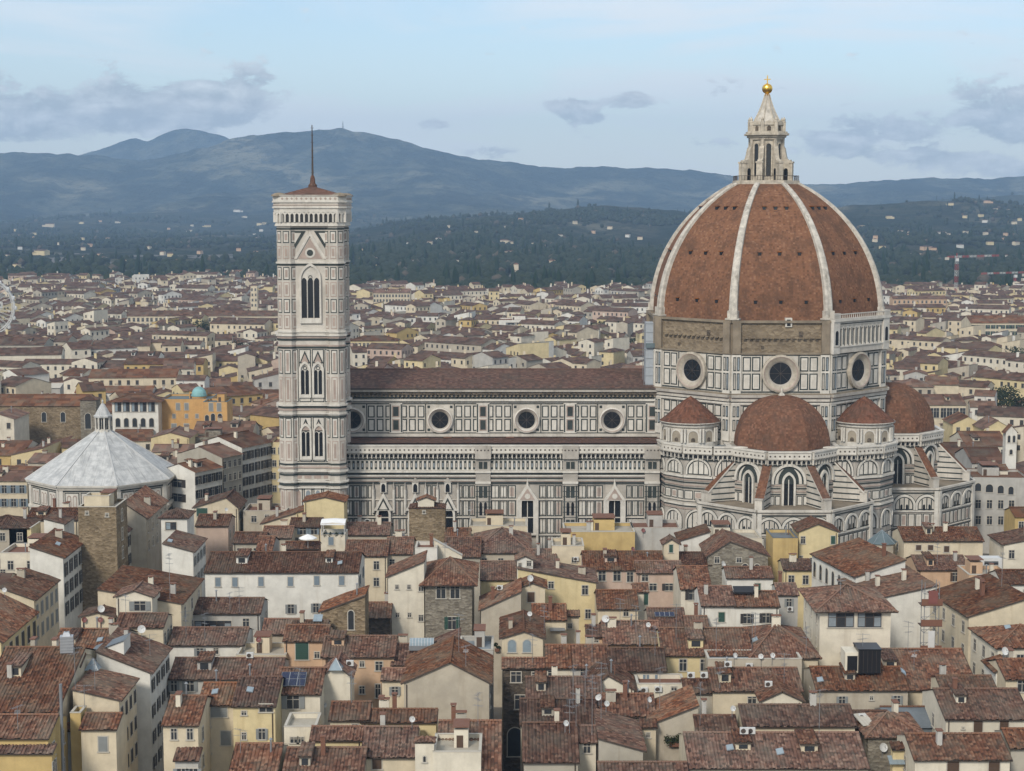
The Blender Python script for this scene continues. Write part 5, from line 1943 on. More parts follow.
h('broad tiled roof at the bottom edge below the cream terrace', 283, 362, 777, 749, 16.2, 'S', 'beige', None, None, chim=1)
h('small cream terrace house with leaning panel, lower left', 284, 316, 727, 0, 17, 'F', 'warm_white', None, None, d=6, chim=0, wlist=[(294, 740, 7, 6, 'd'), (301, 740, 6, 6, 'd')])
h('narrow tiled strip above a cream terrace wall, lower left centre', 311, 362, 740, 733, 16.9, 'S', 'pale_yellow', None, None, d=5, chim=0)
h('dark tiled house with a dish at its left end, above the cream terrace', 330, 368, 720, 703, 17.3, 'S', 'cream', None, None, wlist=[(355, 728, 6, 8, 'd')])
h('cream house with rounded top and a small glass pyramid roof', 323, 350, 676, 665, 18.8, 'G', 'warm_white', None, None, d=6, chim=0)
h('small lean-to roof at the bottom left of the pale yellow house', 175, 198, 760, 749, 17.4, 'M', 'grey', (2, 'y', 1), None, chim=0)
h('peach cream house with dark square windows, left of the big bare gable', 322, 394, 657, 637, 18, 'S', 'peach', None, None, wlist=[(331, 661, 6, 6, 'b'), (362, 664, 4, 6, 'd'), (379, 666, 7, 9, 'd'), (378, 691, 5, 14, 'd'), (362, 690, 5, 8, 'd')])
h('rough stone ruin with a curved tiled top and a dark arch', 321, 365, 612, 596, 18.5, 'L', 'stone', None, None, d=7, chim=1, wlist=[(351, 620, 6, 20, 'a')])
h('small cream rear house between the white strip houses and peach house', 236, 286, 655, 650, 16.2, 'F', 'cream', (4, 'd', 1), None, d=7, chim=0)
h('dark little roof behind the peach house', 262, 300, 634, 620, 16.5, 'S', 'beige', None, None, d=8)
h('short tiled roof below the long white house, with a pale skylight', 292, 326, 632, 617, 17, 'S', 'grey', None, None, d=6)
# ---- centre
h('square brown stone tower in front of the cathedral aisle', 409, 445, 509, 503, 20, 'H', 'stone', None, None, name='tower_house', cat='tower house', chim=0, ov=.1, wlist=[(424, 512, 2.5, 3, 'd')])
h('white belvedere on top of the square stone tower', 418, 434, 500.5, 497.5, 21.7, 'G', 'warm_white', (2, 'd', 1, .6, .9), None, d=3, chim=0, base=19.8)
h('cream terrace wall below the cathedral aisle', 469, 527, 526, 0, 15, 'F', 'cream', None, None, d=9, chim=2)
h('low dark roof right of the square stone tower', 445, 470, 541, 528, 14, 'S', 'cream', None, None, d=10)
h('big pyramid roof with a pale dormer in front of the aisle', 474, 530, 553, 528, 15, 'H', 'beige', (3, 'd', 1), None, chim=1)
h('brown roof between the white penthouse and the pyramid roof', 445, 480, 557, 538, 15, 'S', 'dirty', (2, 'd', 1), None)
h('brown roof left of the square stone tower', 386, 412, 554, 538, 15, 'S', 'beige', (2, 'd', 1), None)
h('pair of brown roofs at the foot of the side door', 345, 387, 556, 541, 15, 'S', 'cream', (2, 'd', 2), None)
h('white penthouse block with stepped parapet behind the stone house', 415, 437, 548, 0, 22.5, 'F', 'white', None, None, d=6, chim=1, base=10)
h('white sloping parapet house behind the stone house roof', 434, 462, 556, 540, 20.5, 'R', 'warm_white', None, None, d=1.2, chim=0, roof='frame_pale', ribs=False, ov=.05)
h('rough stone house with two tall windows under a wide hipped roof', 425, 472, 584, 558, 20, 'H', 'stone_grey', None, None, chim=0, ov=.9,
  wlist=[(441, 591.5, 9, 14, 'd'), (455, 591.5, 9, 14, 'd'), (452, 623, 8, 13, 'g')])
h('tall cream house with tiny square windows left of the stone house', 388, 424, 577, 562, 21, 'L', 'warm_white', None, None, d=9, chim=0, wlist=[(397, 587, 3, 4, 'd'), (409, 587, 3, 4, 'd'), (397.5, 615, 3, 4, 'd'), (409.5, 615, 3, 4, 'd'), (421, 588, 4, 6, 'd'), (421, 618, 4, 6, 'd')])
h('pale yellow house with long tiled roof right of the stone house', 481, 518, 580, 562, 17, 'S', 'pale_yellow', None, (2, 'd', 1), wlist=[(499, 590, 6, 6, 'd')])
h('little white dormer house poking from the pale yellow roof', 517, 533, 560, 556.5, 20.8, 'G', 'white', None, None, d=4, chim=0, wlist=[(529, 563.5, 4, 5, 'd'), (520, 566, 3, 6, 'd')])
h('long pale yellow house with sloping roof line right of centre', 518, 596, 583, 569, 17, 'R', 'pale_yellow', None, None, d=11, wlist=[(551, 585, 5, 7, 'd'), (585, 590, 6, 9, 'd'), (588, 614, 5, 9, 'd')])
h('hut with a dark door on the brown roofs right of the dark slot', 520, 545, 588, 583.5, 18.5, 'G', 'cream', None, None, d=6, chim=0, wlist=[(531, 597, 7, 10, 'B')])
h('brown roof sloping left of the hut with the dark door', 481, 521, 610, 592, 16.5, 'L', 'beige', None, None, d=10, chim=1)
h('gabled house with two arched pale windows, front and centre', 502, 543, 638.5, 632, 18, 'G', 'cream', None, None, d=13, xr=524, chim=1, wlist=[(512, 646, 8, 13, 'A'), (527, 646, 8, 13, 'A')])
h('cream box house with an air conditioner right of the pyramid roof', 552, 584, 546, 0, 17.5, 'F', 'cream', None, None, d=8, chim=1, wlist=[(574, 560, 4, 5, 'd')])
h('brown roof sliver between the pyramid roof and the cream box house', 527, 556, 566, 550, 14.5, 'S', 'beige', None, None)
h('small brown roof right of the arched gable', 533, 566, 620, 605, 16.8, 'S', 'cream', None, None, chim=1)
h('slim cream wall house at the end of the long yellow house', 563, 579, 616, 611, 16.5, 'M', 'cream', None, None, d=4, chim=0, wlist=[(570, 626, 4, 5, 'd')])
h('house with two small dark windows right of the arched stone palace', 547, 592, 668, 646, 17.1, 'S', 'warm_white', None, None, chim=1,
  wlist=[(552, 674, 8, 7, 'd'), (577, 674, 8, 7, 'd')])
h('stone palace coloured dark for alley shade, over the shaded slot with an arched doorway', 503, 547, 668, 659, 17, 'S', 'stone_dark_and_shade', None, None, name='palace', cat='palace', chim=0,  # wall darkened in colour to stand for the poorly lit alley
  wlist=[(516, 677, 10, 11, 'd'), (520, 702, 10, 14, 'd'), (515, 742, 15, 30, 'a'), (536, 676, 8, 8, 'd')])
h('big bare beige gable wall, cracked at lower right', 404, 489, 683, 663, 18.5, 'G', 'beige', None, (2, 'd', 2), d=14, xr=450, chim=0)
h('small cream annex with one white window left of the bare gable', 382, 404, 680, 673, 17.9, 'S', 'cream', None, None, d=5, chim=0, wlist=[(395, 691, 6, 9, 'y')])
h('beige half gable wall behind the big bare gable', 424, 459, 653, 639, 18.3, 'L', 'beige', None, None, d=6, chim=0)
h('whitewashed stepped terrace behind the big bare gable', 459, 493, 650, 0, 17.8, 'F', 'grey', None, None, d=8, chim=0)
h('red roofs before the tall cream house and the stone house', 392, 426, 665, 645, 17, 'S', 'cream', None, None, chim=1)
h('dark low roof under the tall cream house', 363, 390, 618, 603, 15, 'S', 'stone_dark_and_shade', None, None, d=9)
h('brown gabled roof right of the shaded slot, upper one', 527, 602, 700, 678, 17, 'S', 'beige', None, None, chim=2)
h('brown roof right of the shaded slot, middle one', 521, 597, 725, 700, 16.8, 'S', 'dirty', None, None, chim=1)
h('brown roof right of the shaded slot, lowest one', 524, 578, 762, 724, 16.5, 'S', 'dirty', None, None, chim=1)
h('cream house with small brown shuttered windows at bottom centre left', 362, 415, 757, 728, 16.6, 'S', 'cream', None, None, wlist=[(377, 764, 9, 10, 'B')], chim=1)
h('terrace wall house with chimneys below the small cream annex', 362, 436, 722, 713, 17, 'S', 'pale_yellow', None, None, d=5, chim=3)
h('red roof below the big bare gable at bottom centre', 437, 500, 771, 722, 16, 'S', 'cream', None, None, chim=2)
h('white parapet house with a stubby round-capped tower, bottom centre', 433, 481, 752, 0, 18.6, 'F', 'warm_white', None, None, d=7, chim=0)
h('stubby white stair tower with tiled cap at bottom centre', 415, 434, 743, 738, 19.6, 'H', 'warm_white', None, None, chim=0, ov=.15, wlist=[(424.5, 759, 2.5, 6, 'a')])
# ---- right of centre
h('wide yellow ochre wall house below the cathedral windows', 564, 635, 532, 0, 18, 'F', 'ochre', None, None, d=10, chim=2)
h('grey beige blank wall house right of the yellow ochre wall', 632, 681, 528, 0, 18, 'F', 'grey', None, None, d=9, chim=0)
h('white gabled house right of the grey beige blank wall', 680, 710, 541, 532, 17.5, 'L', 'white', None, None, d=8, chim=0)
h('long white parapet house below the round choir', 706, 762, 538, 0, 17, 'F', 'warm_white', None, None, d=9, chim=1)
h('tiny dormer house with a green shutter between roofs', 664, 679, 544, 539.5, 19, 'G', 'cream', None, None, d=4, chim=0, wlist=[(671, 548.5, 4, 8, 'G')])
h('long brown roof over three grey windows below the ochre wall', 584, 664, 570, 552, 16, 'S', 'pink', None, None, wlist=[(602, 576, 7, 10, 'd'), (617, 576, 7, 10, 'd'), (630, 577, 6, 10, 'd'), (589, 575, 7, 6, 'd')])
h('rough stone gabled house in front of the round choir', 708, 768, 556, 542, 17, 'G', 'stone_grey', None, None, d=12, xr=730, chim=0, wlist=[(717, 560, 5, 6, 'd'), (739, 560, 5, 5, 'd'), (745, 566, 6, 5, 'a'), (757, 567, 6, 6, 'a')])
h('low brown roof left of the stone gabled house', 680, 711, 565, 553, 15.2, 'S', 'beige', None, None)
h('beige house with dark shutters under a short tiled roof, centre right', 637, 682, 573, 565, 15.7, 'S', 'pink', None, None, d=8, wlist=[(653, 587, 7, 7, 'd'), (669, 587, 7, 7, 'k'), (645, 578, 6, 6, 'd')])
h('steep roofed house with a three part window and dark shutters', 681, 711, 589, 567, 16, 'S', 'warm_white', None, None, wlist=[(693, 595, 8, 10, 'k')])
h('white house with a dark awning and teal shutter', 727, 773, 578, 567.5, 17.5, 'S', 'white', None, None, d=7, wlist=[(757.5, 590, 6, 14, 'G')])
h('white house with one bright green shutter', 702, 735, 606, 587, 18, 'S', 'white', None, (1, 'd', 1), wlist=[(721.5, 617, 6.5, 10, 'G')], chim=1)
h('white house with two black shuttered windows beside the green shutter', 735, 779, 606.5, 592, 17.9, 'S', 'white', None, None, wlist=[(747, 618.5, 7, 10, 'k'), (766, 618, 7, 10, 'k')])
h('grey white house with tall grey shutters, right of the black shutters', 778, 798, 595, 588, 16.5, 'S', 'grey', None, None, d=7, wlist=[(789, 603, 5, 9, 'y')])
h('little cream house under a dark roof below the three grey windows', 598, 638, 609, 591, 15.2, 'S', 'cream', None, None, wlist=[(626, 613, 5, 6, 'd')])
h('cream house with teal door beside the beige dark shutters', 634, 648, 592, 586, 16, 'S', 'warm_white', None, None, d=5, chim=0, wlist=[(646, 598, 4, 14, 'G')])
h('brown roof with a dark solar panel, centre right', 650, 686, 628, 609, 15, 'S', 'beige', None, None, chim=0)
h('small brown roof right of the dark solar panel', 686, 708, 627, 617, 15.5, 'S', 'beige', None, None, chim=1)
h('orange walled house under a wide dark roof, centre', 604, 661, 644, 622, 17, 'S', 'orange', None, None, wlist=[(625, 646.5, 7, 3.5, 'd'), (640, 646.5, 7, 3.5, 'd')], chim=2)
h('slim orange house with a tiny window left of the orange walled house', 587, 605, 637, 627, 17.3, 'S', 'peach', None, None, d=6, wlist=[(596, 641, 5, 3, 'd')])
h('yellow house with two tall dark windows under a broad roof', 663, 753, 655.5, 629, 17.5, 'S', 'pale_yellow', None, None, wlist=[(683, 665, 7, 12, 'd'), (704, 665, 7, 12, 'd')], chim=1)
h('broad hipped roof right of the yellow house with tall dark windows', 752, 818, 658, 625, 17.5, 'H', 'cream', None, None, chim=1)
h('dark roof over a grey wall left of the shuttered tile house', 574, 609, 668, 646, 17.5, 'S', 'grey', None, None, wlist=[(583, 673, 5, 8, 'd'), (600, 672, 6, 5, 'd')])
h('house with grey blue shutters under a ribbed dark roof', 610, 666, 671, 649, 17.5, 'S', 'beige', None, None, wlist=[(640, 678, 6, 8, 'l'), (652, 678, 6, 8, 'l'), (622, 676, 6, 3, 'd')])
h('long beige terrace wall hung with air conditioners and dishes', 708, 802, 659, 0, 18, 'F', 'beige', None, None, d=5, chim=0)
h('cream house with tilted roof and a rain pipe, lower right centre', 713, 802, 691, 669, 17, 'S', 'cream', None, (1, 'd', 1), wlist=[(752, 700, 8, 7, 'd')], chim=1)
h('low cream gable at the lower right centre', 762, 802, 701, 692, 17, 'G', 'warm_white', None, None, d=9, chim=0)
h('grey ribbed shutter wall under a small brown roof', 685, 714, 693, 680, 16.5, 'S', 'dirty', None, None, wlist=[(691, 702, 4, 8, 'y')], chim=0)
h('white terrace wall with two air conditioners, lower centre', 637, 685, 684, 0, 17, 'F', 'warm_white', None, None, d=5, chim=0, wlist=[(674, 688.5, 5, 4, 'd')])
h('cream double gable left of the white terrace wall', 589, 634, 690, 676, 17, 'G', 'warm_white', None, None, d=9, xr=608, chim=1)
h('dark roofs crowded behind the beige stained wall', 600, 655, 716, 695, 17, 'S', 'dirty', None, None, chim=3)
h('beige house under a dark roof left of the balcony plants', 652, 698, 724, 706, 17, 'L', 'beige', None, None, d=9, chim=0, wlist=[])
h('stained beige wall house at the bottom, left of the balcony plants', 599, 643, 751, 739, 17, 'R', 'dirty', None, None, d=12, chim=0)
h('narrow white house with a double window at bottom centre', 575, 596, 742, 734, 17.4, 'S', 'warm_white', None, None, d=6, chim=0, wlist=[(587, 748, 7, 10, 'd')])
h('small roof terrace with tiled edge behind the bottom roof', 697, 737, 731, 719, 17.2, 'S', 'beige', None, None, d=6, chim=1)
h('low tiled strip along the bottom edge, centre right', 600, 688, 780, 766, 17, 'S', 'beige', None, None, d=6, chim=0)
h('cream slot house with one tiny window behind the stained wall', 641, 656, 727, 720, 17, 'M', 'cream', None, None, d=5, chim=0, wlist=[(648, 735, 3, 5, 'd')])
# ---- right
h('yellow gabled house with a balcony in front of the choir', 799, 838, 532, 524.5, 19, 'G', 'pale_yellow', None, None, d=8, chim=0, xr=818, wlist=[(803, 540, 4, 7, 'd'), (833, 540, 4, 8, 'G'), (801, 559, 3, 6, 'd'), (812, 561, 4, 6, 'd')])
h('ochre house with a dark flat roof beside the yellow balcony house', 773, 798, 538, 0, 18.3, 'F', 'ochre', None, None, d=9, chim=1, roof='zinc', wlist=[(793, 570, 3, 6, 'd')])
h('brown roofs below the ochre house, right of the white awning house', 784, 812, 570, 560, 15.5, 'S', 'pale_yellow', (2, 'd', 1), None)
h('house with big studio windows under a wide hipped roof', 820, 891, 610, 585, 22, 'H', 'warm_white', None, (3, 'd', 2, .7, 1.4), chim=0, ov=.9, wlist=[(841, 619.5, 26, 16, 's'), (869.5, 619.5, 24, 16, 's')])
h('long white hall with a row of arched side windows', 856, 905, 577, 560.5, 19, 'L', 'white', None, (7, 'a', 1, 1.1, 2.8), d=20, rot=12, name='hall', cat='hall', chim=1)
h('white blank gable with a smooth brown roof and squat chimneys', 868, 937, 601, 586, 17.5, 'L', 'white', None, None, d=16, rot=6, chim=3)
h('tall cream house by the red scaffold hoist', 969, 1030, 617, 598, 20, 'L', 'cream', None, (4, 'd', 3, 1.0, 1.7), d=17, rot=6, chim=3)
h('hipped roof house in the right edge below the hoist house', 998, 1070, 648, 626, 19.5, 'H', 'warm_white', (5, 'd', 2), (3, 'd', 2), chim=1, rot=4)
h('cream palace with three brown windows and a long red roof', 904, 983, 541, 528, 16.5, 'S', 'cream', None, (1, 'd', 1), name='palace', cat='palace', chim=2, wlist=[(918.5, 547.5, 5, 5, 'B'), (930.5, 547.5, 5, 5, 'B'), (946.5, 549, 5, 6, 'B')])
h('small brown roof in front of the three brown windows', 918, 969, 570, 560, 15.5, 'S', 'peach', None, None, d=10, wlist=[(955, 577, 5, 9, 'b')])
h('peach house with a lilac window below the cream palace', 969, 1011, 575, 0, 16.5, 'F', 'peach', None, None, d=8, chim=2, wlist=[(995, 584, 7, 9, 'L'), (975, 584, 5, 9, 'd')])
h('white gabled house at the right edge beside the arcade palace', 1004, 1040, 545, 538, 17, 'L', 'warm_white', (2, 'd', 1), None, d=10)
h('white wall house at the right edge above the hoist house', 1003, 1050, 584, 574, 16.5, 'S', 'white', (3, 'd', 1), None, d=9, chim=1)
h('house with red stain and white windows under a dark tiled roof', 817, 908, 690, 668, 17, 'S', 'beige', None, (1, 'd', 1), wlist=[(842, 701, 6, 10, 'y'), (871.5, 698, 3, 4, 'd'), (897, 700, 6, 9, 'y')], chim=0)
h('very broad low brown roof spreading below the studio windows', 868, 978, 690, 650, 15.5, 'S', 'cream', None, None, chim=0)
h('white house with two brown shuttered windows at lower right', 946, 1030, 719, 690, 18, 'S', 'warm_white', None, (1, 'd', 1), wlist=[(978, 726, 9, 12, 'B'), (1004, 726, 9, 12, 'B'), (963, 728, 2, 2, 'd')], chim=1)
h('narrow tiled strip house behind the two brown shuttered windows', 942, 996, 690, 680, 18.5, 'S', 'cream', None, None, d=6, chim=1)
h('low grey metal roofed workshop among the lower right roofs', 888, 946, 727, 708, 14.8, 'S', 'zinc', None, None, roof='zinc', ribs=False, chim=0, name='workshop', cat='workshop')
h('white house with two olive shutters in the bottom right corner', 915, 1010, 759.5, 735, 17, 'S', 'warm_white', None, (1, 'd', 1), wlist=[(953, 766, 12, 12, 'B'), (994, 766, 11, 12, 'B')], chim=1)
h('cream house with dark ribbed roof above the bottom roof', 744, 855, 726, 706, 18, 'S', 'cream', None, None, chim=1)
h('wide ribbed roof filling the bottom edge, right of centre', 690, 868, 768, 734, 17.5, 'S', 'cream', None, None, chim=0)
h('little hipped roof with a rounded brick end at lower right', 868, 924, 737, 713, 16, 'H', 'stone_grey', None, None, chim=1)
h('small yellow patch house beside the rounded brick end', 893, 916, 749, 743, 16.5, 'M', 'pale_yellow', None, None, d=5, chim=0)
h('small white house with a dish at the right edge', 996, 1012, 672, 667, 18, 'L', 'white', None, None, d=6, chim=0, wlist=[(1002, 682, 4, 10, 'y')])
h('cream house with a dark window at the right edge, above brown shutters', 1006, 1045, 679, 660, 18.2, 'S', 'cream', None, None, wlist=[(1022, 686, 9, 12, 'd')], chim=1)
h('ramshackle brown roof in the bottom right corner edge', 1011, 1050, 748, 730, 17.4, 'S', 'dirty', None, None, chim=1)
h('dark low roof with a white sheet metal flank, lower right', 856, 892, 729, 712, 15.5, 'S', 'grey', None, None, chim=0)

# ================================================================== landmarks of the middle distance
MG = 'palaces and houses standing round the cathedral'
FOOT = [(XB, YB, 25), (XM, YM, 14), (at(-14, 307, 880)[0], 880, 16)]


def mark(r, rad=None):
    q = HOUSES[-1]
    th = r.rotation_euler.z
    cx_ = r.location.x + math.cos(th) * q['W'] / 2 - math.sin(th) * q['D'] / 2
    cy_ = r.location.y + math.sin(th) * q['W'] / 2 + math.cos(th) * q['D'] / 2
    n = max(1, int(q['W'] / 9))
    for k in range(n):
        s_ = (k + .5) / n - .5
        FOOT.append((cx_ + math.cos(th) * q['W'] * s_, cy_ + math.sin(th) * q['W'] * s_, max(7, q['D'] / 2 + 4)))
    return r


def lm(*a, **k):
    k.setdefault('group', MG)
    k.setdefault('ribs', False)
    k.setdefault('roof', 'tile_far')
    return mark(house(*a, **k))


lm('white palace with an open dark loggia above five arched windows', 112, 158, 401, 394.6, 24, 'H', 'white', name='palace', cat='palace', chim=0, ov=1.2,
   wlist=[(118 + 8.4 * k, 407, 6.8, 9.5, 's') for k in range(5)] + [(118 + 8.4 * k, 422.5, 4.6, 9, 'a') for k in range(5)])
r_ = lm('orange palace with a small green copper dome', 161, 210, 399, 0, 24, 'F', 'orange', name='palace', cat='palace', chim=0, d=14, roof='teal_roof',
        wlist=[(178, 406.5, 4, 7, 'Y'), (186.5, 406.5, 4, 7, 'Y'), (174, 416, 3, 4, 'Y'), (186.5, 416, 3, 4, 'Y'), (197, 416, 3, 4, 'Y'), (174, 428, 5, 9, 'Y'), (186.5, 428, 5, 9, 'Y')])
q_ = HOUSES[-1]
mb = MB()
rr_ = 7.2 * q_['y0'] / FPX
cx_ = at(199, 397, q_['y0'] + 3)[0] - r_.location.x
mb.lathe((cx_, 3, q_['z'] - 1), [(rr_, 0), (rr_, 1.6)], 'plaster_orange', 16)
mb.lathe((cx_, 3, q_['z'] + .6), [(rr_ * 1.1, 0), (rr_ * 1.12, .3)] + [(rr_ * 1.05 * math.cos(t_), .3 + rr_ * 1.2 * math.sin(t_)) for t_ in (0, .3, .6, .9, 1.2, 1.45, 1.57)], 'copper', 16)
mb.build('dome', r_)
lm('orange wing with a balconied front right of the green copper dome', 203, 227, 402, 0, 24, 'F', 'orange', name='palace', cat='palace', chim=0, d=10, roof='teal_roof',
   wlist=[(211, 407, 4, 8, 'Y'), (219, 407, 4, 8, 'Y'), (207, 419, 4, 8, 'a'), (213, 418, 4, 9, 'a'), (220, 418, 4, 9, 'a')])
lm('long brown stone church with tall arched windows at the left edge', -40, 86, 406, 395, 22, 'S', 'stone', name='church', cat='church', chim=0,
   wlist=[(5, 417.5, 4.5, 10, 'a'), (24, 417, 4.5, 10, 'a'), (44, 417, 4.5, 10, 'a'), (63, 417, 4.5, 10, 'a')])
lm('tall rounded stone chapel end of the brown church', 80, 96, 400, 396, 24, 'H', 'stone_grey', name='church', cat='church', chim=0, wlist=[(88, 421, 6, 16, 'a')])
lm('tall white palace with three rows of dark windows beside the bell tower', 242, 272, 448, 440, 22, 'S', 'white', (5, 'k', 4, 1.1, 2.1), d=15, rot=62, name='palace', cat='palace', chim=1)
lm('grey brown palace squeezed between two white palaces left of the bell tower', 222, 242, 458, 450, 21, 'S', 'dirty', (4, 'd', 4, 1.0, 1.7), d=14, rot=62, name='palace', cat='palace', chim=1)
r_ = lm('white palace with dark framed windows beside the baptistery roof', 195, 222, 472.5, 460, 20, 'S', 'white', (4, 'k', 4, 1.2, 2.0), d=10, rot=60, name='palace', cat='palace', chim=1)
q_ = HOUSES[-1]
for zz in (17, 13.5, 10):
    window(r_, q_['D'] * .45, zz, 2.6, 1.9, 'k', Fr(0, q_['D'], -PI / 2))
lm('narrow cream house touching the bell tower', 270, 284, 442, 0, 22, 'F', 'pale_yellow', (2, 'd', 4), d=10, chim=0)
lm('pale yellow gabled house behind the baptistery', 151, 189, 438, 433, 18, 'G', 'pale_yellow', None, d=14, chim=1)
lm('bare stone wall remnant behind the white palaces', 190, 243, 437, 0, 17, 'F', 'stone_grey', d=7, chim=0)
lm('brown roofed hall in front of the orange palace', 193, 252, 433, 422, 17, 'S', 'beige', name='hall', cat='hall', chim=2)
lm('cream low house in front of the white loggia palace', 113, 150, 436, 430, 14, 'S', 'cream', (4, 'd', 2), chim=2)
lm('dark roofed house right of the baptistery lantern', 152, 196, 452, 445, 15, 'S', 'cream', (4, 'd', 2), chim=3)
lm('low red roofs between the baptistery and the white palaces', 150, 186, 466, 456, 15, 'S', 'beige', (3, 'd', 2), chim=3)
lm('cream house with blue grey shutters left of the baptistery', -20, 27, 481, 471, 17, 'S', 'cream', (5, 'l', 2, 1.1, 1.9), chim=1)
lm('big grey arcaded palace right of the choir', 973, 1030, 477, 0, 18.5, 'F', 'grey', d=13, rot=-5, name='palace', cat='palace', chim=1,
   wlist=[(978, 487, 6, 8, 'a'), (989, 488, 7, 8, 'a'), (1000, 489, 6, 8, 'a'), (1010, 490, 5, 8, 'a')] + [(x, y, 5, 8.5, 'd') for y in (504, 520) for x in (978, 989, 1000, 1010.5)] + [(997, 545, 10, 17, 'a')])
lm('attic with red roof set back on the grey arcaded palace', 984, 1008, 470, 463, 19, 'S', 'warm_white', None, d=5, chim=1, base=17.6)
r_ = lm('slim white bell cote rising over the roofs at right', 1006, 1017, 432, 426, 27, 'G', 'white', name='bell_cote', cat='bell cote', chim=0, d=2.5, wlist=[(1009, 439, 2.6, 7, 'a'), (1014, 439, 2.6, 7, 'a'), (1011, 452, 3, 5, 'a')])
lm('yellow house at the right edge below the grey arcaded palace', 1015, 1040, 517, 508, 16, 'S', 'ochre', (2, 'd', 2), chim=1)
lm('yellow gabled house right of the far choir dome, left of a pair', 953, 983, 424, 417, 17, 'G', 'pale_yellow', (3, 'd', 1), d=12, chim=1)
lm('yellow gabled house right of the far choir dome, right of a pair', 984, 1012, 429, 421, 17, 'G', 'pale_yellow', (3, 'd', 1), d=12, chim=1)
lm('white house with deep eaves below the yellow gabled pair', 966, 1008, 446, 432, 16, 'S', 'warm_white', (4, 'd', 2), chim=1)
lm('cloister block with a colonnade of dark openings right of the drum', 908, 966, 405, 395, 17, 'S', 'cream', (9, 'd', 1, 1.8, 3.2), chim=0)
lm('ochre house under a red roof against the far choir', 943, 972, 457, 443, 16, 'S', 'ochre', (2, 'd', 2, 1, 2), chim=1)
lm('big red roofed house above the grey arcaded palace', 972, 1006, 463, 448, 17, 'S', 'grey', (3, 'd', 1), chim=1)
lm('long cream hotel with green shutters at far right', 971, 1040, 323, 316, 22, 'S', 'cream', (14, 'g', 4, 1.2, 1.9), name='palace', cat='palace', chim=1)
lm('white institute with a dark roof below the cream hotel', 964, 1006, 347, 342, 16, 'H', 'white', (9, 'd', 2, 1.2, 1.8), name='palace', cat='palace', chim=0)
lm('wide peach block with an orange end right of the big dome', 893, 947, 299, 296, 20, 'S', 'peach', (12, 'd', 3, 1.2, 1.8), name='palace', cat='palace', chim=0)
lm('very long cream barrack palace left of the bell tower', 127, 279, 316, 311, 19, 'S', 'cream', (34, 'd', 3, 1.3, 2.2), name='palace', cat='palace', chim=0)
lm('slim square cream tower far left of the bell tower', 250.5, 257, 286, 0, 32, 'F', 'cream', (2, 'd', 4), d=5, name='tower', cat='tower', chim=0)
lm('modern white box building over the middle of the nave roof', 499, 543, 320, 0, 18, 'F', 'white', (1, 's', 1, 20, 1.2), d=20, name='office_block', cat='office block', chim=0)
lm('pale yellow palace over the nave roof near the bell tower', 350, 398, 341, 336, 18, 'H', 'pale_yellow', (12, 'd', 2, 1.2, 2.0), name='palace', cat='palace', chim=0)
lm('large cream block in front of the park near the bell tower', 373, 410, 293, 289, 22, 'S', 'cream', (12, 'd', 4, 1.2, 1.8), name='palace', cat='palace', chim=0)
lm('light blue white school left of the bell tower', 113, 158, 358, 352, 17, 'S', 'white', (9, 'd', 2, 1.5, 2.2), name='palace', cat='palace', chim=0)
lm('dark tan palace at the left edge below the big wheel', -20, 44, 345, 338, 19, 'S', 'dirty', (12, 'd', 3, 1.3, 2.2), name='palace', cat='palace', chim=0)
lm('low grey roofed market hall at the left edge', -30, 60, 388, 383, 13, 'S', 'grey', None, name='hall', cat='hall', chim=0, roof='frame_pale')

TREES = ((591, 331, 13, 14, 'cypress', 'dark cypress over the nave roof, left one of a pair'), (618, 331, 13, 15, 'cypress', 'dark cypress over the nave roof, right one of a pair'),
                                  (606, 327, 12, 13, 'tree', 'dark bushy tree between the two cypresses over the nave roof'), (465, 341, 14, 14, 'tree', 'dark tree over the nave roof, below the large cream block'),
                                  (201, 327, 15, 17, 'tree', 'dark spreading tree in front of the long cream barrack palace'), (238, 345, 15, 15, 'tree', 'round tree left of the bell tower among far roofs'),
                                  (86, 321, 13, 14, 'tree', 'dark tree right of the big wheel'), (80, 352, 14, 13, 'tree', 'wide dark tree in front of the dark tan palace'), (70, 353, 13, 12, 'tree', 'low dark tree left of the wide dark tree'),
                                  (1015, 357, 15, 17, 'tree', 'big dark tree at the right edge, below the white institute'), (993, 394, 14, 13, 'tree', 'dark tree in the courtyard right of the drum, left one'),
                                  (1004, 391, 14, 14, 'tree', 'dark tree in the courtyard right of the drum, right one'), (30, 322, 12, 14, 'tree', 'bare brownish tree beside the big wheel'), (640, 338, 13, 13, 'tree', 'dark tree near the scaffold over the nave roof'))
for px, py, z, hgt, kind, lab in TREES:
    Y_ = depth_of(py, z)
    FOOT.append((at(px, py, Y_)[0], Y_ - 9, 7))

# ================================================================== the rest of the city
WALLS = ['plaster_cream'] * 6 + ['plaster_warm_white'] * 5 + ['plaster_white'] * 3 + ['plaster_pale_yellow'] * 3 + ['plaster_ochre'] * 1 + ['plaster_beige'] * 3 + ['plaster_pink', 'plaster_grey', 'plaster_dirty']
WNAME = dict(plaster_cream='cream', plaster_warm_white='off-white', plaster_white='white', plaster_pale_yellow='pale yellow', plaster_ochre='ochre', plaster_beige='beige', plaster_pink='pinkish', plaster_grey='grey', plaster_dirty='tan')


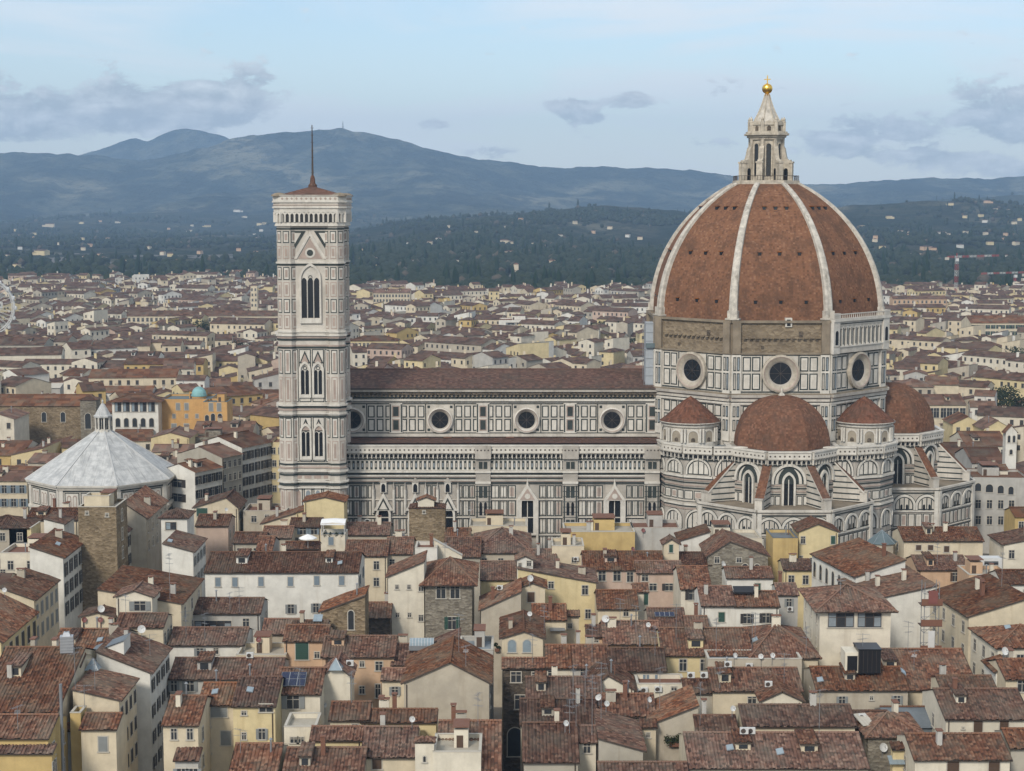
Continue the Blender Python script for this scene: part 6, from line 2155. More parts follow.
def town_house(wb, rb, nb, X, Y, w_, d, hgt, ang, rt, wm, roof='tile_far', wins=True, rr=rnd):
    ca, sa = math.cos(ang), math.sin(ang)
    T_ = lambda x, y, z: (X + x * ca - y * sa, Y + x * sa + y * ca, z)
    a, b = w_ / 2, d / 2
    c = [(-a, -b), (a, -b), (a, b), (-a, b)]
    for i in range(4):
        p, q = c[i], c[(i + 1) % 4]
        wb.face([T_(*p, 0), T_(*q, 0), T_(*q, hgt), T_(*p, hgt)], wm)
    o, sl = .5, .31
    uo = rr.random() * 90

    def rf(pts):
        P = [Vector(T_(*p)) for p in pts]
        e = (P[1] - P[0]).normalized()
        uv = []
        for p in P:
            r_ = p - P[0]
            u = r_.dot(e)
            uv.append((uo + u, uo + (r_ - e * u).length))
        rb.face([tuple(p) for p in P], roof, uv)
    e_ = hgt - o * sl + .1
    if rt == 'S':
        zr = hgt + b * sl + .1
        rf([(-a - .2, -b - o, e_), (a + .2, -b - o, e_), (a + .2, 0, zr), (-a - .2, 0, zr)])
        rf([(a + .2, b + o, e_), (-a - .2, b + o, e_), (-a - .2, 0, zr), (a + .2, 0, zr)])
        for x in (-a, a): wb.face([T_(x, -b, hgt), T_(x, b, hgt), T_(x, 0, zr - .1)], wm)
    elif rt == 'G':
        zr = hgt + a * sl + .1
        rf([(-a - o, b + .2, e_), (-a - o, -b - .2, e_), (0, -b - .2, zr), (0, b + .2, zr)])
        rf([(a + o, -b - .2, e_), (a + o, b + .2, e_), (0, b + .2, zr), (0, -b - .2, zr)])
        for y in (-b, b): wb.face([T_(-a, y, hgt), T_(a, y, hgt), T_(0, y, zr - .1)], wm)
    elif rt == 'L':
        zr = hgt + w_ * sl * .7
        rf([(-a - o, b + .2, e_), (-a - o, -b - .2, e_), (a + .1, -b - .2, zr + .1), (a + .1, b + .2, zr + .1)])
        for y in (-b, b): wb.face([T_(-a, y, hgt), T_(a, y, hgt), T_(a, y, zr)], wm)
        wb.face([T_(a, -b, hgt), T_(a, b, hgt), T_(a, b, zr), T_(a, -b, zr)], wm)
    else:
        i = min(a, b)
        zr = hgt + i * sl + .1
        p, q = ((-a + i, 0, zr), (a - i, 0, zr)) if a >= b else ((0, -b + i, zr), (0, b - i, zr))
        k = [(-a - o, -b - o, e_), (a + o, -b - o, e_), (a + o, b + o, e_), (-a - o, b + o, e_)]
        if a >= b:
            rf([k[0], k[1], q, p]); rf([k[2], k[3], p, q]); rf([k[1], k[2], q]); rf([k[3], k[0], p])
        else:
            rf([k[0], k[1], p]); rf([k[1], k[2], q, p]); rf([k[2], k[3], q]); rf([k[3], k[0], p, q])
    if wins:
        out = []
        faces = [((-a, -b), (1, 0), w_)]
        faces.append(((a, -b), (0, 1), d) if X < 0 else ((-a, b), (0, -1), d))
        for (o0, t_, ln) in faces:
            n = max(1, int(ln / 3.0))
            nx, ny = t_[1], -t_[0]
            for r in range(3):
                z = hgt - 1.9 - r * 3.4
                if z < 6: break
                if rr.random() < .08: continue
                for k_ in range(n):
                    s_ = ln * (k_ + .5) / n
                    if rr.random() < .12: continue
                    out.append((o0[0] + t_[0] * s_ + nx * .04, o0[1] + t_[1] * s_ + ny * .04, z, t_))
        if nb is not None:
            for x, y, z, t_ in out:
                nb.face([T_(x - t_[0] * .5, y - t_[1] * .5, z - .8), T_(x + t_[0] * .5, y + t_[1] * .5, z - .8), T_(x + t_[0] * .5, y + t_[1] * .5, z + .8), T_(x - t_[0] * .5, y - t_[1] * .5, z + .8)], 'pane_far')
        return out
    return []


def blocked(x, y, r):
    if XC - 34 < x < XC + 56 and 340 < y < 446: return True
    if -70 < x < 40 and 372 < y < 428: return True
    return any((x - a) ** 2 + (y - b) ** 2 < (r + c) ** 2 for a, b, c in FOOT)


ORD = 'first second third fourth fifth sixth seventh eighth ninth tenth eleventh twelfth thirteenth fourteenth fifteenth sixteenth seventeenth eighteenth nineteenth twentieth twenty-first twenty-second twenty-third twenty-fourth'.split()
pane_mb = MB()
slab(pane_mb, Fr(0, 0), -.55, .55, -.85, .85, .05, 'pane_far')
slab(pane_mb, Fr(0, 0), -.75, .75, -1.0, -.85, .12, 'frame_pale')
PANE = pane_mb.mesh('window')
cr = random.Random(21)
n_house = sum(1 for q in HOUSES if q['root'].name.split('.')[0] == 'house')
QUOTA = 296 - n_house
rows = []
y = 424.0
while y < 1780:
    rows.append(y)
    y += cr.uniform(13.5, 17.5) if y < 900 else cr.uniform(13.5, 17)
spots = []
for ri, y in enumerate(rows):
    xa, xb = xat(-30, y, 330), xat(1054, y, 330)
    x = xa + cr.uniform(0, 8)
    while x < xb:
        big = cr.random() < (.06 if y < 600 else .08)
        w_ = cr.uniform(18, 36) if big else cr.uniform(6.5, 13)
        hgt = cr.uniform(13, 20) if big else min(21, max(8, cr.gauss(13.2, 3.4)))
        if y > 750 and not big: w_ *= .76
        cx_ = x + w_ / 2
        cy_ = y + cr.uniform(-6, 6) + 10 * (float(vnoise(np.array([cx_ / 60.0 + 40]), np.array([y / 60.0]))[0]) - .5)
        d = cr.uniform(9, 16)
        ang = (float(vnoise(np.array([cx_ / 110.0]), np.array([cy_ / 110.0]))[0]) - .5) * 2.4
        if cr.random() < .25: ang += cr.uniform(-.5, .5)
        rt = cr.choices('SGHL', (4, 4.5, 1.2, 1.8))[0]
        if big and rt in 'GL': rt = 'S'
        x += w_ * .97 + (cr.uniform(3, 7) if cr.random() < .13 else 0.1)
        if cr.random() < .03: x += cr.uniform(6, 14); continue
        if blocked(cx_, cy_, max(w_ * .45, d * .5)): continue
        px, py = proj(cx_, cy_ - d / 2, hgt)
        # what a step to either side of the camera could see
        if 352 < px < 640 and cy_ < 600: continue
        if cy_ > (1600 if px < 278 else 1400) + 70 * (float(vnoise(np.array([cx_ / 45.0]), np.array([7.3]))[0]) - .5): continue
        spots.append((ri, cx_, cy_, w_, d, hgt, ang, rt, cr.choice(WALLS), px, py, big))
y = 205.0
while y < 1450:                                                        # the city goes on beyond both edges of the picture
    for lo, hi in ((-260, -48), (1060, 1280)):
        x, xe = xat(lo, y, 330), xat(hi, y, 330)
        while x < xe:
            w_ = cr.uniform(9, 17)
            if not blocked(x + w_ / 2, y, w_ * .45):
                spots.append((9999, x + w_ / 2, y + cr.uniform(-3, 3), w_, cr.uniform(9, 14), cr.uniform(11, 18), cr.uniform(-.25, .25), cr.choice('SSGH'), cr.choice(WALLS), -999 if lo < 0 else 1999, 600, False))
            x += w_ + (cr.uniform(2, 6) if cr.random() < .2 else .1)
    y += 15
indiv, mass = [], []
for s_ in spots:
    px, py = s_[9], s_[10]
    ok = (px < 276 or px > 893) and -12 < px < 1036 and py < 520 or (356 < px < 640 and py < 372)
    (indiv if ok and len(indiv) < QUOTA else mass).append(s_)
cnt = {}
rowsof = {}
for s_ in indiv:
    reg = 'l' if s_[9] < 276 else 'r' if s_[9] > 893 else 'c'
    rowsof.setdefault(reg, [])
    if s_[0] not in rowsof[reg]: rowsof[reg].append(s_[0])
RT = dict(S='ridged', G='gabled', H='hip-roofed', L='lean-to')
for s_ in sorted(indiv, key=lambda q: (q[0], abs(q[9] - (276 if q[9] < 640 else 893)))):
    ri, X, Y, w_, d, hgt, ang, rt, wm, px, py, big = s_
    reg = 'l' if px < 276 else 'r' if px > 893 else 'c'
    cnt[(reg, ri)] = cnt.get((reg, ri), 0) + 1
    k = ORD[min(23, cnt[(reg, ri)] - 1)]
    rw = ORD[min(23, rowsof[reg].index(ri))]
    nm = WNAME[wm]
    kind_ = ('long ' if big else '') + RT[rt]
    if reg == 'l': lab = f'{nm} {kind_} house, {k} left of the bell tower, {rw} row beyond the baptistery'
    elif reg == 'r': lab = f'{nm} {kind_} house, {k} right of the dome, {rw} row beyond the choir'
    else: lab = f'{nm} {kind_} house, {k} right of the bell tower, {rw} row over the nave roof'
    root = empty('house', (X, Y, 0))
    tag(root, lab, 'house', 'houses in the rows beyond the cathedral')
    wb, rb = MB(), MB()
    ws = town_house(wb, rb, None, 0, 0, w_, d, hgt, ang, rt, wm, 'tile_far', True, cr)
    wb.build('wall', root)
    ro = rb.build('roof', root)
    ca, sa = math.cos(ang), math.sin(ang)
    zmin = hgt - 6 if Y < 560 else hgt - 3
    for (x, y, z, t_) in ws:
        if z < zmin: continue
        if X > 0 and t_ == (0, 1): continue
        place('window', PANE, root, (x * ca - y * sa, x * sa + y * ca, z), ang + math.atan2(t_[1], t_[0]))
    if cr.random() < .75:
        place('chimney', chimney_mesh(cr.randrange(9)), ro, (cr.uniform(-.25, .25) * w_, 0, hgt + 1.0), ang)
wb, rb, nb = MB(), MB(), MB()
for (ri, X, Y, w_, d, hgt, ang, rt, wm, px, py, big) in mass:
    town_house(wb, wb, wb, X, Y, w_, d, hgt, ang, rt, wm, 'tile_far', True, cr)
    if cr.random() < .5:
        x, y = X + cr.uniform(-3, 3), Y + cr.uniform(-2, 2)
        wb.box(x - .5, x + .5, y - .4, y + .4, hgt, hgt + 3.2, cr.choice(WALLS))
tag(wb.build('city_beyond'), 'sea of small tiled houses stretching to the wooded hills', None, None, 'stuff')

# ================================================================== villas and farmhouses on the slopes
def hit(px, py):
    y = 1700.0
    while y < 12000:
        X_, _, Z_ = at(px, py, y)
        a = np.array([X_]); b = np.array([y])
        g = max(0.0, float(h_hill(a, b)[0]) if y < 5400 else 0.0, float(h_spur(a, b)[0]) if 3900 < y < 7600 else 0.0, float(h_mount(a, b)[0]) if y > 4800 else 0.0)
        if Z_ <= g: return X_, y, g
        y += 12
    return None


VILLAS = [(889, 217, 8), (911, 233, 9), (940, 234, 16), (926, 248, 16), (916, 256, 14), (987, 201, 9), (951, 204, 7), (1014, 223, 7), (1005, 239, 12), (985, 221, 7), (373, 267, 8), (415, 263, 12),
          (381, 273, 10), (374, 284, 9), (516, 273, 9), (496, 260, 6), (510, 254, 14), (540, 246, 14), (504, 242, 16), (574, 262, 8), (596, 262, 12), (552, 263, 8), (606, 259, 10), (595, 270, 10),
          (645, 286, 14), (180, 275, 24), (204, 273, 18), (235, 274, 22), (157, 278, 18), (269, 284, 14), (110, 268, 18), (42, 253, 20), (17, 267, 9), (50, 225, 12), (82, 222, 5), (100, 220, 5),
          (117, 221, 5), (237, 210, 9), (245, 216, 6), (260, 223, 8), (17, 235, 8), (35, 237, 6), (75, 237, 7), (108, 238, 5), (20, 248, 6), (42, 252, 10), (100, 255, 6), (125, 262, 8), (70, 262, 7),
          (30, 270, 9), (141, 266, 7), (450, 226, 6), (475, 232, 7), (430, 243, 6), (610, 228, 7), (575, 222, 5), (560, 236, 6), (640, 238, 7), (862, 226, 6), (875, 240, 7), (965, 216, 6), (1008, 210, 5),
          (960, 246, 8), (1000, 262, 9), (905, 268, 8), (890, 280, 10), (1015, 275, 12), (360, 250, 7), (470, 262, 6), (530, 262, 6), (455, 250, 6), (90, 245, 6), (60, 243, 5), (200, 252, 6), (225, 258, 7)]
vr = random.Random(5)
for _ in range(26): VILLAS.append((vr.uniform(2, 272), vr.uniform(222, 266), vr.choice((4, 5, 5, 6, 8))))
for _ in range(20): VILLAS.append((vr.uniform(846, 1020), vr.uniform(206, 288), vr.choice((5, 6, 7, 9))))
for _ in range(16): VILLAS.append((vr.uniform(356, 640), vr.uniform(218, 270), vr.choice((4, 5, 6, 7))))
VPLACE = []
for i, (px, py, wpx) in enumerate(VILLAS):
    g = hit(px, py + 2)
    if not g: continue
    X_, Y_, Z_ = g
    w_ = max(8.0, wpx * .72 * Y_ / FPX)
    hgt = min(12, max(5.0, w_ * .3))
    root = empty('villa', (X_, Y_, Z_ - 3.5))
    wm = vr.choice(['plaster_cream', 'plaster_warm_white', 'plaster_white', 'plaster_pale_yellow', 'plaster_peach'])
    wb, rb = MB(), MB()
    rt = vr.choice('SSHH')
    ws = town_house(wb, rb, None, 0, 0, w_, max(7, min(14, w_ * .5)), hgt + 3.5, vr.uniform(-.6, .6), rt, wm, 'tile_far', True, vr)
    if w_ > 11:                                                         # lower wing
        town_house(wb, rb, None, w_ * vr.choice((-.6, .6)), 2, w_ * .6, 7, hgt * .62 + 3.5, 0, 'S', wm, 'tile_far', False, vr)
    wb.build('wall', root)
    rb.build('roof', root)
    nm = dict(plaster_peach='peach').get(wm, WNAME.get(wm, 'cream'))
    size = 'large' if w_ > 26 else 'small' if w_ < 13 else 'mid-sized'
    side_ = 'left of the bell tower' if px < 278 else 'between tower and dome' if px < 690 else 'right of the dome'
    far = 'on far slope' if Y_ > 4500 else 'on wooded hill' if Y_ > 2300 else 'in trees below hills'
    VPLACE.append((root, f'{size} {nm} villa {far} {side_}', px, py))
    if px == 516:                                                      # little lookout turret
        mb = MB()
        mb.box(-3, 3, -3, 3, hgt, hgt + 11, wm)
        mb.lathe((0, 0, hgt + 11), [(5, 0), (0, 2)], 'tile_far', 4, rot=PI / 4)
        mb.build('turret', root)
seen = {}
for q in VPLACE: seen.setdefault(q[1], []).append(q)
for lab, qs in seen.items():
    qs.sort(key=lambda q: q[2])
    for j, (o, l_, px, py) in enumerate(qs):
        t_ = lab if len(qs) == 1 else f'{l_}, {ORD[j]} from left'
        tag(o, t_, 'villa', 'villas scattered over the hills')

# ================================================================== trees
def leaf_cloud(mb, c, rx, rz, n, s, m, rr):
    for _ in range(n):
        while True:
            p = Vector((rr.uniform(-1, 1), rr.uniform(-1, 1), rr.uniform(-1, 1)))
            if .3 < p.length < 1: break
        q = Vector((c[0] + p.x * rx, c[1] + p.y * rx, c[2] + p.z * rz))
        u = Vector((rr.gauss(0, 1), rr.gauss(0, 1), rr.gauss(0, .7))).normalized()
        v_ = u.orthogonal().normalized()
        u *= s * rr.uniform(.6, 1.3)
        v_ *= s * rr.uniform(.6, 1.2)
        mb.face([tuple(q - u), tuple(q + v_ * .8), tuple(q + u), tuple(q - v_ * .8)], m)


def tree(x, y, hgt, kind, label, cat='tree', z=0):
    rr = random.Random(int(x * 7 + y))
    t_ = tag(empty('cypress' if kind == 'cypress' else 'tree', (x, y, z)), label, cat, 'trees among the houses')
    tb, cb = MB(), MB()
    if kind == 'cypress':
        tb.bar((0, 0, 0), (0, 0, hgt * .5), .3, 'bark', 6, .1)
        for k in range(9):
            f = k / 8
            leaf_cloud(cb, (rr.uniform(-.2, .2), rr.uniform(-.2, .2), hgt * (.12 + .84 * f)), hgt * .12 * (1 - f) ** .6 + .25, hgt * .09, 60, .45, 'cypress', rr)
    else:
        tb.bar((0, 0, 0), (.2, 0, hgt * .5), hgt * .035, 'bark', 7, hgt * .02)
        for k in range(7):
            a = k * 2.4
            e = (math.cos(a) * hgt * .25, math.sin(a) * hgt * .25, hgt * rr.uniform(.6, .85))
            tb.bar((.2, 0, hgt * .42), e, hgt * .015, 'bark', 5, .06)
            leaf_cloud(cb, e, hgt * rr.uniform(.16, .24), hgt * rr.uniform(.10, .17), 170, .38, 'leaf', rr)
        leaf_cloud(cb, (0, 0, hgt * .85), hgt * .2, hgt * .14, 170, .38, 'leaf', rr)
    tb.build('trunk', t_)
    cb.build('crown', t_)
    return t_


for px, py, z, hgt, kind, lab in TREES:
    Y_ = depth_of(py, z)
    tree(at(px, py, Y_)[0], Y_ - 4, hgt + 3, kind, lab)

# woods on the hills and the belt of parks: one mass
ico_v = np.array([(0, 0, 1)] + [(.894 * math.cos(a), .894 * math.sin(a), .447) for a in np.arange(5) * 2 * PI / 5] + [(.894 * math.cos(a), .894 * math.sin(a), -.447) for a in np.arange(5) * 2 * PI / 5 + PI / 5] + [(0, 0, -1)])
ico_f = np.array([(0, 1 + k, 1 + (k + 1) % 5) for k in range(5)] + [(1 + k, 6 + k, 1 + (k + 1) % 5) for k in range(5)] + [(6 + k, 6 + (k + 1) % 5, 1 + (k + 1) % 5) for k in range(5)] + [(11, 6 + (k + 1) % 5, 6 + k) for k in range(5)])
rs = np.random.RandomState(11)


def woods(n, ylo, yhi, dens_fn, size, name_arrays):
    Y_ = rs.uniform(ylo, yhi, n)
    X_ = rs.uniform(-.36, .36, n) * Y_
    keep = dens_fn(X_, Y_) > rs.rand(n)
    X_, Y_ = X_[keep], Y_[keep]
    Z_ = np.maximum(0, np.maximum(h_hill(X_, Y_), np.where(Y_ > 3900, h_spur(X_, Y_), -9)))
    name_arrays.append((X_, Y_, Z_, size * rs.uniform(.6, 1.5, len(X_)), rs.rand(len(X_))))


def d_belt(x, y):
    px = x / y * FPX + CX
    n = fbm(x / 150 + 3, y / 150, 4)
    base = np.where(px < 278, .4, np.where(px < 690, 1.0, .8))
    return base * np.clip((n - .25) * 7, 0, 1) * (y > np.where(px < 278, 1610, 1415))


def d_hill(x, y):
    n = fbm(x / 260 + 8, y / 260 + 2, 5)
    n2 = fbm(x / 70 + 1, y / 120 + 7, 4)
    return np.clip((n - .43) * 9, .02, 1) * np.clip((n2 - .36) * 8, .05, 1) * np.where((h_hill(x, y) > 3) | (y > 3900), 1, .25)


arr = []
woods(12000, 1410, 2500, d_belt, 8.5, arr)
woods(17000, 2050, 3000, d_hill, 6.5, arr)
woods(22000, 3000, 4100, d_hill, 6.5, arr)
woods(12000, 4100, 5900, d_hill, 8.0, arr)
X_, Y_, Z_, S_, K_ = [np.concatenate(q) for q in zip(*arr)]
# keep the villas in sight
for (o, l_, px, py) in VPLACE:
    m_ = ~((np.abs(X_ - o.location.x) < 16) & (Y_ < o.location.y + 8) & (Y_ > o.location.y - 42))
    X_, Y_, Z_, S_, K_ = X_[m_], Y_[m_], Z_[m_], S_[m_], K_[m_]
n = len(X_)
cyp = K_ < .05
jit = 1 + rs.uniform(-.28, .28, (n, 12, 3))
sx_ = np.where(cyp, .26, .62) * S_
sz_ = np.where(cyp, 1.25, .62) * S_
V_ = ico_v[None] * jit
V_ = np.stack([V_[..., 0] * sx_[:, None] + X_[:, None], V_[..., 1] * sx_[:, None] + Y_[:, None], V_[..., 2] * sz_[:, None] + (Z_ + sz_ * .8)[:, None]], -1)
for sel, mat, lab in ((cyp, 'cypress', 'dark cypresses rising from the wooded hills'), (~cyp & (K_ < .97), 'leaf', 'dark woods and parks covering the hills'), (K_ >= .97, 'bare', 'bare winter trees among the hillside woods')):
    v = V_[sel].reshape(-1, 3)
    m_ = sel.sum()
    f = (ico_f[None] + (np.arange(m_) * 12)[:, None, None]).reshape(-1, 3)
    np_mesh('woods', v, f, mat, 'stuff', lab, False)

# ================================================================== wheel, cranes, mast
YW = 880.0
wx, _, wz = at(-14, 307, YW)
wr = 28.5 * YW / FPX
wh_ = tag(empty('ferris_wheel', (wx, YW, 0)), 'white ferris wheel cut by the left picture edge', 'ferris wheel')
mb = MB()
NW = 36
for r, q in ((wr, .28), (wr * .93, .18), (wr * .5, .1)):
    for y in (-.9, .9):
        for k in range(NW):
            a, b = 2 * PI * k / NW, 2 * PI * (k + 1) / NW
            mb.bar((r * math.cos(a), y, wz + r * math.sin(a)), (r * math.cos(b), y, wz + r * math.sin(b)), q, 'white_paint', 4)
for k in range(NW):
    a = 2 * PI * k / NW
    for y in (-.9, .9): mb.bar((0, y * 1.6, wz), (wr * math.cos(a), y, wz + wr * math.sin(a)), .075, 'white_paint', 4)
    mb.bar((wr * math.cos(a), -.9, wz + wr * math.sin(a)), (wr * math.cos(a), .9, wz + wr * math.sin(a)), .06, 'white_paint', 4)
mb.bar((0, -2, wz), (0, 2, wz), .9, 'white_paint', 10)
mb.build('wheel', wh_)
mb = MB()
for y in (-2.4, 2.4):
    for x in (-8, 8): mb.bar((x, y * 1.8, 0), (0, y, wz), .28, 'white_paint', 6)
mb.build('support', wh_)
gm = MB()
gm.lathe((0, 0, -1.6), [(.3, 0), (.95, .3), (.95, 1.5), (.5, 2.0), (0, 2.2)], 'white_paint', 8)
GMESH = gm.mesh('gondola')
for k in range(18):
    a = 4 * PI * k / NW
    place('gondola', GMESH, wh_, ((wr + .5) * math.cos(a), 0, wz + (wr + .5) * math.sin(a)))


def lattice(mb, a, b, wdt, n, cols):
    a, b = Vector(a), Vector(b)
    d = (b - a) / n
    ax = d.normalized()
    u = ax.orthogonal().normalized()
    v_ = ax.cross(u)
    for k in range(n):
        p, q = a + d * k, a + d * (k + 1)
        c = cols[k % len(cols)]
        for su, sv in ((1, 1), (1, -1), (-1, -1), (-1, 1)):
            mb.bar(tuple(p + (u * su + v_ * sv) * wdt / 2), tuple(q + (u * su + v_ * sv) * wdt / 2), .12, c, 4)
        for (s0, s1) in (((1, 1), (1, -1)), ((1, -1), (-1, -1)), ((-1, -1), (-1, 1)), ((-1, 1), (1, 1))):
            mb.bar(tuple(p + (u * s0[0] + v_ * s0[1]) * wdt / 2), tuple(q + (u * s1[0] + v_ * s1[1]) * wdt / 2), .07, c, 4)


def crane(px, ytop, x0, x1, Y_, lab, yj):
    xm, _, zt = at(px, ytop, Y_)
    o = tag(empty('tower_crane', (xm, Y_, 0)), lab, 'crane', 'cranes right of the dome')
    mb = MB()
    zj = zat(yj, Y_)
    lattice(mb, (0, 0, 0), (0, 0, zj), 2.0, 16, ['crane_red', 'crane_red', 'white_paint', 'white_paint'])
    mb.build('mast', o)
    mb = MB()
    j0, j1 = xat(x0, Y_, yj) - xm, xat(x1, Y_, yj) - xm
    lattice(mb, (j0, 0, zj + .8), (j1, 0, zj + .8 + abs(j1 - j0) * .03), 1.0, 14, ['crane_red', 'crane_red', 'white_paint', 'white_paint'])
    mb.bar((0, 0, zj), (0, 0, zt), .3, 'crane_red', 5)
    for q in (j0 * .9, j1 * .6, j1 * .9): mb.bar((0, 0, zt), (q, 0, zj + 1), .06, 'gutter', 4)
    mb.build('jib', o)
    mb = MB()
    s_ = j0 if abs(j0) < abs(j1) else j1
    mb.box(s_ - 1.6, s_ + 1.6, -.9, .9, zj - 1.6, zj + .6, 'frame_pale', True)
    mb.build('counterweight', o)
    mb = MB()
    mb.box(-1.2, 1.2, -2.2, -1.0, zj - 2.6, zj - .2, 'white_paint', True)
    mb.build('cab', o)


crane(957, 253, 947, 999, 1400, 'tall red and white tower crane right of the dome', 258)
crane(1015, 286, 981, 1024, 1500, 'lower red and white tower crane near the right edge', 274.5)
for px, y0_, lab in ((949, 296, 'left red and white lattice post under the tall crane'), (970, 297, 'right red and white lattice post under the tall crane')):
    x, _, zt = at(px, y0_, 1380)
    mb = MB()
    lattice(mb, (0, 0, 0), (0, 0, zt), 1.8, 12, ['crane_red', 'crane_red', 'white_paint', 'white_paint'])
    tag(mb.build('lattice_post', None, (x, 1380, 0)), lab, 'lattice post', 'lattice posts under the crane')
x, _, z = at(343, 129.5, 8300)
mb = MB()
mb.bar((0, 0, 0), (0, 0, 44), 3.2, 'gutter', 5, 1.5)
tag(mb.build('radio_mast', None, (x, 8300, z - 5)), 'tiny radio mast on the mountain top', 'radio mast')

# ================================================================== things on the roofs (set down on whatever stands there)
bpy.context.view_layer.update()
dg = bpy.context.evaluated_depsgraph_get()
hz.hide_viewport = False


def ray(px, py):
    d = Vector(at(px, py, 100.0)) - Vector((0, 0, CAMH))
    d.normalize()
    o = Vector((0, 0, CAMH))
    for _ in range(6):
        ok, loc, nor, _i, ob, _m = sc.ray_cast(dg, o, d)
        if not ok: return None
        if ob.name.startswith('haze'):
            o = loc + d * .05
            continue
        return loc, nor, ob
    return None


def root_of(o):
    while o.parent: o = o.parent
    return o


PROPS = []


def prop(o, what, cat, group, px, host):
    PROPS.append((o, what, cat, group, px, host))


def dish_mesh(mat, r):
    mb = MB()
    mb.bar((0, 0, -.3), (0, 0, 1.1), .045, 'galv', 6)
    n = 14
    c = Vector((0, -.25, 1.2))
    ax = Vector((.25, -.9, .38)).normalized()
    u = ax.orthogonal().normalized()
    v_ = ax.cross(u)
    rings = []
    for q in range(4):
        rr_, dp = r * q / 3, .16 * (q / 3) ** 2 * r * 2
        rings.append([tuple(c + (u * math.cos(2 * PI * k / n) + v_ * math.sin(2 * PI * k / n)) * rr_ + ax * dp) for k in range(n + 1)])
    mb.grid(rings, mat)
    e = c + ax * r * .9
    mb.bar(tuple(c - u * r), tuple(e), .02, 'galv', 4)
    mb.bar(tuple(e), tuple(e + ax * .12), .06, 'galv', 6)
    return mb.mesh('satellite_dish')


DISH = {k: dish_mesh(m_, r) for k, (m_, r) in dict(w=('white_paint', .38), W=('white_paint', .58), r=('dish_red', .42)).items()}
for px, py, k in ((101, 612, 'W'), (84.5, 623, 'r'), (101.5, 623, 'r'), (5, 593, 'w'), (142, 633, 'W'), (226, 511, 'w'), (529.5, 581, 'W'), (530, 617, 'w'), (722, 566, 'W'), (606, 622, 'W'), (648, 628, 'w'),
                  (734, 659, 'w'), (761, 660, 'w'), (772, 659, 'w'), (599, 702, 'w'), (606, 708, 'w'), (565, 728, 'w'), (412, 724, 'w'), (598, 701, 'w'), (325, 709, 'w'), (1003, 655, 'W'), (732, 713, 'w'),
                  (882, 752, 'W'), (643, 532, 'r'), (632, 551, 'r'), (648, 704, 'w'), (259, 643, 'r')):
    g = ray(px, py + 4)
    if not g or g[0].y > 380: continue
    o = bpy.data.objects.new('satellite_dish', DISH[k])
    C.objects.link(o)
    o.location = g[0] - Vector((0, .05, 0))
    o.rotation_euler = (0, 0, rnd.uniform(-.5, .5))
    prop(o, dict(w='small white satellite dish', W='big white satellite dish', r='dull red satellite dish')[k], 'satellite dish', 'satellite dishes on the roofs', px, root_of(g[2]))


def aerial_mesh(hh, k):
    mb = MB()
    mb.bar((0, 0, -.3), (0, 0, hh), .035, 'galv', 5)
    for j, z in enumerate((hh - .15, hh - .8, hh - 1.6)[:2 + k % 2]):
        a = k * .9 + j * .7
        ln = .9 - .15 * j
        mb.bar((-ln * math.cos(a), -ln * math.sin(a), z), (ln * math.cos(a), ln * math.sin(a), z), .022, 'galv', 4)
        for q in range(-3, 4):
            x, y = q * ln / 3 * math.cos(a), q * ln / 3 * math.sin(a)
            mb.bar((x - .35 * math.sin(a), y + .35 * math.cos(a), z), (x + .35 * math.sin(a), y - .35 * math.cos(a), z), .014, 'galv', 3)
    return mb.mesh('aerial')


AER = [aerial_mesh(hh, k) for k, hh in enumerate((3.0, 4.2, 5.5, 7.5))]
ar = random.Random(8)
for px, py, k in [(170, 600, 3), (205, 640, 1), (330, 560, 0), (352, 584, 1), (110, 600, 1), (16, 660, 1), (63, 560, 0), (540, 690, 2), (573, 706, 2), (592, 735, 3), (601, 720, 3), (716, 655, 2), (722, 575, 1),
                  (735, 628, 3), (752, 650, 2), (862, 672, 2), (784, 683, 1), (592, 662, 2), (620, 625, 1), (560, 600, 1), (543, 593, 1), (427, 612, 1), (470, 520, 0), (937, 565, 1), (980, 640, 1), (806, 655, 1),
                  (250, 635, 0), (300, 690, 0), (389, 725, 1), (478, 726, 1), (655, 655, 1), (676, 640, 2), (640, 610, 1), (910, 600, 0), (95, 690, 1), (150, 655, 0), (230, 610, 0), (445, 560, 0), (700, 725, 2), (585, 712, 2)] + [(ar.uniform(15, 1010), ar.uniform(575, 760), ar.choice((0, 0, 1, 1, 2))) for _ in range(55)]:
    g = ray(px, py)
    if not g or g[0].y > 380 or g[1].z < .5 or not g[2].name.startswith('roof'): continue
    o = bpy.data.objects.new('aerial', AER[k])
    C.objects.link(o)
    o.location = g[0]
    o.rotation_euler = (0, 0, rnd.uniform(0, 3))
    prop(o, ('short', 'spindly', 'tall', 'very tall')[k] + ' television aerial', 'aerial', 'aerials on the roofs', px, root_of(g[2]))

mb = MB()
mb.box(-.5, .5, -.2, .2, 0, .75, 'white_paint', True)
F0 = Fr(0, -.2)
disc(mb, F0, -.12, .38, .29, .02, 'gutter', 14)
ring(mb, F0, -.12, .38, .32, .29, .01, .03, 'galv', 14)
AC = mb.mesh('air_conditioner')
for px, py in ((728, 665), (749, 664), (768.5, 685), (744, 732), (751, 732), (691, 676), (704, 676), (644, 688), (658, 687), (350, 664), (576, 557), (862, 718), (790, 607), (500, 588), (641, 690), (250, 656)):
    g = ray(px, py + 2)
    if not g or g[0].y > 380: continue
    o = bpy.data.objects.new('air_conditioner', AC)
    C.objects.link(o)
    flat = abs(g[1].z) < .3
    o.location = g[0] + Vector((0, -.22 if flat else 0, -.3 if flat else 0.05))
    prop(o, 'white air conditioner box', 'air conditioner', 'air conditioners', px, root_of(g[2]))

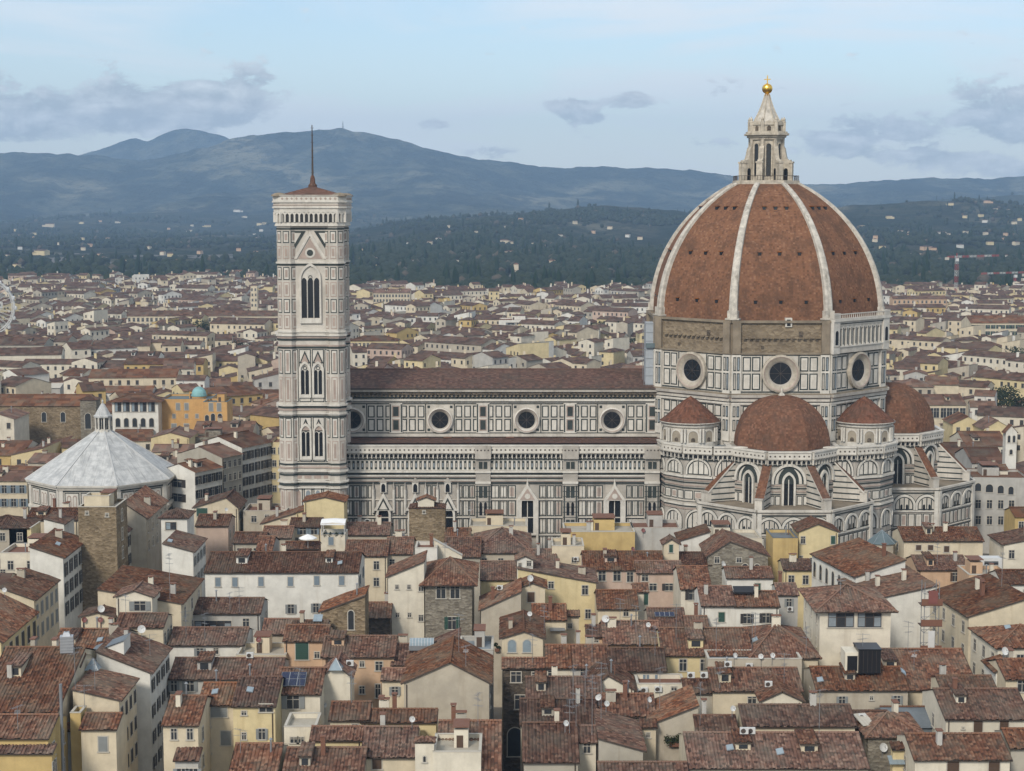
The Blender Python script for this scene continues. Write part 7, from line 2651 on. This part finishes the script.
mb = MB()
mb.box(-.45, .45, -.6, .6, 0, .1, 'galv')
mb.box(-.38, .38, -.53, .53, .1, .125, 'sky_glass')
SKYL = mb.mesh('skylight')
for px, py in ((327, 563), (58, 544), (170, 541), (560, 577), (935, 572), (903, 672), (960, 640), (1008, 628), (420, 572), (340, 563), (755, 640), (215, 692), (660, 600), (250, 690), (500, 700), (820, 680), (780, 752), (730, 748), (960, 705), (100, 640), (335, 645), (560, 690)):
    g = ray(px, py)
    if not g or g[0].y > 380 or g[1].z < .7 or not g[2].name.startswith('roof'): continue
    o = bpy.data.objects.new('skylight', SKYL)
    C.objects.link(o)
    o.location = g[0] + Vector((0, 0, .03))
    o.rotation_euler = Vector((0, 0, 1)).rotation_difference(Vector((0, -math.sin(R(17.5)), math.cos(R(17.5)))) if abs(g[1].x) < .15 else g[1]).to_euler()
    prop(o, 'small roof window', 'roof window', 'roof windows', px, root_of(g[2]))

# single pieces
def on_roof(px, py, builder, name, label, cat, rz=0.0, dz=0.0, tilt=None):
    g = ray(px, py)
    if not g: return
    mb = MB()
    builder(mb)
    o = mb.build(name, None, g[0] + Vector((0, 0, dz)), rz)
    if tilt: o.rotation_euler = (tilt, 0, rz)
    return tag(o, label, cat)


def solar(w_, h_, nx, ny):
    def f(mb):
        mb.box(-w_ / 2, w_ / 2, -h_ / 2, h_ / 2, .0, .10, 'galv', True)
        for i in range(nx):
            for j in range(ny):
                x0, y0 = -w_ / 2 + w_ * i / nx, -h_ / 2 + h_ * j / ny
                mb.box(x0 + .06, x0 + w_ / nx - .06, y0 + .06, y0 + h_ / ny - .06, .10, .13, 'solar')
    return f


on_roof(293.5, 681.5, solar(3.4, 2.9, 3, 2), 'solar_panel', 'six blue solar panels tilted on a red roof', 'solar panels', 0, .3, R(24))
on_roof(664.5, 616, solar(3.2, 1.2, 4, 1), 'solar_panel', 'dark flat solar panel on a brown roof, centre right', 'solar panels', 0, .25, R(22))


def umbrella(mb):
    mb.bar((0, 0, -.3), (0, 0, 2.5), .05, 'white_paint', 6)
    mb.lathe((0, 0, 2.0), [(1.75, 0), (.9, .42), (0, .75)], 'canvas', 8)
    mb.lathe((0, 0, 1.85), [(1.75, 0), (1.75, .15)], 'canvas', 8)


on_roof(308, 548, umbrella, 'parasol', 'white square parasol on a roof terrace near the bell tower', 'parasol')
g = ray(333, 536.5)
if g:
    pg = tag(empty('pergola', g[0] + Vector((0, 1.5, -.6))), 'white canvas pergola on a balcony below the bell tower', 'pergola')
    mb = MB()
    for x in (-2.3, 2.3):
        for y in (-1.4, 1.8): mb.bar((x, y, 0), (x, y, 3.3), .07, 'white_paint', 5)
    mb.build('post_frame', pg)
    mb = MB()
    mb.grid([[(-2.5, -1.6, 3.3), (0, -1.6, 3.45), (2.5, -1.6, 3.3)], [(-2.5, .2, 3.75), (0, .2, 3.9), (2.5, .2, 3.75)], [(-2.5, 2, 3.6), (0, 2, 3.75), (2.5, 2, 3.6)]], 'canvas')
    mb.face([(-2.5, -1.6, 3.3), (2.5, -1.6, 3.3), (2.5, -1.6, 2.95), (-2.5, -1.6, 2.95)], 'canvas')
    mb.build('canopy', pg)
    mb = MB()
    rr = random.Random(3)
    for x in (-1.6, -.5, .7, 1.8): leaf_cloud(mb, (x, -1.2, .9), .5, .6, 60, .16, 'leaf', rr)
    tag(mb.build('potted_plants', None, pg.location), 'green plants along the balcony under the white pergola', None, None, 'stuff')


def black_box(mb):
    mb.box(-1.5, 1.6, -1.5, 2, 0, 3.3, 'black_panel')
    mb.box(-1.6, 1.7, -1.6, 2.1, 3.3, 3.45, 'black_panel', True)
    for q in range(6): mb.box(-1.45 + q * .6, -1.41 + q * .6, -1.54, -1.5, .1, 3.2, 'gutter')
    mb.box(-3.3, -1.5, -1.2, 2, 0, 2.9, 'plaster_warm_white')
    mb.box(-3.0, -1.6, -1.26, -1.2, .3, 2.4, 'black_panel')


g = ray(868, 668)
if g:
    mb = MB()
    black_box(mb)
    tag(mb.build('lift_house', None, (at(867, 665, g[0].y - 1)[0], g[0].y - 1, at(867, 667, g[0].y - 1)[2] - .5)), 'black panelled rooftop cabin beside the studio window house', 'rooftop cabin')


def hoist(mb):
    for x in (-1.1, 1.1):
        for y in (-1.0, 1.0): mb.bar((x, y, -16), (x, y, 4.8), .06, 'galv', 5)
    for z in range(-15, 5, 2):
        for y in (-1, 1): mb.bar((-1.1, y, z), (1.1, y, z), .045, 'galv', 4)
        for x in (-1.1, 1.1): mb.bar((x, -1, z), (x, 1, z), .045, 'galv', 4)
        mb.bar((-1.1, -1, z), (1.1, -1, z + 2), .035, 'galv', 4)
    for k, z in enumerate((-10, -6, -2, 1.2)):
        mb.box(-1.6, 1.6, -1.2, 1.0, z, z + .1, 'wood_brown', True)
        mb.box(-1.6, 1.6, -1.25, -1.2, z + .1, z + 1.1, 'terracotta', True)
    mb.box(-.6, .8, -1.35, -1.26, 1.6, 3.6, 'dish_red', True)
    mb.box(-.5, .5, -1.3, -1.26, -5.5, -2.6, 'white_paint', True)


Yh = depth_of(617, 20) - 2.5
x_, _, z_ = at(930, 612, Yh)
mb = MB()
hoist(mb)
tag(mb.build('scaffold_hoist', None, (x_, Yh, z_)), 'red and grey scaffold hoist against a cream house at right', 'scaffold')

Yk = depth_of(546, 15.2)
x_, _, z_ = at(885, 545, Yk)
mb = MB()
mb.lathe((0, 0, 0), [(3.1, 0), (1.6, 1.3), (.2, 2.4), (0, 2.5)], 'teal_roof', 8)
mb.lathe((0, 0, -8), [(2.7, 0), (2.7, 8)], 'plaster_beige', 8)
for k in range(8):
    a = k * PI / 4
    mb.bar((3.1 * math.cos(a), 3.1 * math.sin(a), .05), (0, 0, 2.5), .07, 'lead', 4)
tag(mb.build('pavilion', None, (x_, Yk + 3, z_)), 'small grey green pyramid roofed pavilion below the choir', 'pavilion')

Yk = depth_of(562, 17)
x_, _, z_ = at(991, 573, Yk)
mb = MB()
mb.box(-2.0, 2.0, 0, 2.4, 0, 2.8, 'white_paint', True)
slab(mb, Fr(-1.3, 0), 0, 2.6, .6, 2.2, .06, 'black_panel')
for q in range(5): slab(mb, Fr(-1.3, 0), 0, 2.6, .75 + q * .3, .82 + q * .3, .09, 'galv')
mb.box(-2.4, 2.6, -.4, 2.8, -9, -.02, 'plaster_beige')
tag(mb.build('rooftop_plant', None, (x_, Yk, z_)), 'white cooling unit with a black grille at the right edge', 'cooling unit')


def vent(mb):
    mb.box(-.85, .85, -.6, .6, 0, 2.2, 'steel', True)
    for q in range(5): mb.box(-.87, .87, -.62, .62, .3 + q * .4, .36 + q * .4, 'galv')
    mb.lathe((0, 0, 2.2), [(.75, 0), (.5, .5), (.25, .6)], 'steel', 4, rot=PI / 4)


on_roof(67, 652, vent, 'vent_hood', 'silver vent hood box on the wide left roof', 'vent', .2)


def barrel(mb):
    n = 8
    rows = []
    for x in range(9): rows.append([(-1.75 + 3.5 * x / 8, -1.0 * math.cos(PI * k / n), .1 + .9 * math.sin(PI * k / n)) for k in range(n + 1)])
    mb.grid(rows, 'sky_glass')
    for x in range(9):
        for k in range(n):
            mb.bar((-1.75 + 3.5 * x / 8, -1.02 * math.cos(PI * k / n), .1 + .92 * math.sin(PI * k / n)), (-1.75 + 3.5 * x / 8, -1.02 * math.cos(PI * (k + 1) / n), .1 + .92 * math.sin(PI * (k + 1) / n)), .03, 'white_paint', 4)
    mb.box(-1.85, 1.85, -1.1, 1.1, -.6, .1, 'galv')


on_roof(422, 648, barrel, 'glass_vault', 'barrel shaped glass skylight below the stone house', 'skylight', 0, .5)


def pyramid_glass(mb):
    mb.lathe((0, 0, 0), [(1.3, 0), (0, 1.5)], 'sky_glass', 4, rot=PI / 4)
    for k in range(4):
        a = k * PI / 2 + PI / 4
        mb.bar((1.3 * math.cos(a), 1.3 * math.sin(a), .02), (0, 0, 1.5), .05, 'galv', 4)


on_roof(93, 668, pyramid_glass, 'glass_pyramid', 'little glass pyramid beside the slate lean-to', 'skylight', 0, -.1)
on_roof(336, 668, pyramid_glass, 'glass_pyramid', 'little glass pyramid on the cream rounded house', 'skylight', 0, -.1)


def sheet(w_, h_, m_):
    def f(mb):
        mb.box(-w_ / 2, w_ / 2, -h_ / 2, h_ / 2, 0, .08, m_, True)
        for q in range(1, int(w_ / .5)): mb.box(-w_ / 2 + q * .5 - .02, -w_ / 2 + q * .5 + .02, -h_ / 2, h_ / 2, .08, .12, m_)
    return f


on_roof(864, 722, sheet(1.8, 3.0, 'frame_pale'), 'metal_sheet', 'white corrugated metal sheet on a low dark roof', 'metal sheet', .3, .3, R(14))
on_roof(899, 763, sheet(2.6, 1.6, 'sky_glass'), 'glass_skylight', 'large glazed skylight at the bottom edge, lower right', 'skylight', 0, .35, R(22))
on_roof(318, 620, sheet(1.4, 1.8, 'sky_glass'), 'glass_skylight', 'pale glazed skylight beside the stone ruin', 'skylight', 0, .3, R(22))
on_roof(557, 630, sheet(2.4, 1.8, 'galv'), 'metal_sheet', 'grey metal sheet right of the arched gable', 'metal sheet', .1, .3, R(18))


def awning(mb):
    mb.face([(-1.9, -1.4, 0), (1.9, -1.4, 0), (1.9, .2, .7), (-1.9, .2, .7)], 'black_panel')
    mb.face([(-1.9, -1.4, 0), (1.9, -1.4, 0), (1.9, -1.4, -.25), (-1.9, -1.4, -.25)], 'black_panel')
    for x in (-1.9, 1.9): mb.bar((x, .2, .0), (x, -1.4, 0), .04, 'galv', 4)


g = ray(744, 590)
if g:
    mb = MB()
    awning(mb)
    tag(mb.build('awning', None, g[0] + Vector((0, -.25, 0))), 'black awning over a white terrace, right of centre', 'awning')
g = ray(61, 764)
if g:
    mb = MB()
    x_, y_, _ = at(61, 700, g[0].y - 1.5)
    mb.bar((0, 0, 0), (0, 0, at(61, 684, y_)[2]), .2, 'galv', 8)
    tag(mb.build('flue_pipe', None, (x_, y_, 0)), 'tall grey metal flue pipe rising in the bottom left corner', 'pipe')
for px, py, lab in ((676, 740, 'bushy green balcony plants at lower right centre'), (497, 646, 'small green plant on the whitewashed terrace')):
    g = ray(px, py + 3)
    if g:
        mb = MB()
        rr = random.Random(px)
        nn = 1.0 if px > 600 else .4
        for k in range(6 if px > 600 else 2): leaf_cloud(mb, (rr.uniform(-1, 1) * nn, rr.uniform(-.4, .4), .5 + rr.uniform(-.2, .4)), .6 * nn + .1, .5 * nn + .1, 70, .14, 'leaf', rr)
        mb.box(-.9 * nn, .9 * nn, -.25, .25, -.3, .15, 'terracotta')
        tag(mb.build('balcony_plant', None, g[0] + Vector((0, -.4, 0))), lab, 'plant')

# labels of the small repeats: which roof, and which one on it
byhost = {}
for q in PROPS: byhost.setdefault((q[1], q[5].name), []).append(q)
used = set()
for (what, hn), qs in byhost.items():
    qs.sort(key=lambda q: q[4])
    host = str(qs[0][5].get('label', 'cathedral'))
    for j, (o, w_, cat, grp, px, ho) in enumerate(qs):
        pos = '' if len(qs) == 1 else ('leftmost ' if j == 0 else 'rightmost ' if j == len(qs) - 1 else ORD[j] + '-from-left ')
        words_ = (pos + what + ' on the ' + host).split()
        lab = ' '.join(words_[:16])
        while lab.split()[-1] in ('the', 'a', 'of', 'with', 'and', 'on', 'to', 'in', 'right', 'left', 'above', 'below', 'over', 'under', 'its', 'two', 'beside', 'between', 'behind', 'before', 'one', 'an', 'long', 'big', 'black', 'small', 'dark', 'white', 'bottom', 'wide'):
            lab = ' '.join(lab.split()[:-1])
        tag(o, lab.rstrip(','), cat, grp)
